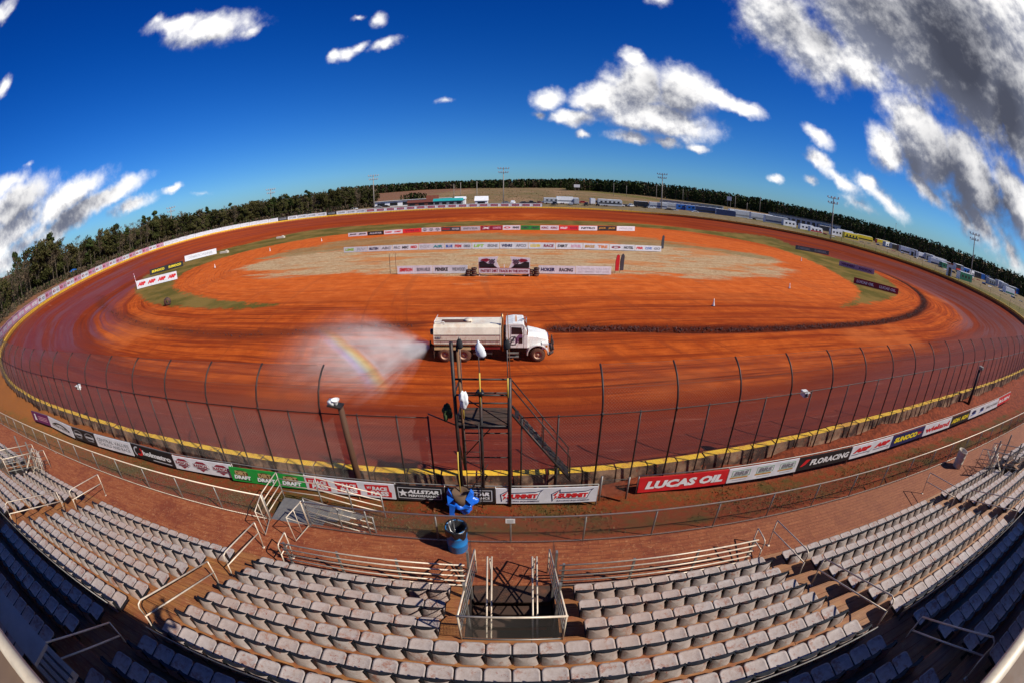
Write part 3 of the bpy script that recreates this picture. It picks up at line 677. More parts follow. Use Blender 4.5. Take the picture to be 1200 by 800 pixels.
for (i, bi, k, n, x, y, z) in IND:
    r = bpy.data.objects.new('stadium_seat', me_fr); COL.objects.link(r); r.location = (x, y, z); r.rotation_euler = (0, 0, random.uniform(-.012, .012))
    row = 'front row' if i == 0 else ordn(i + 1) + ' row'
    if bi == 3:
        m_ = n // 2
        if k < m_: pos_ = 'seat %d right of the left aisle' % (k + 1)
        else: pos_ = 'seat %d left of the right aisle' % (n - k)
    elif bi == 2: pos_ = 'seat %d left of the left aisle' % (n - k)
    elif bi == 1: pos_ = 'seat %d from the outer left aisle in the outer block' % (n - k)
    elif bi == 4: pos_ = 'seat %d right of the right aisle' % (k + 1)
    else: pos_ = 'seat %d of the %s' % (k + 1, BN[bi])
    tag(r, 'grey seat, %s, %s' % (row, pos_), 'seat', 'grey grandstand seats')
    for nm, me in (('seat_pan', me_pan), ('backrest', me_back)):
        c = bpy.data.objects.new(nm, me); COL.objects.link(c); c.parent = r
mb = MB()
def arr(me): return np.array([v.co[:] for v in me.vertices]), [tuple(p.vertices) for p in me.polygons]
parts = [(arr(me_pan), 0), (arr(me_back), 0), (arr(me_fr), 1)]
vs_all = []; fs_all = []; ms_all = []; off_ = 0
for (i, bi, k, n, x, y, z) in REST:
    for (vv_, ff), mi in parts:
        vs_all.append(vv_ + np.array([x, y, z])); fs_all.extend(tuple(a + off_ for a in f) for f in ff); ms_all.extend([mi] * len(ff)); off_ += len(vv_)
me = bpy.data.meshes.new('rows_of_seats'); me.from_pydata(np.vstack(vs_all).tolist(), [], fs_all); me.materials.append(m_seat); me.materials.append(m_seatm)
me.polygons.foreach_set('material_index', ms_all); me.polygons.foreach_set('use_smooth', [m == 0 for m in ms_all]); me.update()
o = bpy.data.objects.new('rows_of_seats', me); COL.objects.link(o)
tag(o, 'grey stadium seats filling the outer blocks and shaded back rows of the grandstand', 'seats', 'grey grandstand seats', 'stuff')

# ------------------------------------------------------------------ aisle handrails, guard rails
def handrail(x, yf, yr, label, r=.021):
    zf = Z0 + RISE * max(0, (7.12 - yf) / RUN); zr = Z0 + RISE * max(0, (7.12 - yr) / RUN)
    zf = Z0 + RISE * (max(0, int((7.12 - yf) / RUN)) if yf < 7.12 else 0); zr = Z0 + RISE * int((7.12 - yr) / RUN)
    t_ = thing('aisle_handrail', label, 'handrail', (x, yf, zf), 0, 'aisle handrails')
    dy = yr - yf; dz = zr - zf
    mb = MB(); mb.tube([(0, 0, .97), (0, dy + .16, .97 + dz), (0, dy + .05, .95 + dz), (0, dy, .88 + dz), (0, dy + .0, .62 + dz)], r, 8); mb.build('top_rail', M_RAIL, t_, True)
    mb = MB(); mb.tube([(0, 0, .55), (0, dy, .60 + dz)], r, 8); mb.build('middle_rail', M_RAIL, t_, True)
    mb = MB(); mb.tube([(0, .0, .97), (0, -.02, .5), (0, -.10, 0)], r, 8); mb.box((0, -.10, .005), (.1, .1, .01)); mb.build('post', M_RAIL, t_, True)
    mb = MB(); mb.tube([(0, dy, .64 + dz), (0, dy - .03, .4 + dz), (0, dy - .12, dz)], r, 8); mb.box((0, dy - .12, dz + .005), (.1, .1, .01)); mb.build('post', M_RAIL, t_, True)
for nm, x in (('left aisle', -7.45), ('right aisle', 7.75), ('outer left aisle', -16.3), ('outer right aisle', 16.65)):
    for (yf, yr, d) in ((7.6, 5.75, 'at its foot beside the walkway'), (5.15, 2.5, 'halfway up beside the seats'), (1.6, -.35, 'in the shade near its top')):
        handrail(x, yf, yr, 'pale looped handrail in the %s, %s' % (nm, d))
for nm, x in (('left aisle', -6.3), ('right aisle', 6.95)):
    handrail(x, 7.45, 6.9, 'short pale looped handrail where the %s meets the front guard rail' % nm)
def guard(x0, x1, label):
    t_ = thing('guard_rail', label, 'guard rail', (x0, 7.0, Z0), 0, 'front guard rails')
    for h in (.98, .76, .54, .32, .12):
        mb = MB(); mb.tube([(0, 0, h), (x1 - x0, 0, h)], .021, 8); mb.build('rail', M_RAIL, t_, True)
    n = max(2, round((x1 - x0) / 1.8)); 
    for k in range(n + 1):
        mb = MB(); mb.box(((x1 - x0) * (.02 + .96 * k / n), .03, .5), (.06, .05, 1.0)); mb.build('post', M_GALV, t_)
guard(-6.25, -1.15, 'five bar front guard rail between the left aisle and the stairwell')
guard(1.15, 6.75, 'five bar front guard rail between the stairwell and the right aisle')
# thin rim rail behind the sixth row
def rimrail(x0, x1, label):
    t_ = thing('rim_rail', label, 'rail', (x0, 2.2, fl(5)), 0, 'rails behind the sixth row')
    mb = MB(); mb.tube([(0, -.04, .86), (x1 - x0, -.04, .86)], .017, 6); mb.build('rail', M_GALV, t_, True)
    for k in range(int((x1 - x0) / 1.5) + 1):
        if k < 90: mb = MB(); mb.tube([(min(k * 1.5, x1 - x0), -.03, .05), (min(k * 1.5, x1 - x0), -.04, .86)], .014, 5); mb.build('post', M_STEEL, t_)
rimrail(-35, -8.45, 'thin steel rail behind the sixth seat row left of the left aisle')
rimrail(-7.0, 7.0, 'thin steel rail behind the sixth seat row of the centre block')
rimrail(8.2, 35, 'thin steel rail behind the sixth seat row right of the right aisle')

# ------------------------------------------------------------------ chain link panels
def link_mesh(mb, fn, L, H, pitch=.1, r=.0025, seg=1, mi=0):
    """diagonal wires over a surface fn(u, w); u 0..L along, w 0..H up"""
    for s in (1, -1):
        u0 = -H if s > 0 else 0
        k = 0
        while u0 + k * pitch < (L if s > 0 else L + H):
            c = u0 + k * pitch; k += 1
            w0 = 0; w1 = H
            if s > 0: w0 = max(0, -c); w1 = min(H, L - c)
            else: w0 = max(0, c - L); w1 = min(H, c)
            if w1 - w0 < .02: continue
            ns = max(1, round(seg * (w1 - w0) / H)); ws = [w0 + (w1 - w0) * j / ns for j in range(ns + 1)]
            mb.tube([fn(c + s * w, w) for w in ws], r, 3, mi, cap=False)
# ------------------------------------------------------------------ stairwell enclosures
def cage(cx, label, chairs=False):
    t_ = thing('stairwell_railing', label, 'railing', (cx, 4.68, fl(3)), 0, 'stairwell railings')
    zt = .98; r = .022
    for s in (-1, 1):
        f = Vector((s * .94, 2.85, Z0 + 1.02 - fl(3))); bk_ = Vector((s * 1.03, 0, zt))
        mb = MB(); mb.tube([bk_, f], r, 8); mb.tube([f, (s * .94, 2.87, Z0 - fl(3))], r, 8); mb.build('side_rail', M_RAIL, t_, True)
        for k, h in enumerate((.25, .48, .72)):
            mb = MB(); mb.tube([bk_ - Vector((0, 0, zt - .15 - (zt - .2) * h)), (s * .95, 2.83, Z0 - fl(3) + h)], .014, 6); mb.build('bar', M_GALV, t_, True)
        for yy in (.95, 1.9):
            mb = MB(); mb.box((s * .99, yy, -.1), (.05, .09, 1.9)); mb.build('post', M_GALV, t_)
        mb = MB()   # inner pair of stair handrails
        for dx in (0, .11): mb.tube([(s * (.50 + dx), 2.65, Z0 + .98 - fl(3)), (s * (.50 + dx), .15, Z0 - .75 - fl(3))], .024, 8)
        mb.tube([(s * .55, 2.6, Z0 + .95 - fl(3)), (s * .55, 2.6, Z0 - fl(3))], .02, 6); mb.build('stair_handrail', M_RAIL, t_, True)
    mb = MB(); mb.tube([(-1.06, 0, zt), (1.06, 0, zt)], .025, 8); mb.build('back_top_rail', M_RAIL, t_, True)
    mb = MB(); mb.tube([(-1.03, 0, .05), (1.03, 0, .05)], .018, 8); mb.build('back_bottom_rail', M_GALV, t_, True)
    for s in (-1, 1): mb = MB(); mb.tube([(s * 1.03, 0, 0), (s * 1.03, 0, zt)], .022, 8); mb.build('back_post', M_RAIL, t_, True)
    mb = MB(); link_mesh(mb, lambda u, w: Vector((-1.02 + u, 0, .06 + w)), 2.04, .9, .07, .0024); mb.build('back_mesh', M_WIREL, t_)
    for s in (-1, 1):
        mb = MB(); link_mesh(mb, lambda u, w: Vector((s * 1.0, .05 + u, .0 + w - .13 * u * 1.)), 2.7, .8, .09, .002); mb.build('side_mesh', M_WIREL, t_)
    return t_
cage(0, 'metal railing with chain link back round the central stairwell')
cage(-23.4, 'metal railing round the stairwell far along the left of the stand')
cage(23.8, 'metal railing round the stairwell far along the right of the stand')
def clutter(cx, label):   # stacked aluminium frames standing by the outer stairwells
    t_ = thing('folded_barrier', label, 'barrier', (cx, 6.4, fl(1)), 0, 'folded barriers by the outer stairwells')
    for k in range(4):
        a = random.uniform(-.25, .25); mb = MB(); x = -.5 + k * .32; y = random.uniform(-.3, .5)
        mb.tube([(x, y, 0), (x + a, y + .1, 1.15), (x + a + .75, y + .25, 1.1), (x + .7, y + .1, 0), (x, y, .1)], .017, 6); mb.tube([(x + a * .5, y + .05, .55), (x + .72, y + .15, .55)], .012, 6); mb.tube([(x + .1, y, .1), (x + .6, y + .2, 1.0)], .012, 6)
        mb.build('frame', M_RAIL if k % 2 else M_ALU, t_, True)
clutter(-22.0, 'tangle of pale barrier frames leaning by the far left stairwell'); clutter(22.6, 'tangle of barrier frames leaning by the far right stairwell')

# ------------------------------------------------------------------ walkway fence
def walk_fence(x0, x1, label):
    t_ = thing('walkway_fence', label, 'chain link fence', (x0, YFENCE, Z0), 0, 'walkway fences'); L = x1 - x0
    mb = MB(); mb.tube([(0, 0, 1.07), (L, 0, 1.07)], .024, 8); mb.build('top_rail', M_RAIL, t_, True)
    mb = MB(); mb.tube([(0, 0, .06), (L, 0, .06)], .016, 8); mb.build('bottom_rail', M_RAIL, t_, True)
    n = max(1, round(L / 2.05))
    for k in range(n + 1): mb = MB(); mb.tube([(L * k / n, .02, -.3), (L * k / n, .02, 1.07)], .026, 8); mb.build('post', M_GALV, t_, True)
    mb = MB(); link_mesh(mb, lambda u, w: Vector((u, -.02, .07 + w)), L, .98, .085, .0018); mb.build('mesh', M_WIREL, t_)
walk_fence(-60, -7.75, 'waist high chain link fence along the walkway left of the stair opening')
walk_fence(-6.25, 60, 'waist high chain link fence along the walkway right of the stair opening')
mb = MB(); p = onY(598, 610, YFENCE - .03); mb.box((0, 0, 0), (.26, .006, .17)); pn = Panel(mb, (-.13, -.003, -.085), (1, 0, 0), (0, 0, 1))
M_GREYINK = mat('grey_ink', (.25, .25, .25), .6)
for k in range(3): pn.rect(.04, .035 + k * .04, .22, .05 + k * .04, 1)
o = mb.build('notice', [M_WHITE, M_GREYINK], loc=p); tag(o, 'small white notice wired to the walkway fence in front of the stairwell', 'notice')
mb = MB(); p = onY(67, 534, YFENCE - .03); mb.box((0, 0, 0), (.3, .006, .42)); pn = Panel(mb, (-.15, -.003, -.21), (1, 0, 0), (0, 0, 1)); pn.rect(.03, .05, .27, .2, 1)
o = mb.build('notice', [M_WHITE, M_GREYINK], loc=p); tag(o, 'small white notice wired to the far left of the walkway fence', 'notice')
# stair from the walkway down to the verge
t_ = thing('verge_stair', 'pale metal stair with barred railings leading from the walkway down to the verge', 'metal stair', (-7.0, 9.4, Z0))
mb = MB(); mb.bbox(-.75, .75, -.6, .55, -.06, 0); mb.build('platform', M_GALV, t_)
for k in range(6): mb = MB(); mb.bbox(.75 + .36 * k, 1.12 + .36 * k, -.45, .5, -.06 - .07 * (k + 1), -.07 * (k + 1)); mb.build('step', M_GALV, t_)
for yy in (-.5, .56):
    for h in (1.08, .82, .56, .30):
        mb = MB(); pts = [(-.75, yy, h), (.75, yy, h), (2.95, yy, h - .45)]
        if yy < 0: pts = [(.75, yy, h), (2.95, yy, h - .45)]
        mb.tube(pts, .019, 8); mb.build('rail', M_RAIL, t_, True)
    for x, d in ((.75, 0), (1.85, -.22), (2.95, -.45)): mb = MB(); mb.tube([(x, yy, d - .35), (x, yy, d + 1.08)], .024, 8); mb.build('post', M_GALV, t_, True)
for h in (1.08, .82, .56, .30): mb = MB(); mb.tube([(-.75, -.6, h), (-.75, .56, h)], .019, 8); mb.build('rail', M_RAIL, t_, True)
for yy in (-.6, .56): mb = MB(); mb.tube([(-.75, yy, -.3), (-.75, yy, 1.08)], .024, 8); mb.build('post', M_GALV, t_, True)
for x in (-7.75, -6.25):
    mb = MB(); mb.tube([(0, 0, 0), (0, 0, 1.1)], .028, 8); s = 1 if x < -7 else -1
    fr = [(0, 0, 1.07), (s * .18, -.75, 1.07), (s * .18, -.75, .08), (0, 0, .08)]; mb.tube(fr, .02, 8); mb.tube([(s * .09, -.38, 1.07), (s * .09, -.38, .08)], .014, 6); mb.tube([(0, 0, .1), (s * .18, -.75, 1.05)], .012, 6)
    o = mb.build('fence_gate', M_RAIL, loc=(x, YFENCE, Z0), smooth=True); tag(o, 'open metal gate leaf on the %s of the walkway fence opening' % ('left post' if s > 0 else 'right post'), 'gate')

# ------------------------------------------------------------------ press box and roof edge behind the camera
YE, ZE = -.29, 11.22
pb = thing('press_box', 'press box whose roof edge shades the top rows of the grandstand', 'press box', (0, -3.4, 7.))
m_roofm = mat('mud_stained_roof', (.16, .10, .06), .8, 0, .3)
mb = MB(); mb.bbox(-62, 62, -8, YE, ZE - .16 - 7, ZE - .06 - 7) if False else mb.bbox(-62, 62, -4.6, YE + 3.4, ZE - .2 - 7, ZE - .05 - 7); mb.build('roof', m_roofm, pb)
mb = MB(); mb.bbox(-62, 62, -1.6, -1.45, 0 + 1.3, ZE - .21 - 7)
mb.build('front_wall', mat('shaded_wall_panel', (.30, .28, .26), .8), pb)
mb = MB(); mb.tube([(-62, YE + 3.4, ZE - 7), (62, YE + 3.4, ZE - 7)], .062, 12); mb.build('gutter_tube', mat('cream_tube', (.70, .58, .40), .5, .1, .35, (.4, .2, .1), 6), pb, True)
mb = MB(); mb.bbox(-14, -3.14, 3.14, 3.40, 3.60, 3.63); mb.build('awning_panel', mat('dull_white_sheet', (.40, .40, .37), .6, 0, .4, (.2, .15, .1)), pb)
mb = MB()
for k in range(4): mb.bbox(-4.4, -3.55, 3.06 + .09 * k, 3.12 + .09 * k, 2.92, 2.97)
mb.bbox(-4.4, -3.55, 3.04, 3.40, 2.88, 2.918); mb.build('vent_cover', mat('dull_white_sheet', ()), pb)
# ------------------------------------------------------------------ catch fence along the front stretch
def wall_y(x):
    """y of the wall line on the near side"""
    i0, i1 = iA, iB + nW if iB < iA else iB
    xs = [WALL[k % nW][0] for k in range(i0, i1 + 1)]; ys = [WALL[k % nW][1] for k in range(i0, i1 + 1)]
    return float(np.interp(x, xs, ys))
def fence_profile(w):
    """height w (0..HT) to (outward-to-track, up)"""
    if w < 3.35: return 0., w
    s = (w - 3.35) / 1.75; a = s * radians(72); R_ = 1.75 / radians(72)
    return R_ * (1 - cos(a)), 3.35 + R_ * sin(a)
def catch_fence(xs_tall, xs_short, xa, xb, label, upper):
    zb_ = 2.7; t_ = thing('catch_fence', label, 'catch fence', ((xa + xb) / 2, wall_y((xa + xb) / 2) - .35, zb_), 0, 'catch fence sections'); O = t_.location.copy()
    base = lambda x: Vector((x, wall_y(x) - .32, float(zbase(np.array(x), np.array(13.))) - .05))
    nP = 0
    for x in xs_tall:
        b0 = base(x); pts = [b0 + Vector((0, fence_profile(w)[0], fence_profile(w)[1])) - O for w in (0, 3.35, 3.7, 4.1, 4.5, 4.85, 5.1)]
        mb = MB(); mb.tube(pts, .034, 7); mb.tube([b0 + Vector((0, -.02, 3.3)) - O, b0 + Vector((0, -.02, 3.42)) - O], .045, 7)
        mb.build('curved_post', M_STEEL, t_, True)
    for x in xs_short:
        b0 = base(x); mb = MB(); mb.tube([b0 - O, b0 + Vector((0, 0, 3.40)) - O], .030, 7); mb.build('post', M_STEEL, t_, True)
    N = max(2, int((xb - xa) / 1.3)); xs = [xa + (xb - xa) * k / N for k in range(N + 1)]
    mb = MB(); mb.tube([base(x) + Vector((0, -.02, 3.36)) - O for x in xs], .022, 6); mb.build('middle_rail', M_STEEL, t_, True)
    def at_u(u, w):
        x = xa + u; f = fence_profile(w); return base(x) + Vector((0, f[0] - .035 * (w < 3.35), f[1])) - O
    mb = MB(); link_mesh(mb, lambda u, w: at_u(u, w + .75), xb - xa, 2.6, .11, .0018, 1); mb.build('lower_mesh', M_WIRE, t_)
    if upper:
        ua, ub = upper
        mb = MB(); link_mesh(mb, lambda u, w: at_u(ua - xa + u, w + 3.36), ub - ua, 1.72, .11, .0017, 4); mb.build('upper_mesh', M_WIRE, t_)
        mb = MB()
        for w in (4.2, 5.08): mb.tube([at_u(x - xa, w) for x in xs if ua - .01 <= x <= ub + .01], .006, 3)
        mb.build('tension_cable', M_WIRE, t_)
tallL = [-6.35 - 2.62 * k for k in range(18)]; shortL = [-3.65, -5.0 + .0, -2.62] + [-6.35 - 1.31 - 2.62 * k for k in range(18)]
catch_fence(tallL, shortL, -53.2, -2.62, 'tall dark catch fence with curved tops left of the flag stand', (-50, -6.35))
tallR = [2.85 + 2.64 * k for k in range(27)]; shortR = [.30, 1.45] + [2.85 + 1.32 + 2.64 * k for k in range(26)]
catch_fence(tallR, shortR, .30, 74, 'tall dark catch fence with curved tops right of the flag stand', (2.85, 73))
# ------------------------------------------------------------------ flag stand
FX0, FX1, FY0, FY1, FZ = -1.66, -.07, 11.05, 12.35, 2.65
fs = thing('flag_stand', 'black steel flag stand rising over the wall beside the catch fence', 'flag stand', ((FX0 + FX1) / 2, (FY0 + FY1) / 2, FZ)); O = fs.location.copy()
def fpart(name, pts, r, m=M_STEEL, n=7): mb = MB(); mb.tube([Vector(p) - O for p in pts], r, n); return mb.build(name, m, fs, True)
fpart('post', [(-1.60, 11.05, FZ), (-1.66, 11.05, 8.62)], .055); fpart('post', [(-1.44, 11.1, 5.0), (-1.50, 11.1, 8.45)], .045, M_WOOD)
fpart('post', [(-.93, 11.1, FZ), (-.90, 11.1, 7.2)], .05); fpart('post', [(FX1, 11.05, FZ), (FX1, 11.05, 7.55)], .065)
fpart('post', [(FX0 + .02, FY1, FZ), (FX0 + .02, FY1, 6.9)], .045); fpart('post', [(FX1, FY1, FZ), (FX1, FY1, 6.9)], .045)
for z, y in ((7.52, 11.05), (7.02, 11.05), (6.42, FY1), (6.05, FY1), (6.9, FY1), (5.98, 11.05)): fpart('crossbar', [(FX0, y, z), (FX1 + .04, y, z)], .03)
for x in (FX0, FX1): fpart('side_bar', [(x, 11.05, 7.0), (x, FY1, 6.85)], .026); fpart('side_bar', [(x, 11.05, 5.95), (x, FY1, 5.95)], .03)
mb = MB()
for k in range(6): mb.box(Vector(((FX0 + FX1) / 2, 11.15 + .21 * k, 5.90)) - O, (FX1 - FX0, .18, .035))
mb.build('platform', mat('dark_planks', (.05, .03, .02), .9, 0, .3), fs)
fpart('link_bar', [(-2.62, 11.7, 6.0), (FX0, 11.05, 6.0)], .022)
for z in (3.9, 4.9): fpart('crossbar', [(FX0, FY1, z), (FX1, FY1, z)], .026)
fpart('brace', [(FX0, FY1, 3.9), (FX1, FY1, 5.9)], .02); fpart('brace', [(FX1, 11.05, 3.4), (FX1, FY1, 5.8)], .022); fpart('brace', [(FX0, 11.05, 5.9), (FX0, FY1, 3.4)], .022)
# ladder
for x in (-1.42, -.98): fpart('ladder_rail', [(x, 10.95, FZ), (x, 11.0, 6.1)], .018, M_STEEL, 5)
for k in range(8): fpart('rung', [(-1.42, 10.96, FZ + .35 + .42 * k), (-.98, 10.96, FZ + .35 + .42 * k)], .013, M_STEEL, 5)
fpart('brace', [(-1.5, 11, 3.2), (-.75, 11, 4.6)], .015); fpart('brace', [(-.1, 11.1, 6.0), (-1.5, 11.6, 6.7)], .018)
# stair
sA = Vector((.0, 12.0, 6.0)); sB = onY(668, 557, 11.75)
for dy in (-.27, .27): mb = MB(); mb.tube([sA + Vector((0, dy, 0)) - O, sB + Vector((0, dy, 0)) - O], .045, 6); mb.build('stringer', M_STEEL, fs, True)
for k in range(1, 13): q = sA.lerp(sB, k / 13); mb = MB(); mb.box(q - O + Vector((0, 0, .03)), (.13, .5, .025)); mb.build('stair_step', M_STEEL, fs)
for dy in (-.28, .28):
    mb = MB(); mb.tube([sA + Vector((0, dy, .9)) - O, sB + Vector((-.1, dy, 1.0)) - O, sB + Vector((-.05, dy, .02)) - O], .022, 6); mb.build('stair_handrail', M_STEEL, fs, True)
    q = sA.lerp(sB, .5); mb = MB(); mb.tube([q + Vector((0, dy, 0)) - O, q + Vector((0, dy, .93)) - O], .018, 6); mb.build('stair_post', M_STEEL, fs, True); mb = MB(); mb.tube([sA.lerp(sB, .75) + Vector((0, dy, 0)) - O, (sA.lerp(sB, .75).x - O.x, sA.lerp(sB, .75).y + dy - O.y, FZ - O.z)], .03, 6); mb.build('stair_post', M_STEEL, fs, True)
# flags furled on poles
M_YP = mat('yellow_tape', (.62, .42, .06), .6, 0, .4)
def race_flag(x, y, z0, zj, z1, m_cl, label, size):
    t_ = thing('race_flag', label, 'flag', (x, y, z0), 0, 'flags on the flag stand')
    mb = MB(); mb.tube([(0, 0, 0), (0, .02, zj - z0)], .024, 7); mb.build('lower_pole', M_YP, t_, True)
    mb = MB(); mb.tube([(0, .02, zj - z0), (-.02, .05, z1 - z0 + size * .5)], .014, 6); mb.build('upper_pole', M_GALV, t_, True)
    # furled cloth: a lumpy rolled sleeve
    mb = MB(); n = 12; H = size
    rings = []
    for k in range(9):
        s = k / 8; r = size * (.07 + .20 * sin(pi * min(1, s * 1.15 + .08)) ** .7) * (1 if s < .93 else .6)
        rings.append([(-.02 + r * (1 + .22 * sin(j * 2.1 + k * 1.3)) * cos(2 * pi * j / n) + (.10 if 'white' in label else .0) * (1 - s), .05 + r * .45 * sin(2 * pi * j / n), (z1 - z0) - size * .5 + H * s) for j in range(n)])
    vs = [v for r_ in rings for v in r_]; fs_ = [(a * n + j, a * n + (j + 1) % n, (a + 1) * n + (j + 1) % n, (a + 1) * n + j) for a in range(8) for j in range(n)] + [tuple(range(n))[::-1], tuple(8 * n + j for j in range(n))]
    mb.add(vs, fs_); mb.build('cloth', m_cl, t_, True)
M_CLB = mat('black_flag_cloth', (.02, .02, .022), .85); M_CLW = mat('white_flag_cloth', (.82, .84, .84), .8)
race_flag(-1.40, 10.95, 6.3, 7.2, 8.62, M_CLB, 'black flag furled on the leftmost pole of the flag stand', .34)
race_flag(-.90, 10.95, 6.7, 7.75, 8.45, M_CLW, 'white flag gathered on the middle pole of the flag stand', .50)
race_flag(-.12, 10.95, 7.0, 7.6, 8.6, M_CLB, 'black flag on the tall pole at the right of the flag stand', .34)
fpart('aerial', [(-.05, 11.05, 7.5), (-.12, 11.1, 9.4)], .012, M_WOOD, 5)
def lumpy(name, c, r, m, label, cat, seed=1, amp=.28, sub=3, squash=(1, 1, 1)):
    bm = bmesh.new(); bmesh.ops.create_icosphere(bm, subdivisions=sub, radius=1)
    from mathutils import noise as mn
    for v in bm.verts:
        d = v.co.normalized(); k = 1 + amp * mn.noise(d * 1.7 + Vector((seed * 7, 0, 0))) * 1.6 + amp * .7 * abs(mn.noise(d * 4.2 + Vector((0, seed * 3, 0)))) 
        v.co = Vector((d.x * squash[0], d.y * squash[1], d.z * squash[2])) * k * r
    for f_ in bm.faces: f_.smooth = True
    me = bpy.data.meshes.new(name); bm.to_mesh(me); bm.free(); me.materials.append(m); o = bpy.data.objects.new(name, me); COL.objects.link(o); o.location = c
    if label: tag(o, label, cat)
    return o
lumpy('cloth_bag', (-1.38, 10.92, 6.95), .15, M_CLW, 'crumpled white bag tied to the left post of the flag stand', 'bag', 3, .35, 3, (.8, .5, 1.6))
lumpy('cable_bundle', (-.88, 10.98, 7.12), .10, M_BLACK, 'black bundle strapped to the middle post of the flag stand', 'bundle', 5, .6, 2, (1.3, .8, .8))
M_LEAF0 = mat('dull_green_camouflage', (.05, .075, .02), .9)
lumpy('camera_cover', (-1.93, 11.2, 6.35), .15, M_LEAF0, 'green covered box hanging on the left side of the flag stand', 'cover', 9, .5, 3, (.8, .8, 1.4))

# ------------------------------------------------------------------ banners
INK = {}
def ink(name):
    if name in INK: return INK[name]
    c = dict(red=(.62, .015, .02), maroon=(.26, .01, .03), black=(.012, .012, .014), white=(.80, .80, .80), grey=(.22, .22, .24), lgrey=(.5, .5, .52), navy=(.012, .016, .09), blue=(.03, .12, .45), yellow=(.80, .62, .02), green=(.012, .30, .045), lime=(.32, .55, .03), gold=(.50, .24, .02),
             purple=(.13, .015, .10), cloth=(.70, .70, .73), orange=(.75, .2, .02), tan=(.5, .35, .15), pink=(.62, .30, .40), teal=(.03, .28, .30), brown=(.12, .04, .02), dgrey=(.06, .06, .07))[name]
    INK[name] = mat('banner_' + name, c, .55, 0, .06, (.3, .12, .06), 2.)
    return INK[name]
def banner(name, p0, p1, H, bgc, draw, label, group, thick=.03, face=None, cat='banner', post=True, parent=None, ripple=.012):
    """banner between two ground-level bottom corners; face side is -Y like (towards the stand)"""
    p0 = Vector(p0); p1 = Vector(p1); u = p1 - p0; L = u.length; un = u.normalized(); up = Vector((0, 0, 1)); w = un.cross(up)
    mb = MB(); cols = [bgc]
    def ci(c):
        if c not in cols: cols.append(c)
        return cols.index(c)
    # cloth with a slight sag and thickness
    n = max(2, int(L / .7)) if ripple else 1
    fr = []; bk = []
    for k in range(n + 1):
        s = k / n; q = un * (L * s); z0_ = 0.; 
        fr.append([q + w * .0, q + up * H]); bk.append([q - w * thick, q + up * H - w * thick])
    for k in range(n):
        a, b2 = fr[k]; c2, d2 = fr[k + 1]; e2, f2 = bk[k]; g2, h2 = bk[k + 1]
        mb.add([a, c2, d2, b2, e2, g2, h2, f2], [(0, 1, 2, 3), (5, 4, 7, 6), (3, 2, 6, 7), (1, 0, 4, 5)] + ([(0, 3, 7, 4)] if k == 0 else []) + ([(2, 1, 5, 6)] if k == n - 1 else []), 0)
    pn = Panel(mb, (0, 0, 0), un, up, .005)
    draw(pn, L, H, ci)
    o = mb.build(name, [ink(c) for c in cols], parent, loc=p0); tag(o, label, cat, group); return o
def d_plain(pn, L, H, ci): pass
def txt(rows, col, x0=.06, x1=.94, bold=.03, shear=0.):
    def f(pn, L, H, ci):
        for (s, ya, yb, *r) in rows:
            c = r[0] if r else col; a = r[1] if len(r) > 1 else x0; b2 = r[2] if len(r) > 2 else x1
            pn.text(s, L * a, H * ya, L * b2, H * yb, ci(c), 2, bold, shear)
    return f
def rep(n, fn):
    def f(pn, L, H, ci):
        for k in range(n): fn(pn, L * k / n, L * (k + 1) / n, H, ci)
    return f
def d_ticket(pn, a, b2, H, ci):
    w = b2 - a; pn.poly([(a + w * .10, H * .16), (a + w * .88, H * .10), (a + w * .90, H * .45), (a + w * .84, H * .5), (a + w * .82, H * .92), (a + w * .06, H * .86), (a + w * .08, H * .55), (a + w * .13, H * .5)], ci('red'))
    pn.text('MY', a + w * .14, H * .60, a + w * .28, H * .76, ci('white'), 2, .02); pn.text('RACE', a + w * .30, H * .52, a + w * .78, H * .78, ci('white'), 2, .05, .1); pn.text('PASS', a + w * .22, H * .18, a + w * .80, H * .48, ci('white'), 2, .06, .1)
def d_summit(pn, a, b2, H, ci):
    w = b2 - a
    pn.poly([(a + w * .10, H * .10), (a + w * .16, H * .32), (a + w * .80, H * .26), (a + w * .86, H * .72), (a + w * .93, H * .94), (a + w * .78, H * .78), (a + w * .26, H * .72), (a + w * .26, H * .93), (a + w * .08, H * .62)], ci('navy'))
    pn.poly([(a + w * .12, H * .16), (a + w * .19, H * .37), (a + w * .79, H * .31), (a + w * .84, H * .70), (a + w * .87, H * .83), (a + w * .76, H * .72), (a + w * .235, H * .66), (a + w * .235, H * .84), (a + w * .10, H * .60)], ci('white'), 2)
    pn.text('SUMMIT', a + w * .215, H * .36, a + w * .82, H * .66, ci('red'), 3, .07, .12)
    pn.poly([(a + w * .13, H * .24), (a + w * .21, H * .46), (a + w * .16, H * .50), (a + w * .24, H * .84), (a + w * .11, H * .56), (a + w * .16, H * .50)], ci('red'), 3)
    pn.text('RACING EQUIPMENT', a + w * .2, H * .10, a + w * .86, H * .20, ci('navy'), 2, .02)
def d_allstar(pn, L, H, ci):
    pn.frame(L * .04, H * .14, L * .95, H * .88, .03, ci('lgrey'))
    cx, cy, r = L * .15, H * .5, H * .27; pts = []
    for k in range(10): a = pi / 2 + pi * k / 5; rr = r if k % 2 == 0 else r * .42; pts.append((cx + rr * cos(a), cy + rr * sin(a)))
    for k in range(10): pn.poly([(cx, cy), pts[k], pts[(k + 1) % 10]], ci('white'), 2)
    pn.text('ALLSTAR', L * .24, H * .50, L * .90, H * .75, ci('white'), 2, .06, .2); pn.text('PERFORMANCE', L * .26, H * .28, L * .90, H * .43, ci('white'), 2, .03)
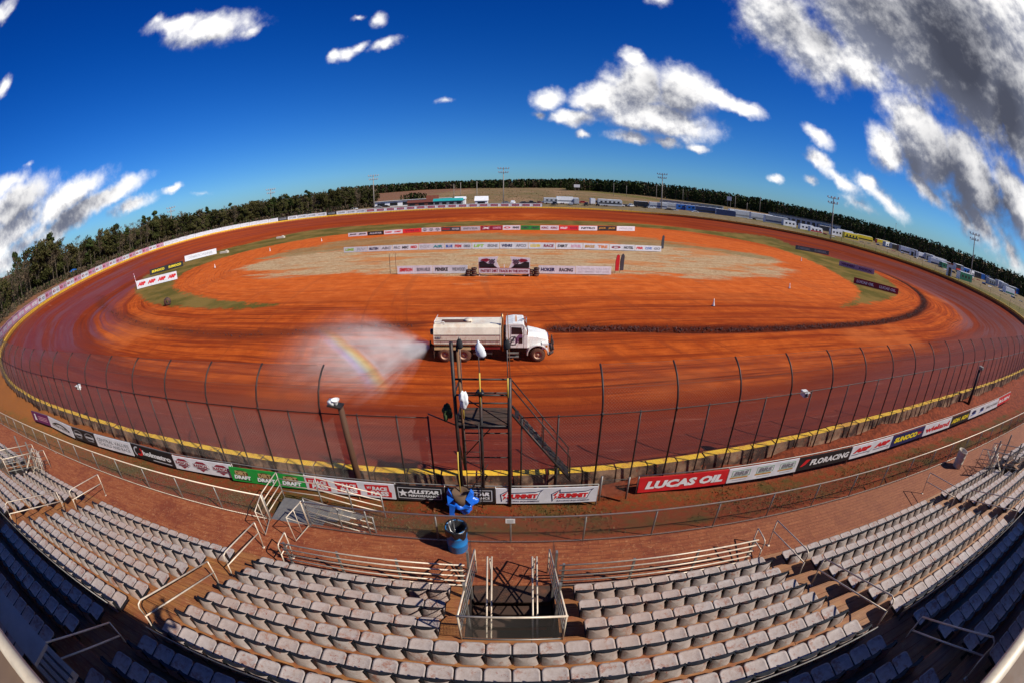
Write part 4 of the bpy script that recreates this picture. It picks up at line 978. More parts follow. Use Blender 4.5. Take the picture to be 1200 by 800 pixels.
def d_emblem(c1, c2, word, c3='white'):
    def f(pn, a, b2, H, ci):
        w = b2 - a; pn.poly([(a + w * .14, H * .66), (a + w * .32, H * .86), (a + w * .66, H * .86), (a + w * .84, H * .66), (a + w * .80, H * .42), (a + w * .5, H * .10), (a + w * .18, H * .42)], ci(c1))
        pn.rect(a + w * .08, H * .42, a + w * .90, H * .70, ci(c3), 2); pn.frame(a + w * .08, H * .42, a + w * .90, H * .70, .015, ci(c2), 3); pn.text(word, a + w * .12, H * .47, a + w * .86, H * .66, ci(c1), 4, .05); pn.rect(a + w * .2, H * .28, a + w * .8, H * .33, ci(c2), 2)
    return f
def d_holm(pn, L, H, ci):
    pn.text('holmatro', L * .28, H * .34, L * .95, H * .72, ci('white'), 2, .05)
    pn.ell(L * .19, H * .56, L * .10, H * .34, ci('red'), 1, 10, .55, -2.2, 1.0); pn.ell(L * .15, H * .5, L * .10, H * .40, ci('lgrey'), 2, 10, .72, 1.3, 4.2)
    pn.rect(L * .5, H * .10, L * .93, H * .17, ci('lgrey'), 1)
def d_draft(pn, a, b2, H, ci):
    w = b2 - a; pn.ell(a + w * .5, H * .62, w * .30, H * .24, ci('brown'), 1); pn.text('DIRT', a + w * .24, H * .50, a + w * .76, H * .80, ci('tan'), 2, .05); pn.text('DRAFT', a + w * .14, H * .20, a + w * .88, H * .48, ci('white'), 3, .06, .15); pn.rect(a + w * .14, H * .13, a + w * .86, H * .18, ci('black'), 2)
def d_brs(pn, a, b2, H, ci):
    w = b2 - a; pn.frame(a + w * .14, H * .42, a + w * .86, H * .84, .018, ci('green')); pn.text('BRS', a + w * .22, H * .48, a + w * .80, H * .78, ci('grey'), 2, .05, .15); pn.rect(a + w * .10, H * .28, a + w * .80, H * .38, ci('gold')); pn.rect(a + w * .2, H * .14, a + w * .76, H * .17, ci('grey'))
def d_flo(pn, L, H, ci): pn.poly([(L * .04, H * .30), (L * .12, H * .78), (L * .20, H * .78), (L * .13, H * .42), (L * .08, H * .30)], ci('red')); pn.text('FLORACING', L * .21, H * .28, L * .96, H * .72, ci('white'), 2, .04, .15)
def d_arp(pn, a, b2, H, ci): w = b2 - a; pn.text('ARP', a + w * .08, H * .42, a + w * .9, H * .80, ci('red'), 2, .09, .3); pn.rect(a + w * .06, H * .26, a + w * .9, H * .31, ci('navy')); pn.poly([(a + w * .8, H * .12), (a + w * .9, H * .12), (a + w, H * .5), (a + w * .94, H * .5)], ci('lgrey'))
def d_sun(pn, L, H, ci): pn.text('SUNOCO', L * .08, H * .28, L * .78, H * .74, ci('yellow'), 2, .07, .12); pn.poly([(L * .80, H * .40), (L * .96, H * .52), (L * .80, H * .66)], ci('red')); pn.poly([(L * .82, H * .32), (L * .94, H * .44), (L * .82, H * .40)], ci('yellow'))
def d_lucas(pn, L, H, ci): pn.text('LUCAS OIL', L * .07, H * .22, L * .95, H * .76, ci('white'), 2, .06, .18)
def d_arch(pn, L, H, ci): pn.ell(L * .5, H * .28, L * .36, H * .48, ci('black'), 1, 16, .72, .1, pi - .1); pn.rect(L * .14, H * .30, L * .86, H * .48, ci('black')); pn.text('RACEWAY', L * .18, H * .33, L * .82, H * .45, ci('white'), 2, .03)
def d_mark(pn, L, H, ci):
    pn.ell(L * .2, H * .72, L * .05, H * .12, ci('white')); pn.poly([(L * .14, H * .2), (L * .28, H * .2), (L * .24, H * .62), (L * .17, H * .62)], ci('white'))
    for k in range(3): pn.rect(L * .38, H * (.3 + .16 * k), L * .9, H * (.37 + .16 * k), ci('pink'))
def d_two(pn, a, b2, H, ci): w = b2 - a; pn.ell(a + w * .5, H * .55, w * .40, H * .34, ci('grey'), 1, 18, .8); pn.rect(a + w * .2, H * .45, a + w * .85, H * .6, ci('lgrey'), 2); pn.rect(a + w * .3, H * .2, a + w * .8, H * .27, ci('grey'), 2)
def d_blob(pn, a, b2, H, ci): w = b2 - a; pn.ell(a + w * .5, H * .62, w * .26, H * .20, ci('navy')); pn.poly([(a + w * .2, H * .25), (a + w * .8, H * .40), (a + w * .7, H * .52), (a + w * .25, H * .38)], ci('blue'))
NB = [ # px bottom-left, py, px right, py, bg, draw, label
 (40, 492, 60, 499, 'purple', d_mark, 'purple banner with a pale figure mark, leftmost on the verge fence'),
 (60, 499, 88, 513, 'cloth', d_arch, 'white banner with a black arched emblem near the left end of the verge fence'),
 (88, 513, 115, 522, 'black', rep(2, d_two), 'black banner with two grey ringed emblems on the verge fence'),
 (115, 522, 158, 534, 'cloth', txt([('CENTRAL VALUES', .54, .80, 'grey'), ('TO BUILD AND RACE', .22, .46, 'grey')], 'grey', bold=.02), 'white banner with two lines of grey lettering left of the black banner with red swirl'),
 (158, 534, 207, 548, 'black', d_holm, 'black banner lettered holmatro with a red swirl'),
 (207, 548, 276, 560, 'cloth', rep(3, d_emblem('maroon', 'grey', 'RADICAL')), 'white banner with three maroon pointed emblems'),
 (273, 562, 360, 573, 'green', rep(3, d_draft), 'green banner with three DIRT DRAFT emblems'),
 (360, 573, 466, 582, 'cloth', rep(3, d_ticket), 'white banner with three red RACE PASS tickets'),
 (466, 582, 523, 584, 'black', d_allstar, 'black ALLSTAR banner beside the red ticket banner'),
 (523, 584, 581, 585, 'black', d_allstar, 'black ALLSTAR banner partly behind the blue tarpaulin'),
 (581, 585, 698, 582, 'cloth', rep(2, d_summit), 'white banner with two red SUMMIT logos below the flag stand stair'),
 (746, 577, 850, 566, 'red', d_lucas, 'red banner lettered LUCAS OIL in white by the fence gap'),
 (850, 566, 932, 552, 'cloth', rep(3, d_brs), 'white banner with three BRS marks'),
 (932, 552, 994, 538, 'black', d_flo, 'black banner lettered FLORACING'),
 (994, 538, 1042, 524, 'cloth', rep(2, d_arp), 'white banner lettered ARP twice in red'),
 (1042, 524, 1080, 511, 'navy', d_sun, 'dark banner lettered SUNOCO in yellow on the verge fence'),
 (1080, 511, 1112, 500, 'cloth', txt([('wieland', .25, .78, 'red')], 'red', bold=.04), 'white banner lettered wieland in red'),
 (1112, 500, 1134, 491, 'black', txt([('ADH', .28, .72, 'yellow', .06, .46), ('ADH', .28, .72, 'yellow', .54, .94)], 'yellow', bold=.05), 'black banner with yellow letters right of the red lettered white one'),
 (1134, 491, 1153, 483, 'cloth', rep(2, d_blob), 'white banner with two blue marks near the right end of the verge fence'),
 (1153, 483, 1168, 476, 'cloth', txt([('MOORE', .4, .7, 'grey')], 'grey', bold=.04), 'white and grey banner second from the right end of the verge fence'),
 (1168, 476, 1182, 468, 'red', txt([('RUSH', .3, .75, 'white')], 'white', bold=.04), 'small red banner at the right end of the verge fence'),
]
bpts = []
for (xa, ya, xb, yb, bgc, dr, lab) in NB:
    z = 2.93; p0 = at(xa, ya, z); p1 = at(xb, yb, z)
    if xa in (466, 523, 581): p0.y = 11.02; p1.y = 11.02
    if xb == 466: p1.y = 11.02
    d = (p1 - p0).normalized() * .02
    banner('banner', p0 + d, p1 - d, .66 if xa > 200 else .72, bgc, dr, lab, 'banners on the verge fence'); bpts += [p0, p1]
def low_fence(pts, label):
    t_ = thing('verge_fence', label, 'fence', (pts[0].x, pts[0].y + .08, 0), 0, 'verge fences'); O = t_.location.copy()
    P_ = [Vector((p.x, p.y + .08, p.z + .70)) - O for p in pts]
    mb = MB(); mb.tube(P_, .022, 6); mb.build('top_rail', M_GALV, t_, True)
    for p in P_[::1]: mb = MB(); mb.tube([p - Vector((0, 0, 1.1)), p], .024, 6); mb.build('post', M_GALV, t_, True)
L1 = [bpts[0]] + [bpts[2 * k + 1] for k in range(11)]; L2 = [bpts[22]] + [bpts[2 * k + 1] for k in range(11, 21)]
low_fence(L1, 'low fence carrying the banners left of the gap'); low_fence(L2, 'low fence carrying the banners right of the gap')
# dark panel seen in the gap between the two banner runs
t_ = thing('wire_gate', 'low wire gate post pair in the gap between the banner runs', 'gate', onY(702, 583, 11.1)); O = t_.location.copy()
for x in (0, .95): mb = MB(); mb.tube([(x, 0, -.1), (x, 0, .95 if x == 0 else .85)], .035, 7); mb.build('post', M_GALV, t_, True)
mb = MB(); link_mesh(mb, lambda u, w: Vector((u, .01, w + .02)), .95, .75, .08, .0026); mb.tube([(0, 0, .78), (.95, 0, .78)], .014, 5); mb.build('mesh', M_WIREL, t_)
# ------------------------------------------------------------------ posts with devices
def pole_thing(name, base, h, r, m, label, cat, lean=(0, 0), dev=None):
    t_ = thing(name, label, cat, base); mb = MB(); mb.tube([(0, 0, -.3), (lean[0] * .5, lean[1] * .5, h * .5), (lean[0], lean[1], h)], [r * 1.1, r, r * .9], 10); mb.build('pole', m, t_, True); return t_, Vector((lean[0], lean[1], h))
t_, top = pole_thing('timber_post', (-5.38, 11.55, 2.6), 3.62, .115, mat('dark_brown_timber', (.085, .035, .016), .8, 0, .3, (.2, .08, .03), 4., .4), 'stout brown timber post with a pale loudspeaker on its top', 'post', (-.12, 0))
mb = MB(); mb.box(top + Vector((-.12, -.1, .12)), (.5, .34, .05), 0, Matrix.Rotation(.15, 3, 'Y')); mb.build('bracket', M_STEEL, t_)
mb = MB(); mb.lathe([(.04, 0), (.07, .05), (.12, .16), (.15, .2), (.14, .2), (.05, .05)], (top.x - .1, top.y - .1, top.z + .12), 'z', 14); mb.box(top + Vector((-.25, -.1, .22)), (.2, .22, .16)); mb.build('loudspeaker', M_WHITE, t_, True)
t_, top = pole_thing('floodlight_post', onY(1130, 486, 13.9), 3.6, .13, M_STEEL, 'thick black post with a small lamp at the right end of the catch fence', 'post', (.1, 0))
mb = MB(); mb.box(top + Vector((0, -.1, .12)), (.4, .3, .25)); mb.box(top + Vector((0.05, -.28, .14)), (.3, .06, .18)); mb.build('lamp_head', M_GALV, t_)
def small_cam(p, label):
    t_ = thing('camera_box', label, 'camera', p); mb = MB(); mb.box((0, 0, 0), (.26, .3, .2)); mb.box((0, -.03, .12), (.3, .38, .03)); mb.box((.16, 0, -.08), (.06, .1, .16)); o = mb.build('housing', M_WHITE, t_); bev(o, .01, 2)
    mb = MB(); mb.lathe([(.0, -.02), (.06, 0), (.06, .05), (.045, .05)], (-.02, -.18, 0), 'y', 10); mb.build('lens', M_BLACK, t_, True)
small_cam(onY(943, 461, 13.0), 'white camera box clamped to a catch fence post on the right')
small_cam(onY(92, 453, 12.9), 'small white camera box on the catch fence far to the left')
# ------------------------------------------------------------------ barrels and tarpaulin
M_BLUE = mat('blue_barrel_plastic', (.012, .16, .42), .35, 0, .25, (.25, .09, .05), 3.); M_LINER = mat('black_bin_liner', (.010, .010, .012), .28, 0, 0, spec=.6)
def barrel(p, m, label, liner=True, tilt=None):
    t_ = thing('barrel', label, 'barrel', p)
    prof = [(.0, 0), (.275, 0), (.285, .02), (.285, .27), (.297, .29), (.285, .31), (.285, .57), (.297, .59), (.285, .61), (.288, .86), (.298, .875), (.288, .89), (.27, .88), (.27, .30), (0, .28)]
    mb = MB(); mb.lathe(prof, n=28); mb.build('drum', m, t_, True)
    if liner:
        mb = MB(); n = 32; vs = []; prof2 = [(.305, .66, .05), (.318, .74, .03), (.312, .86, .012), (.305, .905, .012), (.25, .87, .02), (.20, .62, .05), (.0, .55, 0)]
        for r, h, j in prof2:
            for k in range(n): a = 2 * pi * k / n; rr = r + j * .6 * sin(a * 7 + h * 9) * (r > 0); vs.append((rr * cos(a), rr * sin(a), h + j * 1.4 * sin(a * 3 + 1) + (j * sin(a * 9))))
        fs_ = [(i * n + k, i * n + (k + 1) % n, (i + 1) * n + (k + 1) % n, (i + 1) * n + k) for i in range(6) for k in range(n)]; mb.add(vs, fs_); mb.build('bin_liner', M_LINER, t_, True)
    return t_
b1 = barrel(at(537, 641, Z0), M_BLUE, 'blue barrel bin with a black liner on the walkway left of the stairwell')
M_TANB = mat('faded_white_drum', (.62, .55, .45), .5, 0, .35, (.4, .2, .1), 3.)
b2 = barrel(at(1121, 546, Z0), M_TANB, 'faded white drum standing by the walkway fence far to the right', False); 
M_TARP = mat('bright_blue_tarpaulin', (.01, .13, .62), .35, 0, 0, spec=.6)
tp = at(541, 596, 2.95)
t_ = thing('covered_bin', 'bright blue tarpaulin tied round a bin in front of the black banners', 'covered bin', tp)
lo = lumpy('tarpaulin', (0, 0, 0), .38, M_TARP, None, None, 4, .34, 5, (1.0, .62, .82)); lo.parent = t_; lo.location = (.06, 0, .32)
for sx in (-1, 1):
    mb = MB(); pts = [(sx * .18, -.2, .62), (sx * .34, -.16, .95), (sx * .42, -.08, .74), (sx * .38, -.3, .45)]
    mb.add(pts + [(p[0] + sx * .02, p[1] + .12, p[2]) for p in pts], [(0, 1, 2, 3), (7, 6, 5, 4), (0, 4, 5, 1), (1, 5, 6, 2), (2, 6, 7, 3), (3, 7, 4, 0)]); mb.build('tarpaulin_corner', M_TARP, t_)
mb = MB(); pts = [(-.34, -.26, .42), (-.14, -.32, .40), (-.2, -.36, .1), (-.16, -.40, -.12), (-.36, -.36, .0)]
mb.add(pts + [(p[0], p[1] + .05, p[2]) for p in pts], [(0, 1, 2, 3, 4), (9, 8, 7, 6, 5)] + [(k, 5 + k, 5 + (k + 1) % 5, (k + 1) % 5) for k in range(5)])
mb.build('tarpaulin_corner', M_TARP, t_)
mb = MB(); mb.lathe([(0, 0), (.25, .02), (.27, .5), (.24, .48), (0, .35)], (0, 0, .28), n=18); mb.build('bin_mouth', mat('brown_sacking', (.12, .07, .04), .95), t_, True)
mb = MB(); mb.tube([(0, .1, .6), (-.02, .16, 1.5), (-.0, .2, 2.2)], .022, 6); mb.build('stake', M_YP, t_, True)

# ------------------------------------------------------------------ water truck
M_TRW = mat('dusty_white_truck_paint', (.76, .69, .55), .38, 0, .5, (.50, .25, .12), 1.3); M_TRC = mat('cab_white_paint', (.80, .79, .74), .3, 0, .15, (.45, .2, .1), 2.); 
for _m in (M_TRW, M_TRC):
    _t = NT(_m.node_tree); _b = _m.node_tree.nodes['Principled BSDF']; _src = _b.inputs['Base Color'].links[0].from_socket; _P = _t.pos(); _z = _t.xyz(_P)[2]
    _n = _t.noise(_t.vmath('MULTIPLY', _P, (1.6, 1.6, .8)), 2.2, 7, .75); _f = _t.step(_t.math('ADD', _n, _t.math('MULTIPLY', _t.math('SUBTRACT', 2.1, _z), .16 if _m is M_TRW else .10)), .55, .75, 0, .7 if _m is M_TRW else .45)
    _t.link(_t.mix(_f, _src, (.36, .12, .05)), _b.inputs['Base Color'])
M_CHAS = mat('muddy_chassis', (.035, .022, .018), .8, 0, .5, (.22, .06, .03), 4.)
M_MUDT = mat('muddy_tyre', (.10, .040, .022), .9, 0, .5, (.30, .09, .04), 8.); M_RED = mat('red_lens', (.5, .01, .01), .2); M_AMB = mat('amber_lens', (.6, .2, .01), .2)
def wheel(parent, x, y, r, w, dual=False, name='wheel', mt=None, mr=None, n=28):
    wp = MB(); wp.lathe([(r * .56, -w / 2), (r * .90, -w / 2), (r * .985, -w * .36), (r, -w * .15), (r, w * .15), (r * .985, w * .36), (r * .90, w / 2), (r * .56, w / 2)], (0, 0, 0), 'y', n)
    if n > 16:
        for k in range(26):
            a = 2 * pi * k / 26; wp.box((r * 1.0 * cos(a), 0, r * 1.0 * sin(a)), (.03, w * .8, .05), 0, Matrix.Rotation(-a, 3, 'Y'))
    tyre = wp.build('tyre', mt or M_MUDT, parent, True)
    wh = MB(); s = -1 if y < 0 else 1
    wh.lathe([(0, s * w * .30), (r * .18, s * w * .32), (r * .2, s * w * .16), (r * .44, s * w * .12), (r * .52, s * w * .42), (r * .575, s * w * .5), (r * .575, -s * w * .4), (0, -s * w * .38)], (0, 0, 0), 'y', n)
    if n > 16:
        for k in range(8): a = 2 * pi * k / 8; wh.lathe([(.0, s * w * .23), (.022, s * w * .22), (.022, s * w * .1)], (r * .31 * cos(a), 0, r * .31 * sin(a)), 'y', 6)
    rim = wh.build('rim', mr or mat('dusty_wheel_rim', (.50, .30, .20), .6, .2, .5, (.32, .11, .06), 6), parent, True)
    root = empty(name, (x, y, r)); root.parent = parent; tyre.parent = root; rim.parent = root
    return root
tg = on_ground(577, 424.5); TRX0 = on_ground(507, 424).x; TRX1 = on_ground(648, 424).x
truck = thing('water_truck', 'dusty white water tanker truck spraying the track', 'truck', (0, tg.y + 1.2, tg.z), 0)
X0 = TRX0; X1 = TRX1; LT = X1 - X0
truck.location = (X0, tg.y + 1.25, gz(0, tg.y + 1.2) + .0)
# local x from 0 (rear) to LT (front bumper)
k_ = LT / 9.2
def sx(v): return v * k_
mb = MB(); mb.bbox(.1, sx(8.6), -.42, -.30, .70, .95); mb.bbox(.1, sx(8.6), .30, .42, .70, .95); mb.bbox(.1, sx(.2), -.42, .42, .7, .95); mb.build('chassis', M_CHAS, truck)
# tank: octagonal box with lowered centre trough on the roof, belts
def tanksec(x, s=1.): return [(x, y * s, z) for (y, z) in ((-.95, 1.18), (-1.20, 1.40), (-1.22, 2.10), (-1.05, 2.62), (-.80, 2.82), (.80, 2.82), (1.05, 2.62), (1.22, 2.10), (1.20, 1.40), (.95, 1.18))]
mb = MB(); a = tanksec(sx(.18)); mb.prism(a, (sx(5.05), 0, 0)); o = mb.build('tank', M_TRW, truck); fixnormals(o); bev(o, .03, 2)
mb = MB()
for x in (.20, 5.20): 
    q = [(sx(x) , y * 1.015, 2. + (z - 2.) * 1.03) for (_, y, z) in tanksec(0)]; mb = MB(); mb.prism(q, (.07, 0, 0)); mb.build('end_band', M_TRW, truck)
for y in (-1.245, 1.222):
    for z in (1.42, 1.68, 2.12): mb = MB(); mb.bbox(sx(.22), sx(5.2), y, y + .023, z - .018, z + .018); mb.build('side_rib', mat('grime_line', (.16, .09, .06), .8), truck)
mb = MB(); mb.bbox(sx(.7), sx(3.0), -.50, .22, 2.825, 2.85); mb.build('roof_walkway', mat('mud_brown', (.10, .04, .025), .9), truck)
mb = MB(); mb.lathe([(0, .16), (.26, .16), (.28, .12), (.28, 0)], (sx(2.75), -.1, 2.82), 'z', 20); mb.build('hatch', M_TRW, truck, True)
mb = MB(); mb.tube([(sx(.25), -.85, 2.84), (sx(.25), -.85, 3.0), (sx(1.0), -.85, 3.0), (sx(1.05), -.85, 2.84)], .025, 6); mb.tube([(sx(.25), -.85, 3.0), (sx(.25), .85, 3.0)], .025, 6); mb.build('roof_rail', M_TRC, truck, True)
for y in (-1.22, 1.16): mb = MB(); mb.bbox(sx(.2), sx(3.0), y, y + .06, .98, 1.16); mb.build('fender_skirt', mat('tan_skirt', (.55, .38, .18), .6, 0, .4), truck)
mb = MB(); mb.bbox(sx(3.0), sx(5.2), -1.2, -1.12, 1.02, 1.16); mb.build('side_rail', mat('dark_red_rail', (.16, .012, .012), .5), truck)
mb = MB(); mb.bbox(sx(3.1), sx(4.6), -1.05, -.45, .5, 1.0); o = mb.build('fuel_tank', M_CHAS, truck); bev(o, .08, 3)
mb = MB(); mb.bbox(sx(.3), sx(.7), -1.235, -1.225, 1.9, 1.98); pn = Panel(mb, (sx(.32), -1.236, 1.82), (1, 0, 0), (0, 0, 1)); pn.rect(0, 0, .4, .16, 0); pn.text('2-13', .03, .02, .37, .14, 1, 2, .03); mb.build('number_plate', [ink('dgrey'), ink('lgrey')], truck)
mb = MB(); mb.lathe([(0, -.12), (.20, -.12), (.24, 0), (.20, .12), (0, .12)], (sx(.02), -.7, 2.2), 'x', 16); mb.build('rear_lamp_housing', M_BLACK, truck, True)
mb = MB(); mb.tube([(sx(.15), 0, .9), (-.12, 0, .85), (-.28, 0, .95)], .09, 10); mb.lathe([(.08, 0), (.3, -.02), (.3, -.05), (.06, -.08)], (-.28, 0, .95), 'x', 14); mb.build('spray_nozzle', M_CHAS, truck, True)
# cab
CX = sx(5.62)
mb = MB(); side = [(CX, 1.05), (CX, 2.86), (CX + .55, 2.95), (CX + 1.28, 2.92), (CX + 1.62, 2.15), (CX + 1.62, 1.05)]
mb.prism([(x, -1.06, z) for x, z in side], (0, 2.12, 0)); o = mb.build('cab', M_TRC, truck); fixnormals(o); bev(o, .05, 3)
mb = MB(); mb.prism([(CX + .42, -1.075, 2.12), (CX + 1.22, -1.075, 2.12), (CX + 1.14, -1.075, 2.62), (CX + .42, -1.075, 2.66)], (0, .02, 0)); mb.build('side_window', M_GLASS, truck)
mb = MB(); mb.prism([(CX + .42, 1.06, 2.12), (CX + 1.22, 1.06, 2.12), (CX + 1.14, 1.06, 2.62), (CX + .42, 1.06, 2.66)], (0, .02, 0)); mb.build('side_window', M_GLASS, truck)
mb = MB(); mb.add([(CX + 1.625, -.92, 2.18), (CX + 1.625, .92, 2.18), (CX + 1.345, .88, 2.82), (CX + 1.345, -.88, 2.82), (CX + 1.60, -.92, 2.17), (CX + 1.60, .92, 2.17), (CX + 1.32, .88, 2.81), (CX + 1.32, -.88, 2.81)], [(0, 1, 2, 3), (7, 6, 5, 4), (0, 4, 5, 1), (1, 5, 6, 2), (2, 6, 7, 3), (3, 7, 4, 0)]); mb.build('windscreen', M_GLASS, truck)
mb = MB(); mb.bbox(CX + .95, CX + 1.22, -1.08, -1.05, 1.45, 1.85); mb.build('lower_window', M_GLASS, truck)
mb = MB(); pn = Panel(mb, (CX + .12, -1.065, 1.2), (1, 0, 0), (0, 0, 1)); pn.ell(.40, .42, .30, .34, 0, 1, 16, .82); pn.poly([(.15, .2), (.3, .25), (.62, .75), (.5, .78)], 0, 2); pn.rect(.18, .1, .62, .16, 0); pn.text('CO', .25, .35, .52, .55, 0, 3, .03); mb.build('door_emblem', [ink('dgrey')], truck)
mb = MB(); mb.frame_ = None
pn = Panel(mb, (CX + .34, -1.066, 1.08), (1, 0, 0), (0, 0, 1)); pn.frame(0, 0, .98, 1.68, .018, 0); mb.build('door_seam', M_CHAS, truck)
# hood
mb = MB(); vs = []
for x, zt, hw, zb_ in ((CX + 1.60, 2.18, .92, 1.0), (CX + 2.3, 2.06, .80, 1.0), (CX + 2.95, 1.90, .68, .9), (CX + 3.12, 1.72, .62, .85)):
    vs += [(x, -hw, zb_), (x, -hw, zt - .28), (x, -hw + .18, zt), (x, hw - .18, zt), (x, hw, zt - .28), (x, hw, zb_)]
fs_ = [(i * 6 + k, i * 6 + (k + 1) % 6, (i + 1) * 6 + (k + 1) % 6, (i + 1) * 6 + k) for i in range(3) for k in range(6)] + [tuple(range(6))[::-1], tuple(18 + k for k in range(6))]
mb.add(vs, fs_); o = mb.build('hood', M_TRC, truck); fixnormals(o); bev(o, .05, 3)
mb = MB(); mb.box((CX + 3.14, 0, 1.32), (.05, .95, .8)); o = mb.build('grille', M_CHROME, truck)
FXW = CX + 2.35
for s in (-1, 1):   # fenders
    mb = MB(); n = 14; vs = []
    for k in range(n + 1):
        a = pi * (1.02 - 1.0 * k / n); 
        for (yy, rr) in ((1.18, .70), (1.18, .76), (.62, .80), (.62, .66)): vs.append((FXW + rr * cos(a) * 1.06, s * yy, .58 + rr * sin(a)))
    mb.add(vs, [(i * 4 + k, i * 4 + (k + 1) % 4, (i + 1) * 4 + (k + 1) % 4, (i + 1) * 4 + k) for i in range(n) for k in range(4)] + [(0, 1, 2, 3), (n * 4 + 3, n * 4 + 2, n * 4 + 1, n * 4)])
    mb.bbox(FXW + .3, CX + 3.12, s * 1.12 if s < 0 else .55, s * .55 if s < 0 else 1.12, 1.0, 1.42)
    o = mb.build('fender', M_TRC, truck); fixnormals(o, 50)
    mb = MB(); mb.lathe([(0, .05), (.11, .04), (.13, 0)], (CX + 3.14, s * .82, 1.25), 'x', 16); mb.build('headlight', M_CHROME, truck, True)
    mb = MB(); mb.box((CX + 2.98, s * 1.13, 1.24), (.14, .03, .14)); mb.build('marker_lamp', M_AMB, truck)
    mb = MB(); mb.tube([(CX + 1.4, s * 1.08, 2.1), (CX + 1.55, s * 1.32, 2.15), (CX + 1.55, s * 1.32, 2.7), (CX + 1.42, s * 1.06, 2.75)], .016, 6); mb.box((CX + 1.55, s * 1.33, 2.4), (.08, .2, .42)); mb.build('mirror', M_CHROME, truck)
    mb = MB(); mb.bbox(CX + .1, CX + .95, s * 1.12 if s < 0 else .8, s * .8 if s < 0 else 1.12, .62, .68); mb.bbox(CX + .1, CX + .95, s * 1.14 if s < 0 else .85, s * .85 if s < 0 else 1.14, .34, .40); mb.bbox(CX + .1, CX + .16, s * 1.1 if s < 0 else .85, s * .85 if s < 0 else 1.1, .34, 1.05); mb.build('step', M_GALV, truck)
mb = MB(); mb.tube([(CX + 3.12, -1.12, .62), (CX + 3.42, -.8, .66), (CX + 3.42, .8, .66), (CX + 3.12, 1.12, .62)], .13, 8); 
for y in (-.7, .7): mb.tube([(CX + 3.45, y, .7), (CX + 3.50, y, 1.45)], .05, 6)
mb.tube([(CX + 3.5, -.75, 1.3), (CX + 3.5, .75, 1.3)], .05, 6); mb.tube([(CX + 3.52, -1.0, .95), (CX + 3.52, 1.0, .95)], .05, 6); mb.build('bumper', M_CHAS, truck, True)
mb = MB(); mb.tube([(CX - .22, -.92, .8), (CX - .22, -.92, 3.1), (CX - .26, -.92, 3.62)], .075, 10); mb.build('exhaust_stack', mat('tarnished_pipe', (.40, .22, .10), .4, .7, .4), truck, True)
mb = MB(); mb.tube([(CX + 1.0, -.5, 2.95), (CX + 1.0, -.5, 3.05), (CX + 1.35, -.5, 3.05)], .03, 6); mb.lathe([(.02, 0), (.07, .18), (.08, .2)], (CX + 1.1, -.5, 3.07), 'x', 10)
mb.build('air_horn', M_CHROME, truck, True)
for y in (-.6, -.3, 0, .3, .6): mb = MB(); mb.box((CX + .75, y, 2.97), (.12, .07, .05)); mb.build('roof_lamp', M_AMB, truck)
mb = MB(); mb.bbox(CX - .5, CX - .02, -.85, .85, 1.05, 2.2); mb.build('cab_back_frame', M_CHAS, truck)
RW = .54
for x in (sx(.62) + .35, sx(.62) + 1.75):
    for y in (-.98, .98): wheel(truck, x, y, RW, .5)
for y in (-.98, .98): wheel(truck, FXW, y, RW, .34)
for y in (-1.15, .5): mb = MB(); mb.bbox(.12, .16, y, y + .65, .3, .95); mb.build('mud_flap', M_RUB, truck)

# ------------------------------------------------------------------ the spray
nz = truck.location + Vector((-.35, 0, .95))
m_spray = bpy.data.materials.new('water_spray'); m_spray.use_nodes = True; t = NT(m_spray.node_tree); t.n.remove(t.n['Principled BSDF']); out = t.n['Material Output']
P = t.vmath('SUBTRACT', t.pos(), tuple(nz)); q = t.xyz(P)
dist = t.vmath('LENGTH', P, None, 1)
ang = t.math('ARCTAN2', q[1], t.math('MULTIPLY', q[0], -1.))             # sideways angle in the fan
hgt = t.math('ADD', q[2], t.math('MULTIPLY', t.math('MULTIPLY', dist, dist), .004))
streak = t.noise(t.comb(t.math('MULTIPLY', ang, 17.), t.math('MULTIPLY', dist, .16), t.math('MULTIPLY', q[2], .8)), 1.6, 6, .7)
puff = t.noise(P, .55, 6, .65)
fall = t.math('DIVIDE', 1.5, t.math('ADD', .25, t.math('POWER', dist, 1.3)))
edge = t.math('MULTIPLY', t.step(t.math('ADD', t.math('ABSOLUTE', t.math('ADD', ang, .42)), t.math('MULTIPLY', t.math('SUBTRACT', puff, .5), .6)), .78, 1.18, 1., 0.), t.step(t.math('ADD', dist, t.math('MULTIPLY', puff, 5.)), 8.5, 16.5, 1., 0.))
dn = t.math('MULTIPLY', t.math('MULTIPLY', fall, edge), t.math('MULTIPLY', t.step(streak, .40, .64, .02, 1.9), t.step(puff, .32, .62, .35, 1.3)))
dn = t.math('MULTIPLY', dn, t.step(hgt, .3, 2.2, 1., 0.15))
# the bow: rainbow light painted as colour in a mist band, edge-on to camera
bowc = Vector((-4.6, -.9)); bdir = Vector((.84, -1.)).normalized()
Abow, Bbow = Vector((-15.5, 32.5, 1.2)), Vector((-7.3, 22.3, 1.2)); Mbow = (Abow + Bbow) / 2; ub = (Bbow - Abow).normalized(); vb = (Mbow - Vector((0, 0, HC))).normalized(); nb_ = ub.cross(vb).normalized()
if nb_.x < 0: nb_ = -nb_
rel = t.vmath('SUBTRACT', t.pos(), tuple(Mbow)); alongb = t.vmath('DOT_PRODUCT', rel, tuple(ub), 1)
across = t.math('ADD', t.vmath('DOT_PRODUCT', rel, tuple(nb_), 1), t.math('MULTIPLY', t.math('MULTIPLY', alongb, alongb), .016))
across = t.math('SUBTRACT', across, .25)
cr = t.new('ShaderNodeValToRGB'); e = cr.color_ramp; e.elements[0].position = 0; e.elements[0].color = (.9, .93, 1, 1); e.elements[1].position = 1; e.elements[1].color = (.9, .93, 1, 1)
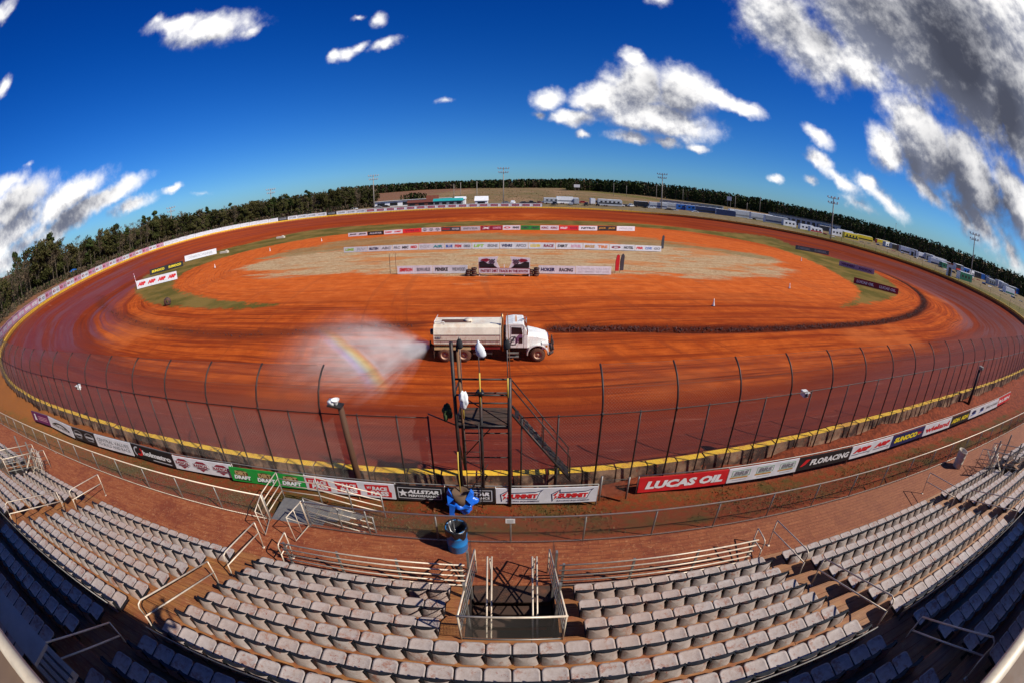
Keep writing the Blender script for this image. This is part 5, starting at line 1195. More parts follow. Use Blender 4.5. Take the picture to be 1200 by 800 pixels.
for pos, c in ((.12, (.88, .80, 1.)), (.28, (.70, .74, 1.)), (.42, (.75, .92, .85)), (.55, (.97, .96, .55)), (.68, (1., .80, .35)), (.82, (1., .60, .38))): el_ = e.elements.new(pos); el_.color = (*c, 1)
bowf = t.math('MULTIPLY', t.step(t.math('ABSOLUTE', t.math('SUBTRACT', across, .0)), .42, .85, 1., 0.), t.step(t.math('ABSOLUTE', alongb), 4., 7.5, 1., 0.))
t.link(t.math('MULTIPLY_ADD', across, .70, .5), cr.inputs[0])
pv = t.new('ShaderNodeVolumePrincipled'); t.link(t.mix(bowf, (1., .97, .93), cr.outputs[0]), pv.inputs['Color']); pv.inputs['Anisotropy'].default_value = -.5
t.link(t.math('MULTIPLY', dn, t.math('MULTIPLY_ADD', bowf, .7, 1.)), pv.inputs['Density']); t.link(pv.outputs[0], out.inputs['Volume'])
# closed fan-shaped hull
mb = MB(); n = 16; R_ = 15.; vs = [(-.02, 0, .25), (-.02, 0, -.3)]
for k in range(n + 1):
    a = -1.56 + 2.45 * k / n; X = -R_ * cos(a); Y = R_ * sin(a) * .95; 
    X = min(X, -.6); g = gz(nz.x + X, max(13.6, nz.y + Y)) - nz.z; Yc = max(13.6 - nz.y, Y)
    vs += [(X, Yc, g + 3.0), (X, Yc, g + .03)]
    vs += [(X * .45, Yc * .45, gz(nz.x + X * .45, nz.y + Yc * .45) - nz.z + 2.4), (X * .45, Yc * .45, gz(nz.x + X * .45, nz.y + Yc * .45) - nz.z + .03)]
fs_ = []
for k in range(n):
    b0 = 2 + 4 * k; b1_ = b0 + 4
    fs_ += [(0, b0 + 2, b1_ + 2), (1, b1_ + 3, b0 + 3), (b0 + 2, b0, b1_, b1_ + 2), (b0 + 3, b1_ + 3, b1_ + 1, b0 + 1), (b0, b0 + 1, b1_ + 1, b1_)]
for b0, fl_ in ((2, False), (2 + 4 * n, True)):
    f1 = [(0, 1, b0 + 3, b0 + 2), (b0 + 2, b0 + 3, b0 + 1, b0)]; fs_ += [f[::-1] for f in f1] if fl_ else f1
mb.add(vs, fs_); o = mb.build('water_spray', m_spray, loc=nz); fixnormals(o); tag(o, 'white fan of water with a faint rainbow behind the tanker', 'water spray', None, 'stuff')
# ------------------------------------------------------------------ infield signs
def ip(px, py, z=0.): return at(px, py, z)
def interp(pts, x): return float(np.interp(x, [p[0] for p in pts], [p[1] for p in pts]))
def d_words(words, cols, bars=False):
    def f(pn, L, H, ci):
        n = len(words)
        for k, (w_, c) in enumerate(zip(words, cols)):
            pn.text(w_, L * (k + .12) / n, H * .28, L * (k + .88) / n, H * .74, ci(c), 2, .05, .1)
            if bars: pn.rect(L * (k + .15) / n, H * .14, L * (k + .8) / n, H * .2, ci(c))
    return f
ROWA = [('cloth', d_words(['JEGS', 'JEGS'], ['black', 'black']), 'white infield banner with two black marks, leftmost of the back row'), ('black', d_words(['ALLSTAR'], ['lgrey']), 'black infield banner with grey letters in the back row'), ('cloth', d_words(['SUMMIT', 'SUMMIT'], ['red', 'red']), 'white infield banner with red lettering in the back row'),
        ('red', d_words(['WELD'], ['maroon']), 'red infield banner in the left half of the back row'), ('cloth', rep(3, d_emblem('grey', 'black', 'AA')), 'white infield banner with three dark diamonds in the back row'), ('dgrey', d_words(['PRO', 'KEYSER'], ['red', 'lgrey']), 'dark infield banner with grey lettering near the middle of the back row'),
        ('lgrey', d_words(['BEYEA'], ['grey']), 'pale grey infield banner near the middle of the back row'), ('maroon', d_words(['X', 'COMETIC'], ['white', 'pink']), 'maroon infield banner with a white cross in the back row'), ('cloth', d_words(['O', 'PENSKE'], ['red', 'black']), 'white infield banner with a red dot and black lettering in the back row'),
        ('green', d_words(['DIRT', 'DRAFT'], ['dgrey', 'dgrey']), 'green infield banner in the back row'), ('cloth', d_words(['KRC', 'KRC'], ['maroon', 'maroon']), 'white infield banner with two maroon marks in the back row'), ('red', d_words(['HOLLEY', 'RACE'], ['white', 'maroon']), 'red and white lettered infield banner in the right half of the back row'),
        ('cloth', d_words(['NITRO'], ['black']), 'white infield banner with one long black word in the back row'), ('black', d_words(['JACK', 'JACK'], ['gold', 'gold']), 'black infield banner with gold lettering in the back row'), ('cloth', d_words(['WIRELESS'], ['lgrey']), 'white infield banner with faint grey lettering at the right end of the back row')]
XA = [408, 430.5, 450, 472, 494, 517, 540, 563, 589, 610, 633, 655, 678, 700, 722.5, 744]; PA = [(408, 278), (500, 272), (600, 269.8), (744, 271.2)]; TA = [(408, 274), (500, 267.5), (600, 264.6), (744, 266)]
ROWB = [('cloth', d_words(['LIME', 'RV'], ['lime', 'lgrey']), 'green and white panel at the left end of the middle sign row'), ('cloth', d_words(['BILSTEIN', 'ABC'], ['navy', 'grey']), 'white panel with a navy block left in the middle sign row'), ('cloth', d_words(['PRC', 'MSC', 'MSD'], ['grey', 'black', 'red']), 'white panel with grey, black and red marks in the middle sign row'),
        ('cloth', d_words(['FOX', 'AIR'], ['lgrey', 'teal']), 'mostly blank white panel in the middle sign row'), ('cloth', d_words(['BLUE', 'FEM', 'OMEGA'], ['blue', 'red', 'grey']), 'white panel with blue and red marks in the middle sign row'), ('cloth', d_words(['LIFT', 'SIGNS'], ['lime', 'grey']), 'white panel with one green square in the middle sign row'),
        ('cloth', d_words(['WEHRS', 'AFCO'], ['navy', 'grey']), 'white panel with dark script at the centre of the middle sign row'), ('cloth', d_words(['GOLDEN', 'RACE'], ['yellow', 'maroon']), 'white panel with a yellow bar in the middle sign row'), ('cloth', d_words(['DIRT', 'RCFUEL'], ['black', 'pink']), 'white panel with black and pink lettering in the middle sign row'),
        ('cloth', d_words(['BIGS', 'TIRE'], ['gold', 'orange']), 'white panel with a yellow green block in the middle sign row'), ('cloth', d_words(['O', 'HOTEL'], ['maroon', 'black']), 'white panel with a round maroon mark in the middle sign row'), ('cloth', d_words(['FBR', 'COVE', 'GO'], ['red', 'blue', 'grey']), 'white panel with red and blue marks at the right end of the middle sign row')]
XB = [403, 431, 460, 490.5, 521, 553, 585.5, 619, 651, 683, 714, 744, 775]; PB = [(403, 296.7), (500, 293), (600, 292), (690, 293), (776, 295.5)]; TB = [(403, 290.8), (500, 286.3), (600, 284.8), (690, 286), (776, 289.5)]
def sign_row(XS, PY, TY, defs, group, cat='banner'):
    for k, (bgc, dr, lab) in enumerate(defs):
        xa, xb = XS[k], XS[k + 1]; p0 = ip(xa, interp(PY, xa)); p1 = ip(xb, interp(PY, xb)); mid = (p0 + p1) / 2
        H = (interp(PY, (xa + xb) / 2) - interp(TY, (xa + xb) / 2)) / FPX * hypot(mid.x, mid.y, HC) * 1.03
        d = (p1 - p0).normalized() * .06
        banner('sign_panel', p0 + d + Vector((0, 0, .08)), p1 - d + Vector((0, 0, .08)), H, bgc, dr, lab, group, thick=.06, ripple=0, cat='sign')
sign_row(XA, PA, TA, ROWA, 'back row of infield signs'); sign_row(XB, PB, TB, ROWB, 'middle row of infield signs')
def one_sign(xa, ya, xb, yb, hpx, bgc, dr, lab, group=None, z=0.):
    p0 = ip(xa, ya, z); p1 = ip(xb, yb, z); mid = (p0 + p1) / 2; H = hpx / FPX * (mid - Vector((0, 0, HC))).length * 1.02
    return banner('sign_panel', p0 + Vector((0, 0, .08)), p1 + Vector((0, 0, .08)), H, bgc, dr, lab, group, thick=.06, ripple=0, cat='sign')
GF = 'front row of infield signs'
one_sign(466, 322, 507, 321.2, 9.3, 'cloth', d_words(['SIMPSON', 'BROWN & MILLER'], ['red', 'grey']), 'white sign lettered SIMPSON in red, leftmost of the front row', GF)
one_sign(507.6, 321.2, 548, 321, 9.3, 'cloth', d_words(['PENSKE', 'WILWOOD'], ['black', 'grey']), 'white sign with black and grey lettering left of the race car board', GF)
one_sign(631, 321.3, 674, 322, 9.3, 'cloth', d_words(['HOKER', 'RACING'], ['navy', 'dgrey']), 'white sign with dark lettering right of the race car board', GF)
one_sign(674.6, 322, 716, 322.5, 9.3, 'cloth', txt([('CENTRAL VALUES', .54, .78, 'lgrey'), ('GET SMART GET SAFE', .2, .44, 'lgrey')], 'lgrey', bold=.01), 'white sign with two lines of pale lettering at the right end of the front row', GF)
one_sign(161, 339.5, 208, 327.5, 8.6, 'cloth', rep(4, lambda pn, a, b2, H, ci: pn.text('ARP', a + (b2 - a) * .1, H * .3, a + (b2 - a) * .92, H * .75, ci('red'), 2, .10, .3)), 'white sign lettered ARP four times at the left end of the infield', 'left infield signs')
one_sign(176, 323, 215, 312, 5.6, 'black', d_words(['SUNOCO', 'SUNOCO'], ['yellow', 'yellow']), 'black sign lettered SUNOCO twice at the left end of the infield', 'left infield signs')
one_sign(217, 307.2, 254, 297.8, 6, 'cloth', d_words(['DOMESTIC WINNER'], ['lgrey']), 'blank looking white sign at the left end of the infield', 'left infield signs')
one_sign(932, 292.5, 971, 299.6, 4.5, 'dgrey', d_words(['DIESEL', 'DIESEL'], ['grey', 'grey']), 'dark sign in the grass at the right end of the infield', 'right infield signs')
one_sign(983, 311.5, 1024, 322.5, 5.4, 'pink', d_words(['WINNERS', 'RADICAL'], ['purple', 'purple']), 'faded mauve sign at the right end of the infield', 'right infield signs')
one_sign(1000, 332.5, 1052, 346, 6.5, 'maroon', d_words(['LUCAS OIL', 'LUCAS OIL'], ['white', 'white']), 'dark red sign lettered LUCAS OIL twice at the right end of the infield', 'right infield signs')
# race car board
pA, pB = ip(561, 323.5), ip(621, 324.3); Lb = (pB - pA).length; t_ = thing('race_car_board', 'board with two dark race cars over a white lettered strip in the infield', 'sign', pA); un = (pB - pA).normalized(); t_.rotation_euler = (0, 0, atan2(un.y, un.x))
mb = MB(); mb.bbox(0, Lb, 0, .1, .35, 1.15); pn = Panel(mb, (0, 0, .35), (1, 0, 0), (0, 0, 1), .01); pn.rect(.05, .05, Lb - .05, .72, 1); pn.text('FASTEST DIRT TRACK IN THE SOUTH', .3, .2, Lb - .3, .58, 2, 2, .04); mb.build('lettered_strip', [ink('maroon'), ink('cloth'), ink('maroon')], t_)
for s, nm in ((0, 'left'), (1, 'right')):
    f = (lambda x: x) if s == 0 else (lambda x: Lb - x)
    def pr(pts, y, mi, mbx):
        q = [(f(x), -.01 - y * .01, z) for x, z in pts]; q = q if s == 0 else q[::-1]
        mbx.prism(q, (0, .05, 0), mi)
    mb = MB(); mb.prism([(f(x), .02, z) for x, z in ((.0, 1.16), (2.95, 1.16), (2.5, 2.05), (2.75, 2.75), (.0, 2.6))], (0, .08, 0), 0)
    pr([(.1, 1.3), (2.3, 1.3), (2.1, 1.7), (1.3, 1.75), (.7, 2.1), (.1, 2.0)], 1, 1, mb); pr([(.3, 2.2), (1.2, 2.0), (1.6, 2.3), (1.2, 2.5), (.5, 2.4)], 1, 2, mb); pr([(.15, 1.18), (2.6, 1.18), (2.3, 1.42), (.15, 1.32)], 1, 1, mb)
    for k in range(5):
        for j in range(4):
            if (k + j) % 2: pr([(1.5 + .16 * k, 1.75 + .16 * j), (1.66 + .16 * k, 1.75 + .16 * j), (1.66 + .16 * k, 1.91 + .16 * j), (1.5 + .16 * k, 1.91 + .16 * j)], 2, 3, mb)
    o = mb.build('car_panel', [ink('cloth'), ink('black'), ink('maroon'), ink('black')], t_); fixnormals(o)
for x in (.1, Lb / 2, Lb - .1): mb = MB(); mb.bbox(x - .06, x + .06, .1, .2, 0, 1.6); mb.build('post', M_WHITE, t_)
def tyre_pile(px, py, lab):
    t_ = thing('tyre_stack', lab, 'tyre stack', ip(px, py), 0, 'tyre stacks beside the race car board')
    for k in range(4): mb = MB(); mb.lathe([(.2, 0), (.38, .02), (.42, .15), (.38, .28), (.2, .3)], (.1 * (k % 2), 0, .3 * k), n=16); mb.build('tyre', M_RUB, t_, True)
    for k in range(3): mb = MB(); mb.lathe([(.2, 0), (.38, .02), (.42, .15), (.38, .28), (.2, .3)], (-.8 + .05 * k, .1, .3 * k), n=16); mb.build('tyre', M_RUB, t_, True)
tyre_pile(555, 323.5, 'dark stacked tyres left of the race car board'); tyre_pile(628, 323.5, 'dark stacked tyres right of the race car board')
def feather(px, py, h, m1, lab):
    t_ = thing('feather_flag', lab, 'feather flag', ip(px, py), 0, 'feather flags in the infield'); mb = MB(); mb.tube([(0, 0, 0), (.02, 0, h * .6), (.2, 0, h * .93), (.5, 0, h)], .025, 5); mb.build('pole', M_BLACK, t_, True)
    mb = MB(); L_ = [(0, 0, h * .12), (.03, 0, h * .6), (.2, 0, h * .92), (.5, 0, h), (.68, 0, h * .9), (.62, 0, h * .5), (.58, 0, h * .14)]; mb.prism(L_, (0, .02, 0)); mb.build('sail', m1, t_)
feather(720.5, 320.5, 2.9, ink('red'), 'red feather flag right of the front sign row'); feather(726, 320, 2.95, ink('dgrey'), 'dark feather flag right of the front sign row'); feather(774.5, 294, 3.4, ink('dgrey'), 'dark feather flag at the right end of the middle sign row')
for px, py, h, lab in ((457.5, 321, 3.1, 'thin dark stake left of the front sign row'), (464.5, 321, 3.2, 'thin reddish stake at the left end of the front sign row')):
    mb = MB(); mb.tube([(0, 0, 0), (0, 0, h * .9), (.03, 0, h)], [.04, .035, .02], 6); o = mb.build('stake', M_WOOD if 'red' in lab else M_STEEL, loc=ip(px, py)); tag(o, lab, 'stake')
for k, (px, py, lab) in enumerate(((836, 358.5, 'small white marker cone on the orange clay right of the truck'), (925, 338, 'small white marker cone near the right bend of the infield'), (252, 314, 'white marker cone on the clay at the left of the infield'), (377, 283, 'white marker cone near the back left of the infield'), (939, 306, 'marker cone near the mauve sign on the right'), (316.5, 294.5, 'white marker cone behind the left sand patch'))):
    t_ = thing('marker_cone', lab, 'cone', ip(px, py), 0, 'marker cones'); mb = MB(); mb.lathe([(.16, .03), (.06, .55), (.045, .85), (0, .87)], n=12); mb.build('cone', M_WHITE, t_, True); mb = MB(); mb.box((0, 0, .015), (.42, .42, .03)); mb.build('foot', M_BLACK, t_)
p = ip(161, 337); t_ = thing('striped_pole', 'leaning pink and white striped pole beside the ARP sign', 'pole', p)
for k in range(6): mb = MB(); mb.tube([(-.12 * k, 0, .55 * k), (-.12 * (k + 1), 0, .55 * (k + 1))], .07, 8); mb.build('stripe_band', ink('pink') if k % 2 else M_WHITE, t_, True)
p = ip(197, 358); mb = MB(); mb.lathe([(.25, -.3), (.62, -.28), (.7, 0), (.62, .28), (.25, .3), (.25, -.3)], (0, 0, .6), 'y', 20); o = mb.build('tyre', M_RUB, loc=p, smooth=True); o.rotation_euler = (.0, .0, .5); tag(o, 'big black tyre lying on the grass at the left end of the infield', 'tyre')
for px, py, lab in ((263, 297, 'low pale slab beside the blank white sign'), (329, 279.5, 'low pale slab on the grass at the back left')):
    mb = MB(); mb.box((0, 0, .3), (3.2, 1., .6)); mb.box((.9, 0, .75), (.6, .6, .3)); o = mb.build('concrete_slab', M_TANB, loc=ip(px, py)); bev(o, .06, 2); tag(o, lab, 'slab')
# dark clods of clay turned up along the rut
mb = MB()
for pth, wd, n in ((RUT1, .75, 2200), (RUT2, .8, 260)):
    zs_ = [gz(*q_) for q_ in pth]; s_ = np.r_[0, np.cumsum(np.hypot(*np.diff(pth, axis=0).T))]
    for k in range(n):
        u = random.random() ** 1.25 * s_[-1] if pth is RUT1 else random.random() * s_[-1]; x = np.interp(u, s_, pth[:, 0]) + random.gauss(0, wd * .55); y = np.interp(u, s_, pth[:, 1]) + random.gauss(0, wd * .5)
        r = random.uniform(.03, .09) * (1.5 if random.random() < .06 else 1); z = float(np.interp(u, s_, zs_))
        mb.box((x, y, z - .08 + r * .3), (r * 2, r * 1.6, r * 1.3), 0, Matrix.Rotation(random.random() * 3, 3, 'Z') @ Matrix.Rotation(random.random(), 3, 'X'), .6)
o = mb.build('clay_clods', mat('dark_damp_clay', (.085, .018, .009), .8, 0, .4, (.2, .05, .02), 2.)); tag(o, 'dark clods of turned clay along the rut beyond the truck', 'clay clods', None, 'stuff')

# ------------------------------------------------------------------ banners on the far fence behind the wall
def arc_idx(x, y): return int(np.argmin((WALL[:, 0] - x) ** 2 + (WALL[:, 1] - y) ** 2))
iF0 = arc_idx(12, 178); iF1 = arc_idx(-74, 24.5)
OFFW = WALL + OUT * 1.6
seg = [OFFW[k % nW] for k in range(iF0, iF1 + 1)]; Lc = np.r_[0, np.cumsum([hypot(*(seg[k + 1] - seg[k])) for k in range(len(seg) - 1)])]; sx_ = np.array([p[0] for p in seg]); sy_ = np.array([p[1] for p in seg])
BL = 4.3; nB = int(Lc[-1] / BL)
far_kinds = []
for k in range(nB):
    u0, u1 = k * BL, (k + 1) * BL - .12; x1_, y1_ = np.interp(u0, Lc, sx_), np.interp(u0, Lc, sy_); x0_, y0_ = np.interp(u1, Lc, sx_), np.interp(u1, Lc, sy_)
    f = k / nB
    if f < .26: bgc, dr, kd = 'cloth', (lambda pn, L, H, ci: (pn.rect(L * .08, H * .22, L * .80, H * .80, ci('maroon')), pn.text('RACECEIVER', L * .14, H * .4, L * .74, H * .64, ci('pink'), 2, .04))), 'white far banner with a maroon block'
    elif f < .40: bgc, dr, kd = ('black' if k % 5 == 0 else 'cloth'), d_words(['HOOSIER'], ['grey']), 'far banner of the grey lettered run'
    elif f < .60: bgc, dr, kd = 'cloth', d_words(['DAYTONA'], ['lgrey']), 'pale far banner of the plain white run'
    elif f < .88: bgc, dr, kd = ('pink' if k % 2 else 'cloth'), d_words(['MD3', 'MD3'], ['maroon', 'grey']), 'mauve and white far banner in the left turn'
    else: bgc, dr, kd = 'pink', d_words(['HUNT BROS'], ['white']), 'faded mauve far banner near the left end'
    zz = gout(x0_, y0_)
    far_kinds.append(kd); n_ = far_kinds.count(kd)
    H = 1.5
    banner('fence_banner', (x0_, y0_, zz + .7), (x1_, y1_, zz + .7), H, bgc, dr, kd + ', %s from the right of its run' % ordn(n_), 'banners on the far fence', thick=.04, ripple=0)
t_ = thing('far_fence', 'long fence behind the yellow wall that carries the far banners', 'fence', (seg[0][0], seg[0][1], 0)); O = t_.location.copy()
mb = MB(); mb.tube([Vector((x, y, gout(x, y) + 2.05)) - O for x, y in seg[::4]], .04, 5); mb.tube([Vector((x, y, gout(x, y) + .7)) - O for x, y in seg[::4]], .04, 5); mb.build('rail', M_GALV, t_)
for k in range(0, len(seg), 3):
    mb = MB(); x, y = seg[k]; mb.tube([Vector((x, y, gout(x, y) - .1)) - O, Vector((x, y, gout(x, y) + 2.1)) - O], .05, 5); mb.build('post', M_GALV, t_)
banner('sign_panel', (-70.5, 20.2, 3.0), (-80.8, 26.2, 3.2), 3.0, 'cloth', lambda pn, L, H, ci: (pn.text('SAMSONITE', L * .08, H * .6, L * .92, H * .85, ci('pink'), 2, .03), pn.text('RACING', L * .08, H * .15, L * .92, H * .45, ci('maroon'), 2, .03)), 'big white board behind the wall at the left end', None, thick=.1, ripple=0, cat='sign')
# ------------------------------------------------------------------ tall light poles and small poles
def elev_top(base, px, py):
    d = ray(px, py); return HC + d.z / hypot(d.x, d.y) * hypot(base.x, base.y)
M_POLE = mat('pale_timber_pole', (.30, .26, .22), .85, 0, .3, (.15, .1, .07), 2.)
M_LAMP = mat('lamp_housing', (.45, .45, .46), .4, .4)
def light_pole(px, pyb, pxt, pyt, n, lab, rows=2):
    b = at(px, pyb, 2.6); zt = elev_top(b, pxt, pyt); h = zt - b.z; t_ = thing('light_pole', lab, 'light pole', b, atan2(b.x, -b.y) * -1 if False else 0, 'tall track light poles')
    a = atan2(95 - b.y, 0 - b.x) ; t_.rotation_euler = (0, 0, a + pi / 2)
    mb = MB(); mb.tube([(0, 0, -1), (0, 0, h)], [.30, .20], 8); mb.build('pole', M_POLE, t_, True)
    for r in range(rows):
        z = h - .5 - 2.0 * r; w = 2.6 - .4 * r
        mb = MB(); mb.box((0, 0, z), (w * 2, .16, .2)); mb.build('crossarm', M_POLE, t_)
        for k in range(n):
            x = -w + 2 * w * k / (n - 1); mb = MB(); mb.box((x, -.35, z + .45), (.55, .5, .6)); mb.box((x, -.1, z + .2), (.1, .1, .5)); mb.build('lamp', M_LAMP, t_)
    return t_
light_pole(203, 281, 201, 243, 4, 'tall light pole among the trees behind the left turn'); light_pole(319, 258, 316, 222, 5, 'tall light pole behind the white banners on the left'); light_pole(438.5, 245, 438.5, 205.5, 5, 'tall light pole near the long white roofed building')
light_pole(590, 240, 590.5, 197, 5, 'tall light pole behind the middle of the back stretch'); light_pole(775, 246, 777, 204, 5, 'tall light pole right of centre beside the parked trailers'); light_pole(973, 285, 975, 231, 4, 'tall light pole beside the long grey shed'); light_pole(1136, 332, 1142, 274, 4, 'tall light pole in the parking area on the right')
for px, pyb, pxt, pyt, lab in ((68, 330, 60, 287, 'bare pale pole at the edge of the left wood'), (18, 357, 12, 327, 'short bare pole left of the wood edge'), (184, 285, 183, 251, 'slim pole left of the light pole in the left trees'), (559, 239, 559, 213, 'slim pole standing in the brown field'), (719, 231, 719, 215, 'slim pole in front of the wood right of centre'), (734, 232, 734, 218, 'second slim pole in front of the wood right of centre'), (769, 236, 769, 217, 'slim pole just left of the light pole by the trailers'), (800, 238, 800, 222, 'slim pole above the blue trailers'), (861, 248, 862, 230, 'slim pole behind the white billboard'), (890, 252, 891, 231, 'slim pole behind the silver trailers'), (875, 250, 875, 238, 'short pole behind the silver trailers'), (1048, 286, 1050, 262, 'slim pole behind the yellow vehicles'), (532, 234, 532, 216, 'slim pole by the wire frame in the field'), (540, 235, 539.5, 214, 'taller slim pole by the wire frame in the field')):
    b = at(px, pyb, 2.6); h = elev_top(b, pxt, pyt) - b.z; t_ = thing('utility_pole', lab, 'pole', b, 0, 'slim poles'); mb = MB(); mb.tube([(0, 0, -.5), (0, 0, h)], [.2, .15], 7); mb.build('pole', M_POLE, t_, True); mb = MB(); mb.box((0, 0, h - .5), (1.4, .14, .14)); mb.box((0, -.1, h - .1), (.5, .4, .4)); mb.build('crossarm', M_POLE, t_)
def billboard(px, pyb, pyt, wpx, hpx, lab):
    b = at(px, pyb, 2.6); zt = elev_top(b, px, pyt); d = hypot(b.x, b.y); w = wpx / FPX * d; h = hpx / FPX * d; t_ = thing('billboard', lab, 'billboard', b, -atan2(b.x, b.y), 'white billboards')
    mb = MB(); mb.box((0, 0, zt - b.z - h / 2), (w, .3, h)); mb.build('board', M_WHITE, t_)
    for s in (-1, 1): mb = MB(); mb.tube([(s * w * .3, .2, 0), (s * w * .3, .2, zt - b.z)], .15, 6); mb.build('post', M_POLE, t_)
billboard(676, 225, 216.5, 7, 3.4, 'white billboard in front of the wood right of centre'); billboard(854, 246, 230.5, 5.6, 4.6, 'small square white billboard above the dark trailers')

# ------------------------------------------------------------------ vehicles in the pits
def colmat(c, nm): return mat('paint_' + nm, c, .35, 0, .1, (.3, .2, .12), 1.)
PC = dict(white=(.80, .80, .80), silver=(.42, .44, .46), grey=(.2, .21, .23), black=(.02, .02, .022), navy=(.02, .035, .10), blue=(.02, .12, .42), red=(.45, .02, .02), yellow=(.75, .58, .02), green=(.02, .16, .07), tan=(.45, .34, .2), teal=(.03, .35, .33), brown=(.16, .05, .03), cream=(.6, .5, .35))
def car(px, py, a, colr, lab, kind='car'):
    p = at(px, py, 2.6); t_ = thing('parked_' + kind, lab, kind, p, a, 'vehicles parked in the pits'); m = colmat(PC[colr], colr)
    if kind == 'car': L, H, pf = 4.5, 1.45, [(0, .35), (0, .85), (.5, .95), (1.2, 1.40), (2.9, 1.45), (3.7, .98), (4.45, .85), (4.5, .35)]; gl = [(.7, .98), (1.28, 1.34), (2.84, 1.38), (3.5, .99)]
    else: L, H, pf = 5.6, 1.9, [(0, .5), (0, 1.15), (2.1, 1.15), (2.15, 1.85), (3.6, 1.88), (4.2, 1.2), (5.5, 1.1), (5.6, .5)]; gl = [(2.3, 1.25), (2.3, 1.75), (3.5, 1.78), (4.0, 1.25)]
    mb = MB(); mb.prism([(x - L / 2, -.9, z) for x, z in pf], (0, 1.8, 0)); o = mb.build('body', m, t_); fixnormals(o); bev(o, .07, 2)
    for s in (-1, 1): mb = MB(); mb.prism([(x - L / 2, s * .905 - .01, z) for x, z in gl], (0, .02, 0)); mb.build('window', M_GLASS, t_)
    for x in (-L * .32, L * .32):
        for s in (-1, 1): mb = MB(); mb.lathe([(0, -.12), (.36, -.12), (.36, .12), (0, .12)], (x, s * .86, .36), 'y', 12); mb.build('wheel', M_RUB, t_, True)
    return t_
def trailer(px, py, a, colr, L, H, lab, kind='trailer', stripe=None, front=None, W_=2.5):
    p = at(px, py, 2.6); nmk = {'trailer': 'race_trailer', 'motorhome': 'motorhome'}[kind]; t_ = thing(nmk, lab, kind, p, a, 'vehicles parked in the pits'); m = colmat(PC[colr], colr)
    mb = MB(); mb.prism([(-L / 2, -W_ / 2, .55), (-L / 2, -W_ / 2, H), (L / 2 - .5, -W_ / 2, H), (L / 2, -W_ / 2, H - .6), (L / 2, -W_ / 2, .55)], (0, W_, 0)); o = mb.build('body', m, t_); fixnormals(o); bev(o, .06, 2)
    mb = MB(); mb.bbox(-L / 2 + .1, L / 2 - .6, -W_ / 2 + .1, W_ / 2 - .1, H + .005, H + .12); mb.build('roof', colmat(PC['white' if colr != 'white' else 'silver'], 'white' if colr != 'white' else 'silver'), t_)
    if stripe:
        mb = MB(); mb.bbox(-L / 2 + .3, L / 2 - .3, -W_ / 2 - .02, -W_ / 2 - .005, H * .38, H * .55); mb.build('stripe', colmat(PC[stripe], stripe), t_)
    if kind == 'motorhome' or L < 9:
        for x in np.arange(-L / 2 + 1.2, L / 2 - 1, 2.2): mb = MB(); mb.bbox(x, x + 1.1, -W_ / 2 - .025, -W_ / 2 - .006, H * .58, H * .78); mb.build('window', M_GLASS, t_)
    if front: mb = MB(); mb.bbox(-L / 2 - .04, -L / 2 - .01, -W_ / 2 + .1, W_ / 2 - .1, .8, H - .2); mb.build('rear_door', colmat(PC[front], front), t_)
    for x in ((-L * .22, -L * .22 + 1.1) if L > 8 else (-L * .28, L * .3)):
        for s in (-1, 1): mb = MB(); mb.lathe([(0, -.13), (.45, -.13), (.45, .13), (0, .13)], (x, s * (W_ / 2 - .12), .45), 'y', 12); mb.build('wheel', M_RUB, t_, True)
    return t_
R = radians
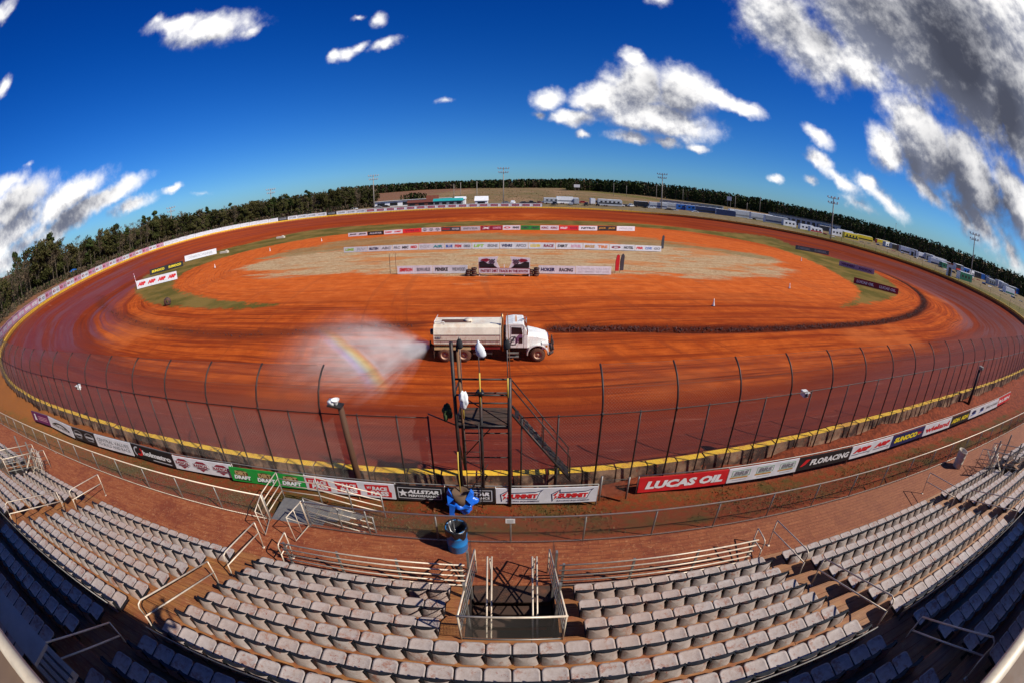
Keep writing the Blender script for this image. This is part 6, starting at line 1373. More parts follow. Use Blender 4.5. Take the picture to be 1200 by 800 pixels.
VEH = [('car', 593, 239.5, R(5), 'grey', 'grey car behind the middle light pole'), ('pickup', 601, 239.5, R(80), 'white', 'white pickup nose on just right of the middle light pole'), ('car', 614, 239.6, R(0), 'black', 'black car, first of the dark row right of the middle light pole'), ('pickup', 622, 239.6, R(8), 'black', 'black pickup at the end of the dark row right of the middle light pole'),
 ('pickup', 632, 240.5, R(70), 'brown', 'dark brown pickup standing alone behind the back stretch wall'), ('pickup', 650, 241, R(70), 'black', 'black pickup in front of the white fronted trailer'), ('car', 669, 241, R(80), 'grey', 'dark grey car right of the white trailer'), ('pickup', 687, 241.6, R(75), 'black', 'black pickup with a load left of the silver motorhome'), ('pickup', 702, 241.8, R(60), 'black', 'black pickup against the back of the silver motorhome'),
 ('car', 727, 242.5, R(-8), 'white', 'small white car right of the silver motorhome'), ('car', 733, 242.6, R(10), 'black', 'small black car right of the silver motorhome'), ('pickup', 739, 243, R(50), 'silver', 'silver pickup left of the black box trailer'), ('pickup', 757, 244.5, R(60), 'black', 'black pickup right of the black box trailer'), ('car', 763, 245, R(10), 'silver', 'silver car left of the light pole by the trailers'),
 ('car', 784, 247.5, R(-12), 'black', 'black car below the row of silver trailers'), ('car', 790, 248, R(-12), 'silver', 'silver car below the row of silver trailers'), ('car', 815, 250.5, R(-12), 'white', 'white car between the two blue trailers and the navy trailer'), ('car', 879, 259.5, R(-25), 'white', 'white car in front of the silver trailers'), ('pickup', 883, 260, R(-25), 'black', 'black pickup in front of the silver trailers'),
 ('car', 931, 271, R(-30), 'silver', 'silver car in front of the long grey shed'), ('pickup', 966, 278, R(-30), 'red', 'red pickup by the light pole beside the shed'), ('car', 976, 281, R(-30), 'white', 'white car left of the yellow motorhome'), ('car', 1010, 287, R(-35), 'black', 'black car below the yellow trailer'), ('car', 1018, 288.5, R(-35), 'green', 'dark green car below the yellow trailer'), ('pickup', 1028, 290, R(-35), 'blue', 'blue pickup right of the dark green car'),
 ('car', 1041, 295, R(-38), 'white', 'white car in the red and white group on the right'), ('car', 1047, 297.5, R(-38), 'red', 'red car in the red and white group on the right'), ('pickup', 1057, 300, R(-38), 'white', 'white pickup in the red and white group on the right'), ('car', 1085, 309.5, R(-40), 'silver', 'silver car behind the brown trailer on the right'), ('car', 1092, 311.5, R(-40), 'black', 'black car behind the brown trailer on the right'),
 ('pickup', 1121, 322, R(-45), 'black', 'black pickup beside the tall white and red column'), ('car', 1127, 323.5, R(-45), 'white', 'white car beside the tall white and red column'), ('car', 1146, 331.5, R(-48), 'red', 'red car right of the dark green box'), ('pickup', 1158, 335.5, R(-48), 'blue', 'blue pickup right of the blue trailer'), ('car', 1166, 339.5, R(-50), 'grey', 'grey car by the black trailer on the far right'), ('car', 1190, 350, R(-52), 'black', 'black car by the white trailer at the far right'),
 ('car', 452, 243.5, R(12), 'black', 'black car right of the light pole by the white roofed building'), ('car', 443, 244.5, R(12), 'grey', 'grey car at the foot of the light pole by the white roofed building'), ('car', 415, 246.5, R(14), 'white', 'white car parked far left behind the grey lettered banners'), ('pickup', 343, 258.5, R(20), 'white', 'white pickup behind the white banners on the left'), ('car', 238, 275.5, R(28), 'white', 'white car parked under the left trees'), ('car', 246, 273.5, R(28), 'black', 'black car parked under the left trees'), ('car', 222, 279.5, R(30), 'navy', 'navy car parked under the left trees')]
for k, px, py, a, c, lab in VEH: car(px, py, a, c, lab, k)
for (px, py, a, c, L, H, lab, kd, st, fr) in (
 (645, 239.5, 0, 'silver', 7, 3.2, 'short silver trailer left of the white fronted trailer', 'trailer', 'grey', None), (662, 239.8, 0, 'white', 9, 4.0, 'white fronted trailer behind the back stretch wall', 'trailer', 'grey', None), (675, 240, R(85), 'silver', 8, 3.4, 'silver trailer end on, right of the white fronted trailer', 'trailer', None, 'silver'), (694, 240.2, R(85), 'white', 8, 3.4, 'white trailer end on, left of the silver motorhome', 'trailer', None, 'white'),
 (714.5, 242.5, R(-3), 'silver', 12.5, 3.7, 'long silver motorhome with a dark band', 'motorhome', 'black', None), (751, 243.5, R(-8), 'black', 8, 3.4, 'black box trailer left of the light pole by the trailers', 'trailer', None, None), (771, 245.5, R(-8), 'silver', 10, 3.6, 'silver trailer behind the light pole by the trailers', 'trailer', 'navy', 'white'), (784, 245.2, R(-8), 'silver', 10, 3.6, 'silver trailer right of the light pole by the trailers', 'trailer', 'grey', 'white'),
 (799, 247.6, R(-10), 'blue', 7, 3.8, 'blue trailer, left of the pair', 'trailer', None, 'white'), (810.5, 249, R(-10), 'blue', 7, 3.8, 'blue trailer, right of the pair', 'trailer', None, 'white'), (831, 252, R(-13), 'navy', 16, 4.0, 'long navy semitrailer right of the blue pair', 'trailer', 'black', 'silver'), (850, 255, R(-15), 'navy', 11, 4.0, 'shorter navy trailer left of the silver trailers', 'trailer', None, 'white'),
 (866, 257, R(-18), 'silver', 10, 4.1, 'silver trailer with a white end, left of the white cars', 'trailer', 'grey', 'white'), (892, 261, R(-22), 'silver', 11, 4.0, 'silver trailer left of the bluish one in front of the shed', 'trailer', 'grey', 'white'), (909, 265, R(-24), 'grey', 11, 4.1, 'bluish grey trailer in front of the long shed', 'trailer', 'navy', 'white'), (924, 268, R(-28), 'white', 6, 3.4, 'white camper in front of the left end of the shed', 'motorhome', None, None),
 (944, 272.5, R(-28), 'white', 6.5, 3.2, 'white camper, left of a pair in front of the shed', 'motorhome', None, None), (955, 275, R(-28), 'white', 6, 3.0, 'white camper, right of a pair in front of the shed', 'motorhome', 'red', None), (967, 273.5, R(-28), 'black', 8, 3.4, 'black trailer by the light pole beside the shed', 'trailer', None, 'silver'), (979, 279, R(-30), 'white', 6, 3.6, 'white camper left of the yellow motorhome', 'motorhome', None, None), (989, 278.5, R(-32), 'white', 10, 3.6, 'long white trailer behind the yellow motorhome', 'trailer', 'red', None),
 (996, 283, R(-33), 'yellow', 7.5, 3.6, 'yellow motorhome with two dark windows', 'motorhome', 'black', None), (1012, 284, R(-35), 'yellow', 10, 3.3, 'long yellow trailer right of the yellow motorhome', 'trailer', 'black', 'white'), (1034, 289, R(-37), 'yellow', 9, 3.2, 'yellow trailer farthest right of the three yellow ones', 'trailer', 'tan', 'red'), (1059, 298.5, R(-40), 'brown', 8, 3.6, 'dark brown trailer beside the white ticket booth', 'trailer', None, None),
 (1083, 306.5, R(-42), 'white', 10, 3.4, 'white trailer with a black side in the middle of the right parking', 'trailer', 'black', 'white'), (1099, 311.5, R(-43), 'white', 10, 3.5, 'white trailer left of the tall white and red column', 'trailer', 'grey', 'white'), (1107, 317.5, R(-44), 'green', 6, 3.0, 'small green trailer left of the tall white and red column', 'trailer', None, None), (1127, 318, R(-45), 'white', 10, 3.3, 'white roofed trailer behind the dark green box', 'trailer', 'blue', None),
 (1129, 332.5, R(-46), 'green', 6.5, 3.4, 'dark green box by the wall in the right turn', 'trailer', None, 'white'), (1147, 329, R(-48), 'blue', 7, 3.4, 'blue covered trailer in the right parking', 'trailer', None, None), (1163, 334.5, R(-50), 'black', 10, 3.4, 'black trailer with a white roof on the far right', 'trailer', 'grey', 'white'), (1181, 347.5, R(-52), 'white', 7, 3.2, 'white and green marked trailer at the far right', 'trailer', 'green', 'white'), (1176, 337, R(-52), 'silver', 12, 3.4, 'long silver trailer behind the black one on the far right', 'trailer', 'white', None), (1152, 323.5, R(-48), 'silver', 12, 3.4, 'long silver trailer behind the blue covered one', 'trailer', 'grey', 'white'), (1196, 346.5, R(-54), 'white', 10, 3.4, 'white trailer cut by the right edge of the view', 'trailer', 'red', None)):
    if px > 850: L *= 1.3; H *= 1.15; a *= .3
    trailer(px, py, a, c, L, H, lab, kd, st, fr)
# booths, column, sheds, buildings
def block(nm, px, py, a, L, W_, H, wallc, roofc, lab, cat, roof='gable', openings=0, rise=1.2):
    p = at(px, py, 2.6); t_ = thing(nm, lab, cat, p, a); mb = MB(); mb.bbox(-L / 2, L / 2, 0, W_, -.3, H); mb.build('wall', colmat(PC[wallc], wallc), t_)
    mb = MB()
    if roof == 'gable': mb.prism([(-L / 2 - .3, -.4, H + .005), (-L / 2 - .3, W_ / 2, H + rise), (-L / 2 - .3, W_ + .4, H + .005)], (L + .6, 0, 0))
    else: mb.prism([(-L / 2 - .3, -.8, H + .3), (-L / 2 - .3, -.8, H + .5), (-L / 2 - .3, W_ + .4, H + .2), (-L / 2 - .3, W_ + .4, H + .01)], (L + .6, 0, 0))
    o = mb.build('roof', colmat(PC[roofc], roofc), t_); fixnormals(o)
    for k in range(openings):
        x = -L / 2 + L * (k + .5) / openings; mb = MB(); mb.bbox(x - L / openings * .3, x + L / openings * .3, -.03, -.005, .6, H * .8); mb.build('opening', M_GLASS, t_)
    return t_
block('long_building', 484, 241.2, R(8), 42, 9, 3.0, 'white', 'white', 'long low white building with a pale roof behind the back stretch', 'building', 'shed', 6)
block('red_building', 494, 242.6, R(6), 14, 4, 2.2, 'brown', 'brown', 'dark red building in front of the long white one', 'building', 'gable', 3)
block('gabled_house', 507, 240.6, R(10), 6, 4, 3.2, 'tan', 'brown', 'tan gabled house at the right end of the long white building', 'house', 'gable', 1, 2.)
block('teal_building', 525, 241.9, R(2), 14, 5, 2.6, 'grey', 'teal', 'teal roofed open shed behind the red blocked banners', 'shed', 'gable', 4)
block('white_tent', 564, 240.8, R(0), 6, 5, 2.2, 'white', 'white', 'white canopy tent left of the middle light pole', 'tent', 'gable', 1, 2.2)
block('white_hut', 539, 241.2, R(0), 5, 5, 3.2, 'white', 'white', 'small white hut at the right end of the teal shed', 'hut', 'gable', 1)
block('long_shed', 944, 268.5, R(-27), 46, 9, 5.6, 'silver', 'grey', 'long grey open sided shed behind the pits', 'shed', 'shed', 14)
block('trailer_shelter', 812, 245.5, R(-9), 44, 6, 4.0, 'silver', 'silver', 'long pale roofed shelter behind the blue trailers', 'shelter', 'shed', 9)
block('ticket_booth', 1068.5, 303, R(-42), 2.6, 2.6, 4.0, 'white', 'white', 'narrow white booth right of the dark brown trailer', 'booth', 'shed', 1)
block('tan_booth', 1075, 304, R(-42), 2.6, 2.6, 3.6, 'tan', 'tan', 'narrow tan booth right of the white booth', 'booth', 'shed', 1)
block('white_booth', 1111.5, 328, R(-46), 2.0, 2.2, 5.2, 'white', 'red', 'tall white and red column at the wall in the right turn', 'booth', 'shed', 1)
# blue tent at the left wood
p = at(87, 325, 3.); t_ = thing('canopy_tent', 'blue canopy tent by the banner fence at the left wood', 'tent', p, .5); mb = MB(); mb.add([(-2, -2, 2.1), (2, -2, 2.1), (2, 2, 2.1), (-2, 2, 2.1), (0, 0, 3.1), (-2, -2, 1.9), (2, -2, 1.9), (2, 2, 1.9), (-2, 2, 1.9)], [(0, 1, 4), (1, 2, 4), (2, 3, 4), (3, 0, 4), (0, 5, 6, 1), (1, 6, 7, 2), (2, 7, 8, 3), (3, 8, 5, 0), (5, 8, 7, 6)]); mb.build('canopy', colmat(PC['blue'], 'blue'), t_)
for a_ in (-1.9, 1.9):
    for b_ in (-1.9, 1.9): mb = MB(); mb.tube([(a_, b_, -.5), (a_, b_, 2.)], .03, 5); mb.build('leg', M_GALV, t_)
# wire fence along the top of the bank on the right
t_ = thing('bank_fence', 'thin wire fence along the grass bank beside the right turn', 'fence', (130, 90, 0)); O = t_.location.copy()
iR0, iR1 = arc_idx(104, 32), arc_idx(108, 131); seg2 = [WALL[k % nW] + OUT[k % nW] * 9 for k in range(iR0, iR1 + 1)]
mb = MB()
for h in (.6, 1.2, 1.9): mb.tube([Vector((x, y, gout(x, y) + h)) - O for x, y in seg2[::3]], .025, 4)
mb.build('wire', M_GALV, t_)
for x, y in seg2[::4]: mb = MB(); mb.tube([Vector((x, y, gout(x, y) - .1)) - O, Vector((x, y, gout(x, y) + 2.0)) - O], .05, 5); mb.build('post', M_STEEL, t_)

# ------------------------------------------------------------------ trees
def leafmat(name, c0, c1, sc=.12):
    m, t, b = newmat(name); P = t.pos(); n = t.noise(P, sc, 4, .6); n2 = t.noise(P, 1.4, 4, .7)
    c = t.mix(t.step(n, .36, .64), c0, c1); c = t.mix(t.step(n2, .3, .7), c, tuple(x * .55 for x in c0)); t.link(c, b.inputs['Base Color']); b.inputs['Roughness'].default_value = .85; b.inputs['Specular IOR Level'].default_value = .1; return m
L_PINE = leafmat('pine_needles', (.040, .062, .016), (.075, .095, .026)); L_OAK = leafmat('evergreen_leaves', (.055, .060, .016), (.115, .095, .034)); L_BARE = leafmat('bare_twigs', (.12, .085, .05), (.19, .135, .08)); L_BARK = leafmat('tree_bark', (.09, .07, .05), (.19, .15, .105), .5)
def leaf_tri(mb, c, s, mi):
    a = Vector((random.gauss(0, 1), random.gauss(0, 1), random.gauss(0, 1))).normalized(); b = a.cross(Vector((random.random(), random.random(), random.random()))).normalized()
    c = Vector(c); mb.add([c + a * s, c - a * s * .5 + b * s * .8, c - a * s * .6 - b * s * .7, c - a * s * .1 - b * s * 1.05], [(0, 1, 2, 3)], mi)
def tree_mesh(kind, H, seed, leaf, nl):
    random.seed(seed); tr = MB(); cr = MB(); lean = random.uniform(-.03, .03) * H
    tp = [(0, 0, -.5), (lean * .3, 0, H * .35), (lean * .8, lean * .3, H * .7), (lean, lean * .4, H * .97)]; r0 = H * .012
    tr.tube(tp, [r0 * 1.4, r0, r0 * .6, r0 * .2], 6)
    lobes = []
    if kind == 'pine':
        for k in range(11):
            z = H * random.uniform(.56, .98); a = random.random() * 6.28; L_ = H * .17 * (1.25 - z / H); x, y = lean * .8 + L_ * cos(a), L_ * sin(a); tr.tube([(lean * .7, 0, z - H * .03), (x, y, z + H * .02)], r0 * .25, 4); lobes.append((x, y, z + H * .02, H * .05 * random.uniform(.8, 1.4)))
        lobes.append((lean, 0, H * .96, H * .05))
    elif kind == 'oak':
        for k in range(16):
            z = H * random.uniform(.28, .95); a = random.random() * 6.28; L_ = H * .26 * sin(pi * min(1, (z / H - .15) / .9)) * random.uniform(.4, 1); x, y = L_ * cos(a), L_ * sin(a); tr.tube([(0, 0, z - H * .12), (x, y, z)], r0 * .35, 4); lobes.append((x, y, z, H * .085 * random.uniform(.7, 1.3)))
    else:
        for k in range(22):
            z = H * random.uniform(.35, .9); a = random.random() * 6.28; L_ = H * random.uniform(.08, .17); x, y = L_ * cos(a), L_ * sin(a); z2 = z + L_ * 1.1; tr.tube([(lean * .6, 0, z), (x * .6, y * .6, z + L_ * .4), (x, y, z2)], [r0 * .4, r0 * .25, r0 * .08], 4); lobes.append((x * .9, y * .9, z2, H * .045))
            for q in range(2): a2 = a + random.uniform(-1, 1); tr.tube([(x * .7, y * .7, z2 - L_ * .5), (x * .7 + L_ * .5 * cos(a2), y * .7 + L_ * .5 * sin(a2), z2 + L_ * .2)], r0 * .09, 3)
    per = nl // len(lobes)
    for (x, y, z, r) in lobes:
        for k in range(per):
            d = Vector((random.gauss(0, 1), random.gauss(0, 1), random.gauss(0, .62))); d = d.normalized() * r * random.random() ** .4; leaf_tri(cr, (x + d.x * 1.15, y + d.y * 1.15, z + d.z), leaf * random.uniform(.6, 1.3), 0)
    return tr.mesh(kind + '_trunk', L_BARK), cr.mesh(kind + '_crown', {'pine': L_PINE, 'oak': L_OAK, 'bare': L_BARE}[kind])
TM = [('pine', tree_mesh('pine', 20, s, .42, 1100)) for s in (1, 2, 3)] + [('oak', tree_mesh('oak', 18, s, .42, 1500)) for s in (4, 5, 6)] + [('bare', tree_mesh('bare', 17, s, .20, 500)) for s in (7, 8, 9)]
random.seed(11)
BASE = [(-30, 408), (0, 384), (40, 350), (80, 330), (120, 313), (160, 296), (200, 283), (250, 272), (300, 262), (350, 254), (400, 247), (440, 242)]
TOP = [(-30, 335), (0, 325), (15, 303), (30, 293), (60, 277), (75, 285), (100, 277), (125, 266), (150, 262), (185, 250), (200, 250), (250, 244), (300, 234), (350, 226), (400, 220), (440, 217.5)]
KL = {'pine': 'tall pine with a high dark crown', 'oak': 'bushy dark evergreen tree', 'bare': 'leafless grey brown tree'}; KN = {'pine': 'pine_tree', 'oak': 'evergreen_tree', 'bare': 'bare_tree'}; cnt = {}
def add_tree(px, depth, hs, kind=None):
    pyb = interp(BASE, px); b = at(px, pyb, 2.6); d = b.xy.normalized(); dist = b.xy.length; b2 = Vector((b.x + d.x * depth, b.y + d.y * depth, 2.6)); zt = top_h(b2, TOP); H = max(7, (zt - 2.6) * hs)
    kind_, (mt_, mc_) = random.choice([q for q in TM if kind is None or q[0] == kind]); hb = {'pine': 20, 'oak': 18, 'bare': 17}[kind_]; s = H / hb
    r = empty(KN[kind_], b2, random.random() * 6.28); r.scale = (s * random.uniform(.85, 1.15),) * 2 + (s,)
    cnt[kind_] = cnt.get(kind_, 0) + 1; tag(r, KL[kind_] + ' in the edge of the left wood', 'tree', '%s at the edge of the left wood' % {'pine': 'pines', 'oak': 'evergreens', 'bare': 'bare trees'}[kind_])
    for nm, me in (('trunk', mt_), ('crown', mc_)): c = bpy.data.objects.new(nm, me); COL.objects.link(c); c.parent = r
def top_h(b, curve):
    lo, hi = 2., 70.
    for _ in range(22):
        m = (lo + hi) / 2; qx, qy = proj((b.x, b.y, m))
        if qy > interp(curve, qx): lo = m
        else: hi = m
    return lo
x = -26.
while x < 440:
    step = 2.9 if x < 120 else 2.35
    add_tree(x + random.uniform(-1, 1), random.uniform(0, 8), random.uniform(.66, 1.0), random.choice(['bare', 'bare', 'oak', 'oak', 'oak', 'pine'])); x += step
# crowns that stand out on the skyline
for px, hs, k in ((10, 1.0, 'oak'), (28, 1.04, 'pine'), (38, 1.02, 'oak'), (60, 1.06, 'oak'), (65, 1.04, 'pine'), (52, 1.0, 'oak'), (105, 1.06, 'oak'), (125, 1.05, 'oak'), (140, 1.02, 'pine'), (172, 1.04, 'pine'), (185, 1.08, 'pine'), (196, 1.06, 'oak'), (245, 1.05, 'pine'), (272, 1.05, 'pine'), (334, 1.06, 'oak'), (361, 1.06, 'pine'), (410, 1.05, 'oak')): add_tree(px, 6, hs, k)
# the mass of the wood behind, and the woods round the horizon
def wood(name, label, base, top, n, depth, leafpx, mix_bare=.25, hvar=(.75, 1.02), mats_=None):
    mb = MB(); x0, x1 = base[0][0], base[-1][0]
    for k in range(n):
        px = random.uniform(x0, x1); pyb = interp(base, px); b = at(px, pyb, 2.6); dist = b.xy.length; dp = (random.random() ** 1.4) * depth * dist; d = b.xy.normalized(); c = Vector((b.x + d.x * dp, b.y + d.y * dp, 2.6))
        f = (dist + dp) / dist; zt = top_h(c, top); H = max(3, (zt - 2.6) * random.uniform(*hvar)); unit = dist / FPX
        bare = random.random() < mix_bare; mi = 1 if bare else 0; W_ = H * random.uniform(.16, .30) ; lp = leafpx * unit
        mb.tube([(c.x, c.y, 2.2), (c.x, c.y, 2.6 + H * .8)], [max(.12, unit * .12)] * 2, 3, 2, cap=False)
        nl = 30
        for j in range(nl):
            t0 = random.random(); zz = 2.6 + H * (.10 + .90 * t0); w = W_ * (sin(pi * min(.93, t0 * .8 + .16))); a = random.random() * 6.28; rr = w * sqrt(random.random())
            mb_c = (c.x + rr * cos(a), c.y + rr * sin(a), min(zz, 2.6 + H)); leaf_tri(mb, mb_c, lp * random.uniform(.5, 1.15), mi)
    o = mb.build(name, mats_ or [L_PINE, L_BARE, L_BARK]); tag(o, label, 'wood', None, 'stuff'); return o
def shiftb(L_, dy): return [(x, y + dy) for x, y in L_]
wood('left_wood', 'dense mixed wood rising behind the left turn', [(x, y - (2 if x < 200 else 1.)) for x, y in BASE], [(x, y + (7 if x < 200 else 2.0)) for x, y in TOP], 2600, .30, 1.5, .35, (.6, 1.0))
wood('far_wood', 'dark pine wood along the horizon beyond the brown field', [(395, 233), (440, 228), (500, 223.2), (560, 221.2), (620, 220.6), (675, 221.5)], [(395, 220), (440, 217), (500, 213.6), (560, 211.4), (620, 210.2), (675, 210.2)], 1500, .30, 1.2, .22, (.62, 1.03))
wood('right_wood', 'long dark pine wood behind the pits on the right', [(664, 224), (700, 225), (760, 231), (800, 236.5), (850, 243), (900, 252), (950, 263), (1000, 277), (1050, 292), (1100, 310), (1150, 329), (1215, 358)], [(664, 209.5), (700, 210.5), (750, 213), (800, 218), (850, 225.5), (900, 234), (950, 244.5), (1000, 255), (1050, 269), (1100, 284.5), (1150, 302.5), (1215, 330)], 3400, .22, 1.2, .16, (.60, 1.03))
wood('field_trees', 'dark evergreen clump beside the long white building', [(470, 236), (482, 234.5), (500, 234)], [(470, 228), (482, 225.5), (500, 227)], 26, .03, 1.1, .1)
wood('undergrowth', 'brown undergrowth along the foot of the left wood', [(x, y + 1.5) for x, y in BASE], [(x, y - 6.5) for x, y in BASE], 900, .06, 1.0, .75, (.3, .9))
# scrub on the far field
mb = MB()
for k in range(1600):
    px = random.uniform(430, 800); py = random.uniform(222.5, 236); b = at(px, py, 2.6)
    if b.y < 230: continue
    u = b.length / FPX; s = random.uniform(.25, .7) * u; leaf_tri(mb, (b.x, b.y, 2.6 + s * .4), min(1.6, s), 0)
o = mb.build('field_scrub', leafmat('dry_scrub', (.15, .09, .035), (.10, .085, .03))); tag(o, 'low dry scrub scattered over the brown field', 'scrub', None, 'stuff')
# grass tufts on the verge
mb = MB()
for k in range(15000):
    x = random.gauss(0, 20); y = random.uniform(9.0, 11.3)
    from mathutils import noise as mn
    if mn.noise(Vector((x * .35, y * .35, 0))) < random.uniform(-.25, .3) or abs(x) > 55: continue
    z = gout(x, y); s = random.uniform(.03, .085); a = random.random() * 6.28; w = s * .35
    mb.add([(x + w * cos(a), y + w * sin(a), z), (x - w * cos(a), y - w * sin(a), z), (x + random.uniform(-.5, .5) * s, y + random.uniform(-.5, .5) * s, z + s)], [(0, 1, 2)], random.randint(0, 1))
o = mb.build('verge_grass', [mat('green_grass_blade', (.060, .062, .013), .8), mat('dry_grass_blade', (.15, .085, .028), .8)]); tag(o, 'short patchy grass on the clay verge between fence and wall', 'grass', None, 'stuff')
# ------------------------------------------------------------------ more of the pits: second row on the right
random.seed(23)
cols6 = ['white', 'silver', 'white', 'black', 'grey', 'white', 'red', 'navy', 'tan', 'blue']
row6 = [(1002, 275.5), (1020, 281), (1036, 285.5), (1052, 290.5), (1070, 297.5), (1078, 300), (1092, 304.5), (1106, 309), (1116, 312.5), (1134, 319.5), (1142, 322.5), (1168, 332), (1186, 339.5), (1194, 343)]
for k, (px, py) in enumerate(row6):
    c = cols6[k % 10]; trailer(px, py, R(-8 + random.uniform(-10, 10)), c, random.uniform(12, 18), random.uniform(4.0, 4.6), '%s trailer, %s from the left in the back row of the right parking' % (c, ordn(k + 1)), 'trailer', random.choice([None, 'grey', 'red', 'black']), random.choice(['white', 'silver']))
row7 = [(1072, 305.5), (1079, 308), (1101, 316.5), (1108, 320), (1116, 322.8), (1139, 331.5), (1152, 336.5), (1160, 340), (1172, 345), (1178, 348.5), (1186, 352.5), (1196, 357)]
for k, (px, py) in enumerate(row7):
    c = cols6[(k * 3 + 1) % 10]; car(px, py, R(-38 - 20 * (px - 1060) / 140 + random.uniform(-20, 20)), c, '%s %s, %s from the left in the row nearest the right turn' % (c, 'car' if k % 2 else 'pickup', ordn(k + 1)), 'car' if k % 2 else 'pickup')
row8 = [(640, 238.5), (656, 238), (683, 238.6), (698, 238.8), (745, 241.5), (760, 243), (826, 249.5), (858, 253.5), (880, 256.5), (898, 260.5), (918, 265)]
for k, (px, py) in enumerate(row8):
    c = cols6[(k * 7 + 2) % 10]; car(px, py, R(random.uniform(-60, 60)), c, '%s %s, %s from the left in the row behind the centre pits' % (c, 'pickup' if k % 2 else 'car', ordn(k + 1)), 'pickup' if k % 2 else 'car')

row9 = [(1040, 292.5), (1049, 295), (1064, 300.5), (1088, 308), (1097, 313.5), (1105, 314.5), (1122, 320), (1131, 325.5), (1136, 327), (1143, 328), (1156, 331.5), (1160, 337), (1170, 339), (1175, 342.5), (1184, 345), (1189, 346.5)]
for k, (px, py) in enumerate(row9):
    c = ['white', 'black', 'white', 'grey', 'white', 'silver', 'black', 'blue'][k % 8]; trailer(px, py, R(random.uniform(-25, 12)), c, random.uniform(7, 13), random.uniform(3.4, 4.4), '%s trailer, %s from the left in the middle row of the right parking' % (c, ordn(k + 1)), 'trailer', random.choice([None, 'black', 'red', 'navy']), random.choice(['white', 'silver']))
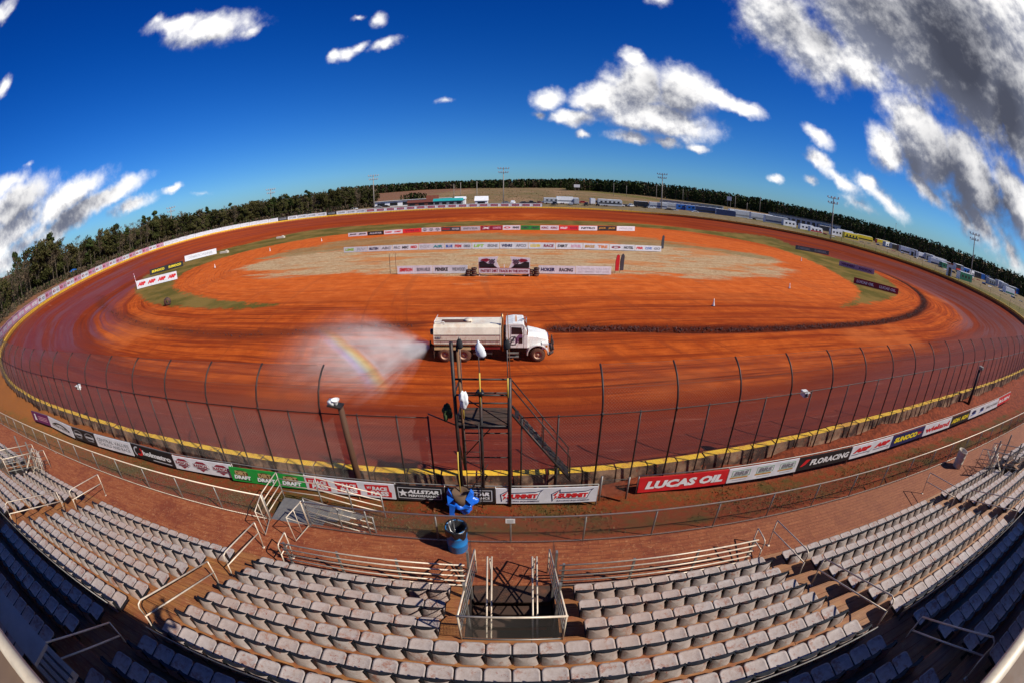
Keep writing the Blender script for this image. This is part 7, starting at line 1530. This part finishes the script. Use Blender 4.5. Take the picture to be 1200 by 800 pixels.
# ------------------------------------------------------------------ the photographer whose shadow falls on the seats
def person(base, label):
    x0, y0, z0 = base
    J = dict(pelvis=(0, -.06, .93), spine=(0, -.05, 1.12), chest=(0, -.03, 1.32), neck=(0, .0, 1.47), skull=(0, .03, 1.56), crown=(0, .03, 1.70),
             shL=(-.19, -.02, 1.40), elL=(-.30, .12, 1.17), wrL=(-.13, .26, 1.40), paL=(-.09, .29, 1.46), shR=(.19, -.02, 1.40), elR=(.30, .12, 1.17), wrR=(.13, .26, 1.40), paR=(.09, .29, 1.46),
             hiL=(-.10, -.05, .88), knL=(-.13, .03, .49), anL=(-.15, -.06, .09), toL=(-.17, .12, .035), hiR=(.10, -.05, .88), knR=(.14, .02, .49), anR=(.17, -.07, .09), toR=(.20, .11, .035))
    RD = dict(pelvis=.145, spine=.125, chest=.15, neck=.062, skull=.085, crown=.075, shL=.068, elL=.045, wrL=.03, paL=.032, shR=.068, elR=.045, wrR=.03, paR=.032, hiL=.09, knL=.062, anL=.042, toL=.035, hiR=.09, knR=.062, anR=.042, toR=.035)
    E_ = [('pelvis', 'spine'), ('spine', 'chest'), ('chest', 'neck'), ('neck', 'skull'), ('skull', 'crown'), ('chest', 'shL'), ('shL', 'elL'), ('elL', 'wrL'), ('wrL', 'paL'), ('chest', 'shR'), ('shR', 'elR'), ('elR', 'wrR'), ('wrR', 'paR'), ('pelvis', 'hiL'), ('hiL', 'knL'), ('knL', 'anL'), ('anL', 'toL'), ('pelvis', 'hiR'), ('hiR', 'knR'), ('knR', 'anR'), ('anR', 'toR')]
    names = list(J); fing = []
    for s, nm in ((-1, 'paL'), (1, 'paR')):
        px, py, pz = J[nm]
        for k, L in enumerate((.060, .072, .078, .068)):
            a = nm + 'f%d' % k; zz = pz + .035 - .022 * k; J[a + 'a'] = (px + s * .012, py + .03, zz); J[a + 'b'] = (px - s * .012, py + .03 + L * .55, zz + .004); J[a + 'c'] = (px - s * .040, py + .03 + L * .75, zz)
            for q in 'abc': RD[a + q] = .0095
            E_ += [(nm, a + 'a'), (a + 'a', a + 'b'), (a + 'b', a + 'c')]
        a = nm + 't'; J[a + 'a'] = (px - s * .022, py - .02, pz - .015); J[a + 'b'] = (px - s * .05, py - .005, pz - .03); RD[a + 'a'] = .012; RD[a + 'b'] = .010; E_ += [(nm, a + 'a'), (a + 'a', a + 'b')]
    names = list(J); me = bpy.data.meshes.new('person'); me.from_pydata([J[n] for n in names], [(names.index(a), names.index(b)) for a, b in E_], [])
    o = bpy.data.objects.new('person', me); COL.objects.link(o); o.location = base
    sk = o.modifiers.new('skin', 'SKIN'); sk.use_smooth_shade = True
    for k, n in enumerate(names): me.skin_vertices[0].data[k].radius = (RD[n], RD[n] * (.72 if n in ('pelvis', 'spine', 'chest') else 1)); me.skin_vertices[0].data[k].use_root = (n == 'pelvis')
    o.modifiers.new('sub', 'SUBSURF').levels = 2; o.modifiers['sub'].render_levels = 2
    m, t, b = newmat('skin_and_clothes'); P = t.new('ShaderNodeTexCoord').outputs['Object']; z = t.xyz(P)[2]; y = t.xyz(P)[1]
    c = t.mix(t.math('GREATER_THAN', z, .95), (.03, .04, .08), (.05, .05, .055)); c = t.mix(t.math('MULTIPLY', t.math('GREATER_THAN', y, .2), t.math('GREATER_THAN', z, 1.2)), c, (.55, .32, .22)); c = t.mix(t.math('GREATER_THAN', z, 1.49), c, (.55, .32, .22)); c = t.mix(t.math('LESS_THAN', z, .1), c, (.02, .02, .02)); t.link(c, b.inputs['Base Color']); b.inputs['Roughness'].default_value = .7
    me.materials.append(m); tag(o, label, 'person')
    mb = MB(); vs = []; bm = bmesh.new(); bmesh.ops.create_uvsphere(bm, u_segments=18, v_segments=10, radius=1)
    for v in bm.verts: v.co = Vector((v.co.x * .098, v.co.y * .112 - .0, v.co.z * .085)) + Vector((0, .015, 1.665))
    mh = bpy.data.meshes.new('cap'); bm.to_mesh(mh); bm.free(); mh.materials.append(M_BLACK); h = bpy.data.objects.new('cap', mh); COL.objects.link(h); h.parent = o
    mb = MB(); mb.box((0, .15, 1.645), (.15, .12, .012)); mb.build('cap_brim', M_BLACK, o)
    for nm, xx in (('eye', -.032), ('eye', .032)): mb = MB(); mb.lathe([(0, 0), (.012, .004), (.014, .012)], (xx, .108, 1.60), 'y', 8); mb.build(nm, M_BLACK, o)
    mb = MB(); mb.prism([(-.014, .108, 1.565), (.014, .108, 1.565), (0, .108, 1.60)], (0, .028, 0)); mb.build('nose', m, o); mb = MB(); mb.box((0, .108, 1.545), (.045, .01, .008)); mb.build('mouth', mat('lip', (.3, .1, .08)), o)
    for s in (-1, 1): mb = MB(); mb.box((s * .088, .03, 1.59), (.014, .03, .055)); mb.build('ear', m, o)
    return o
person((.0, -.56, ZE - .05), 'person in dark clothes standing on the press box roof edge, holding up a camera')
t_ = thing('camera', 'black camera held up by the person on the roof edge', 'camera', (0, -.13, HC)); mb = MB(); mb.box((0, -.03, 0), (.15, .06, .11)); mb.box((0, -.03, .065), (.06, .05, .03)); mb.build('camera_body', M_BLACK, t_); mb = MB(); mb.lathe([(0, 0), (.04, 0), (.04, .05), (.036, .06), (0, .055)], (0, 0, 0), 'y', 16); mb.build('lens', M_BLACK, t_)
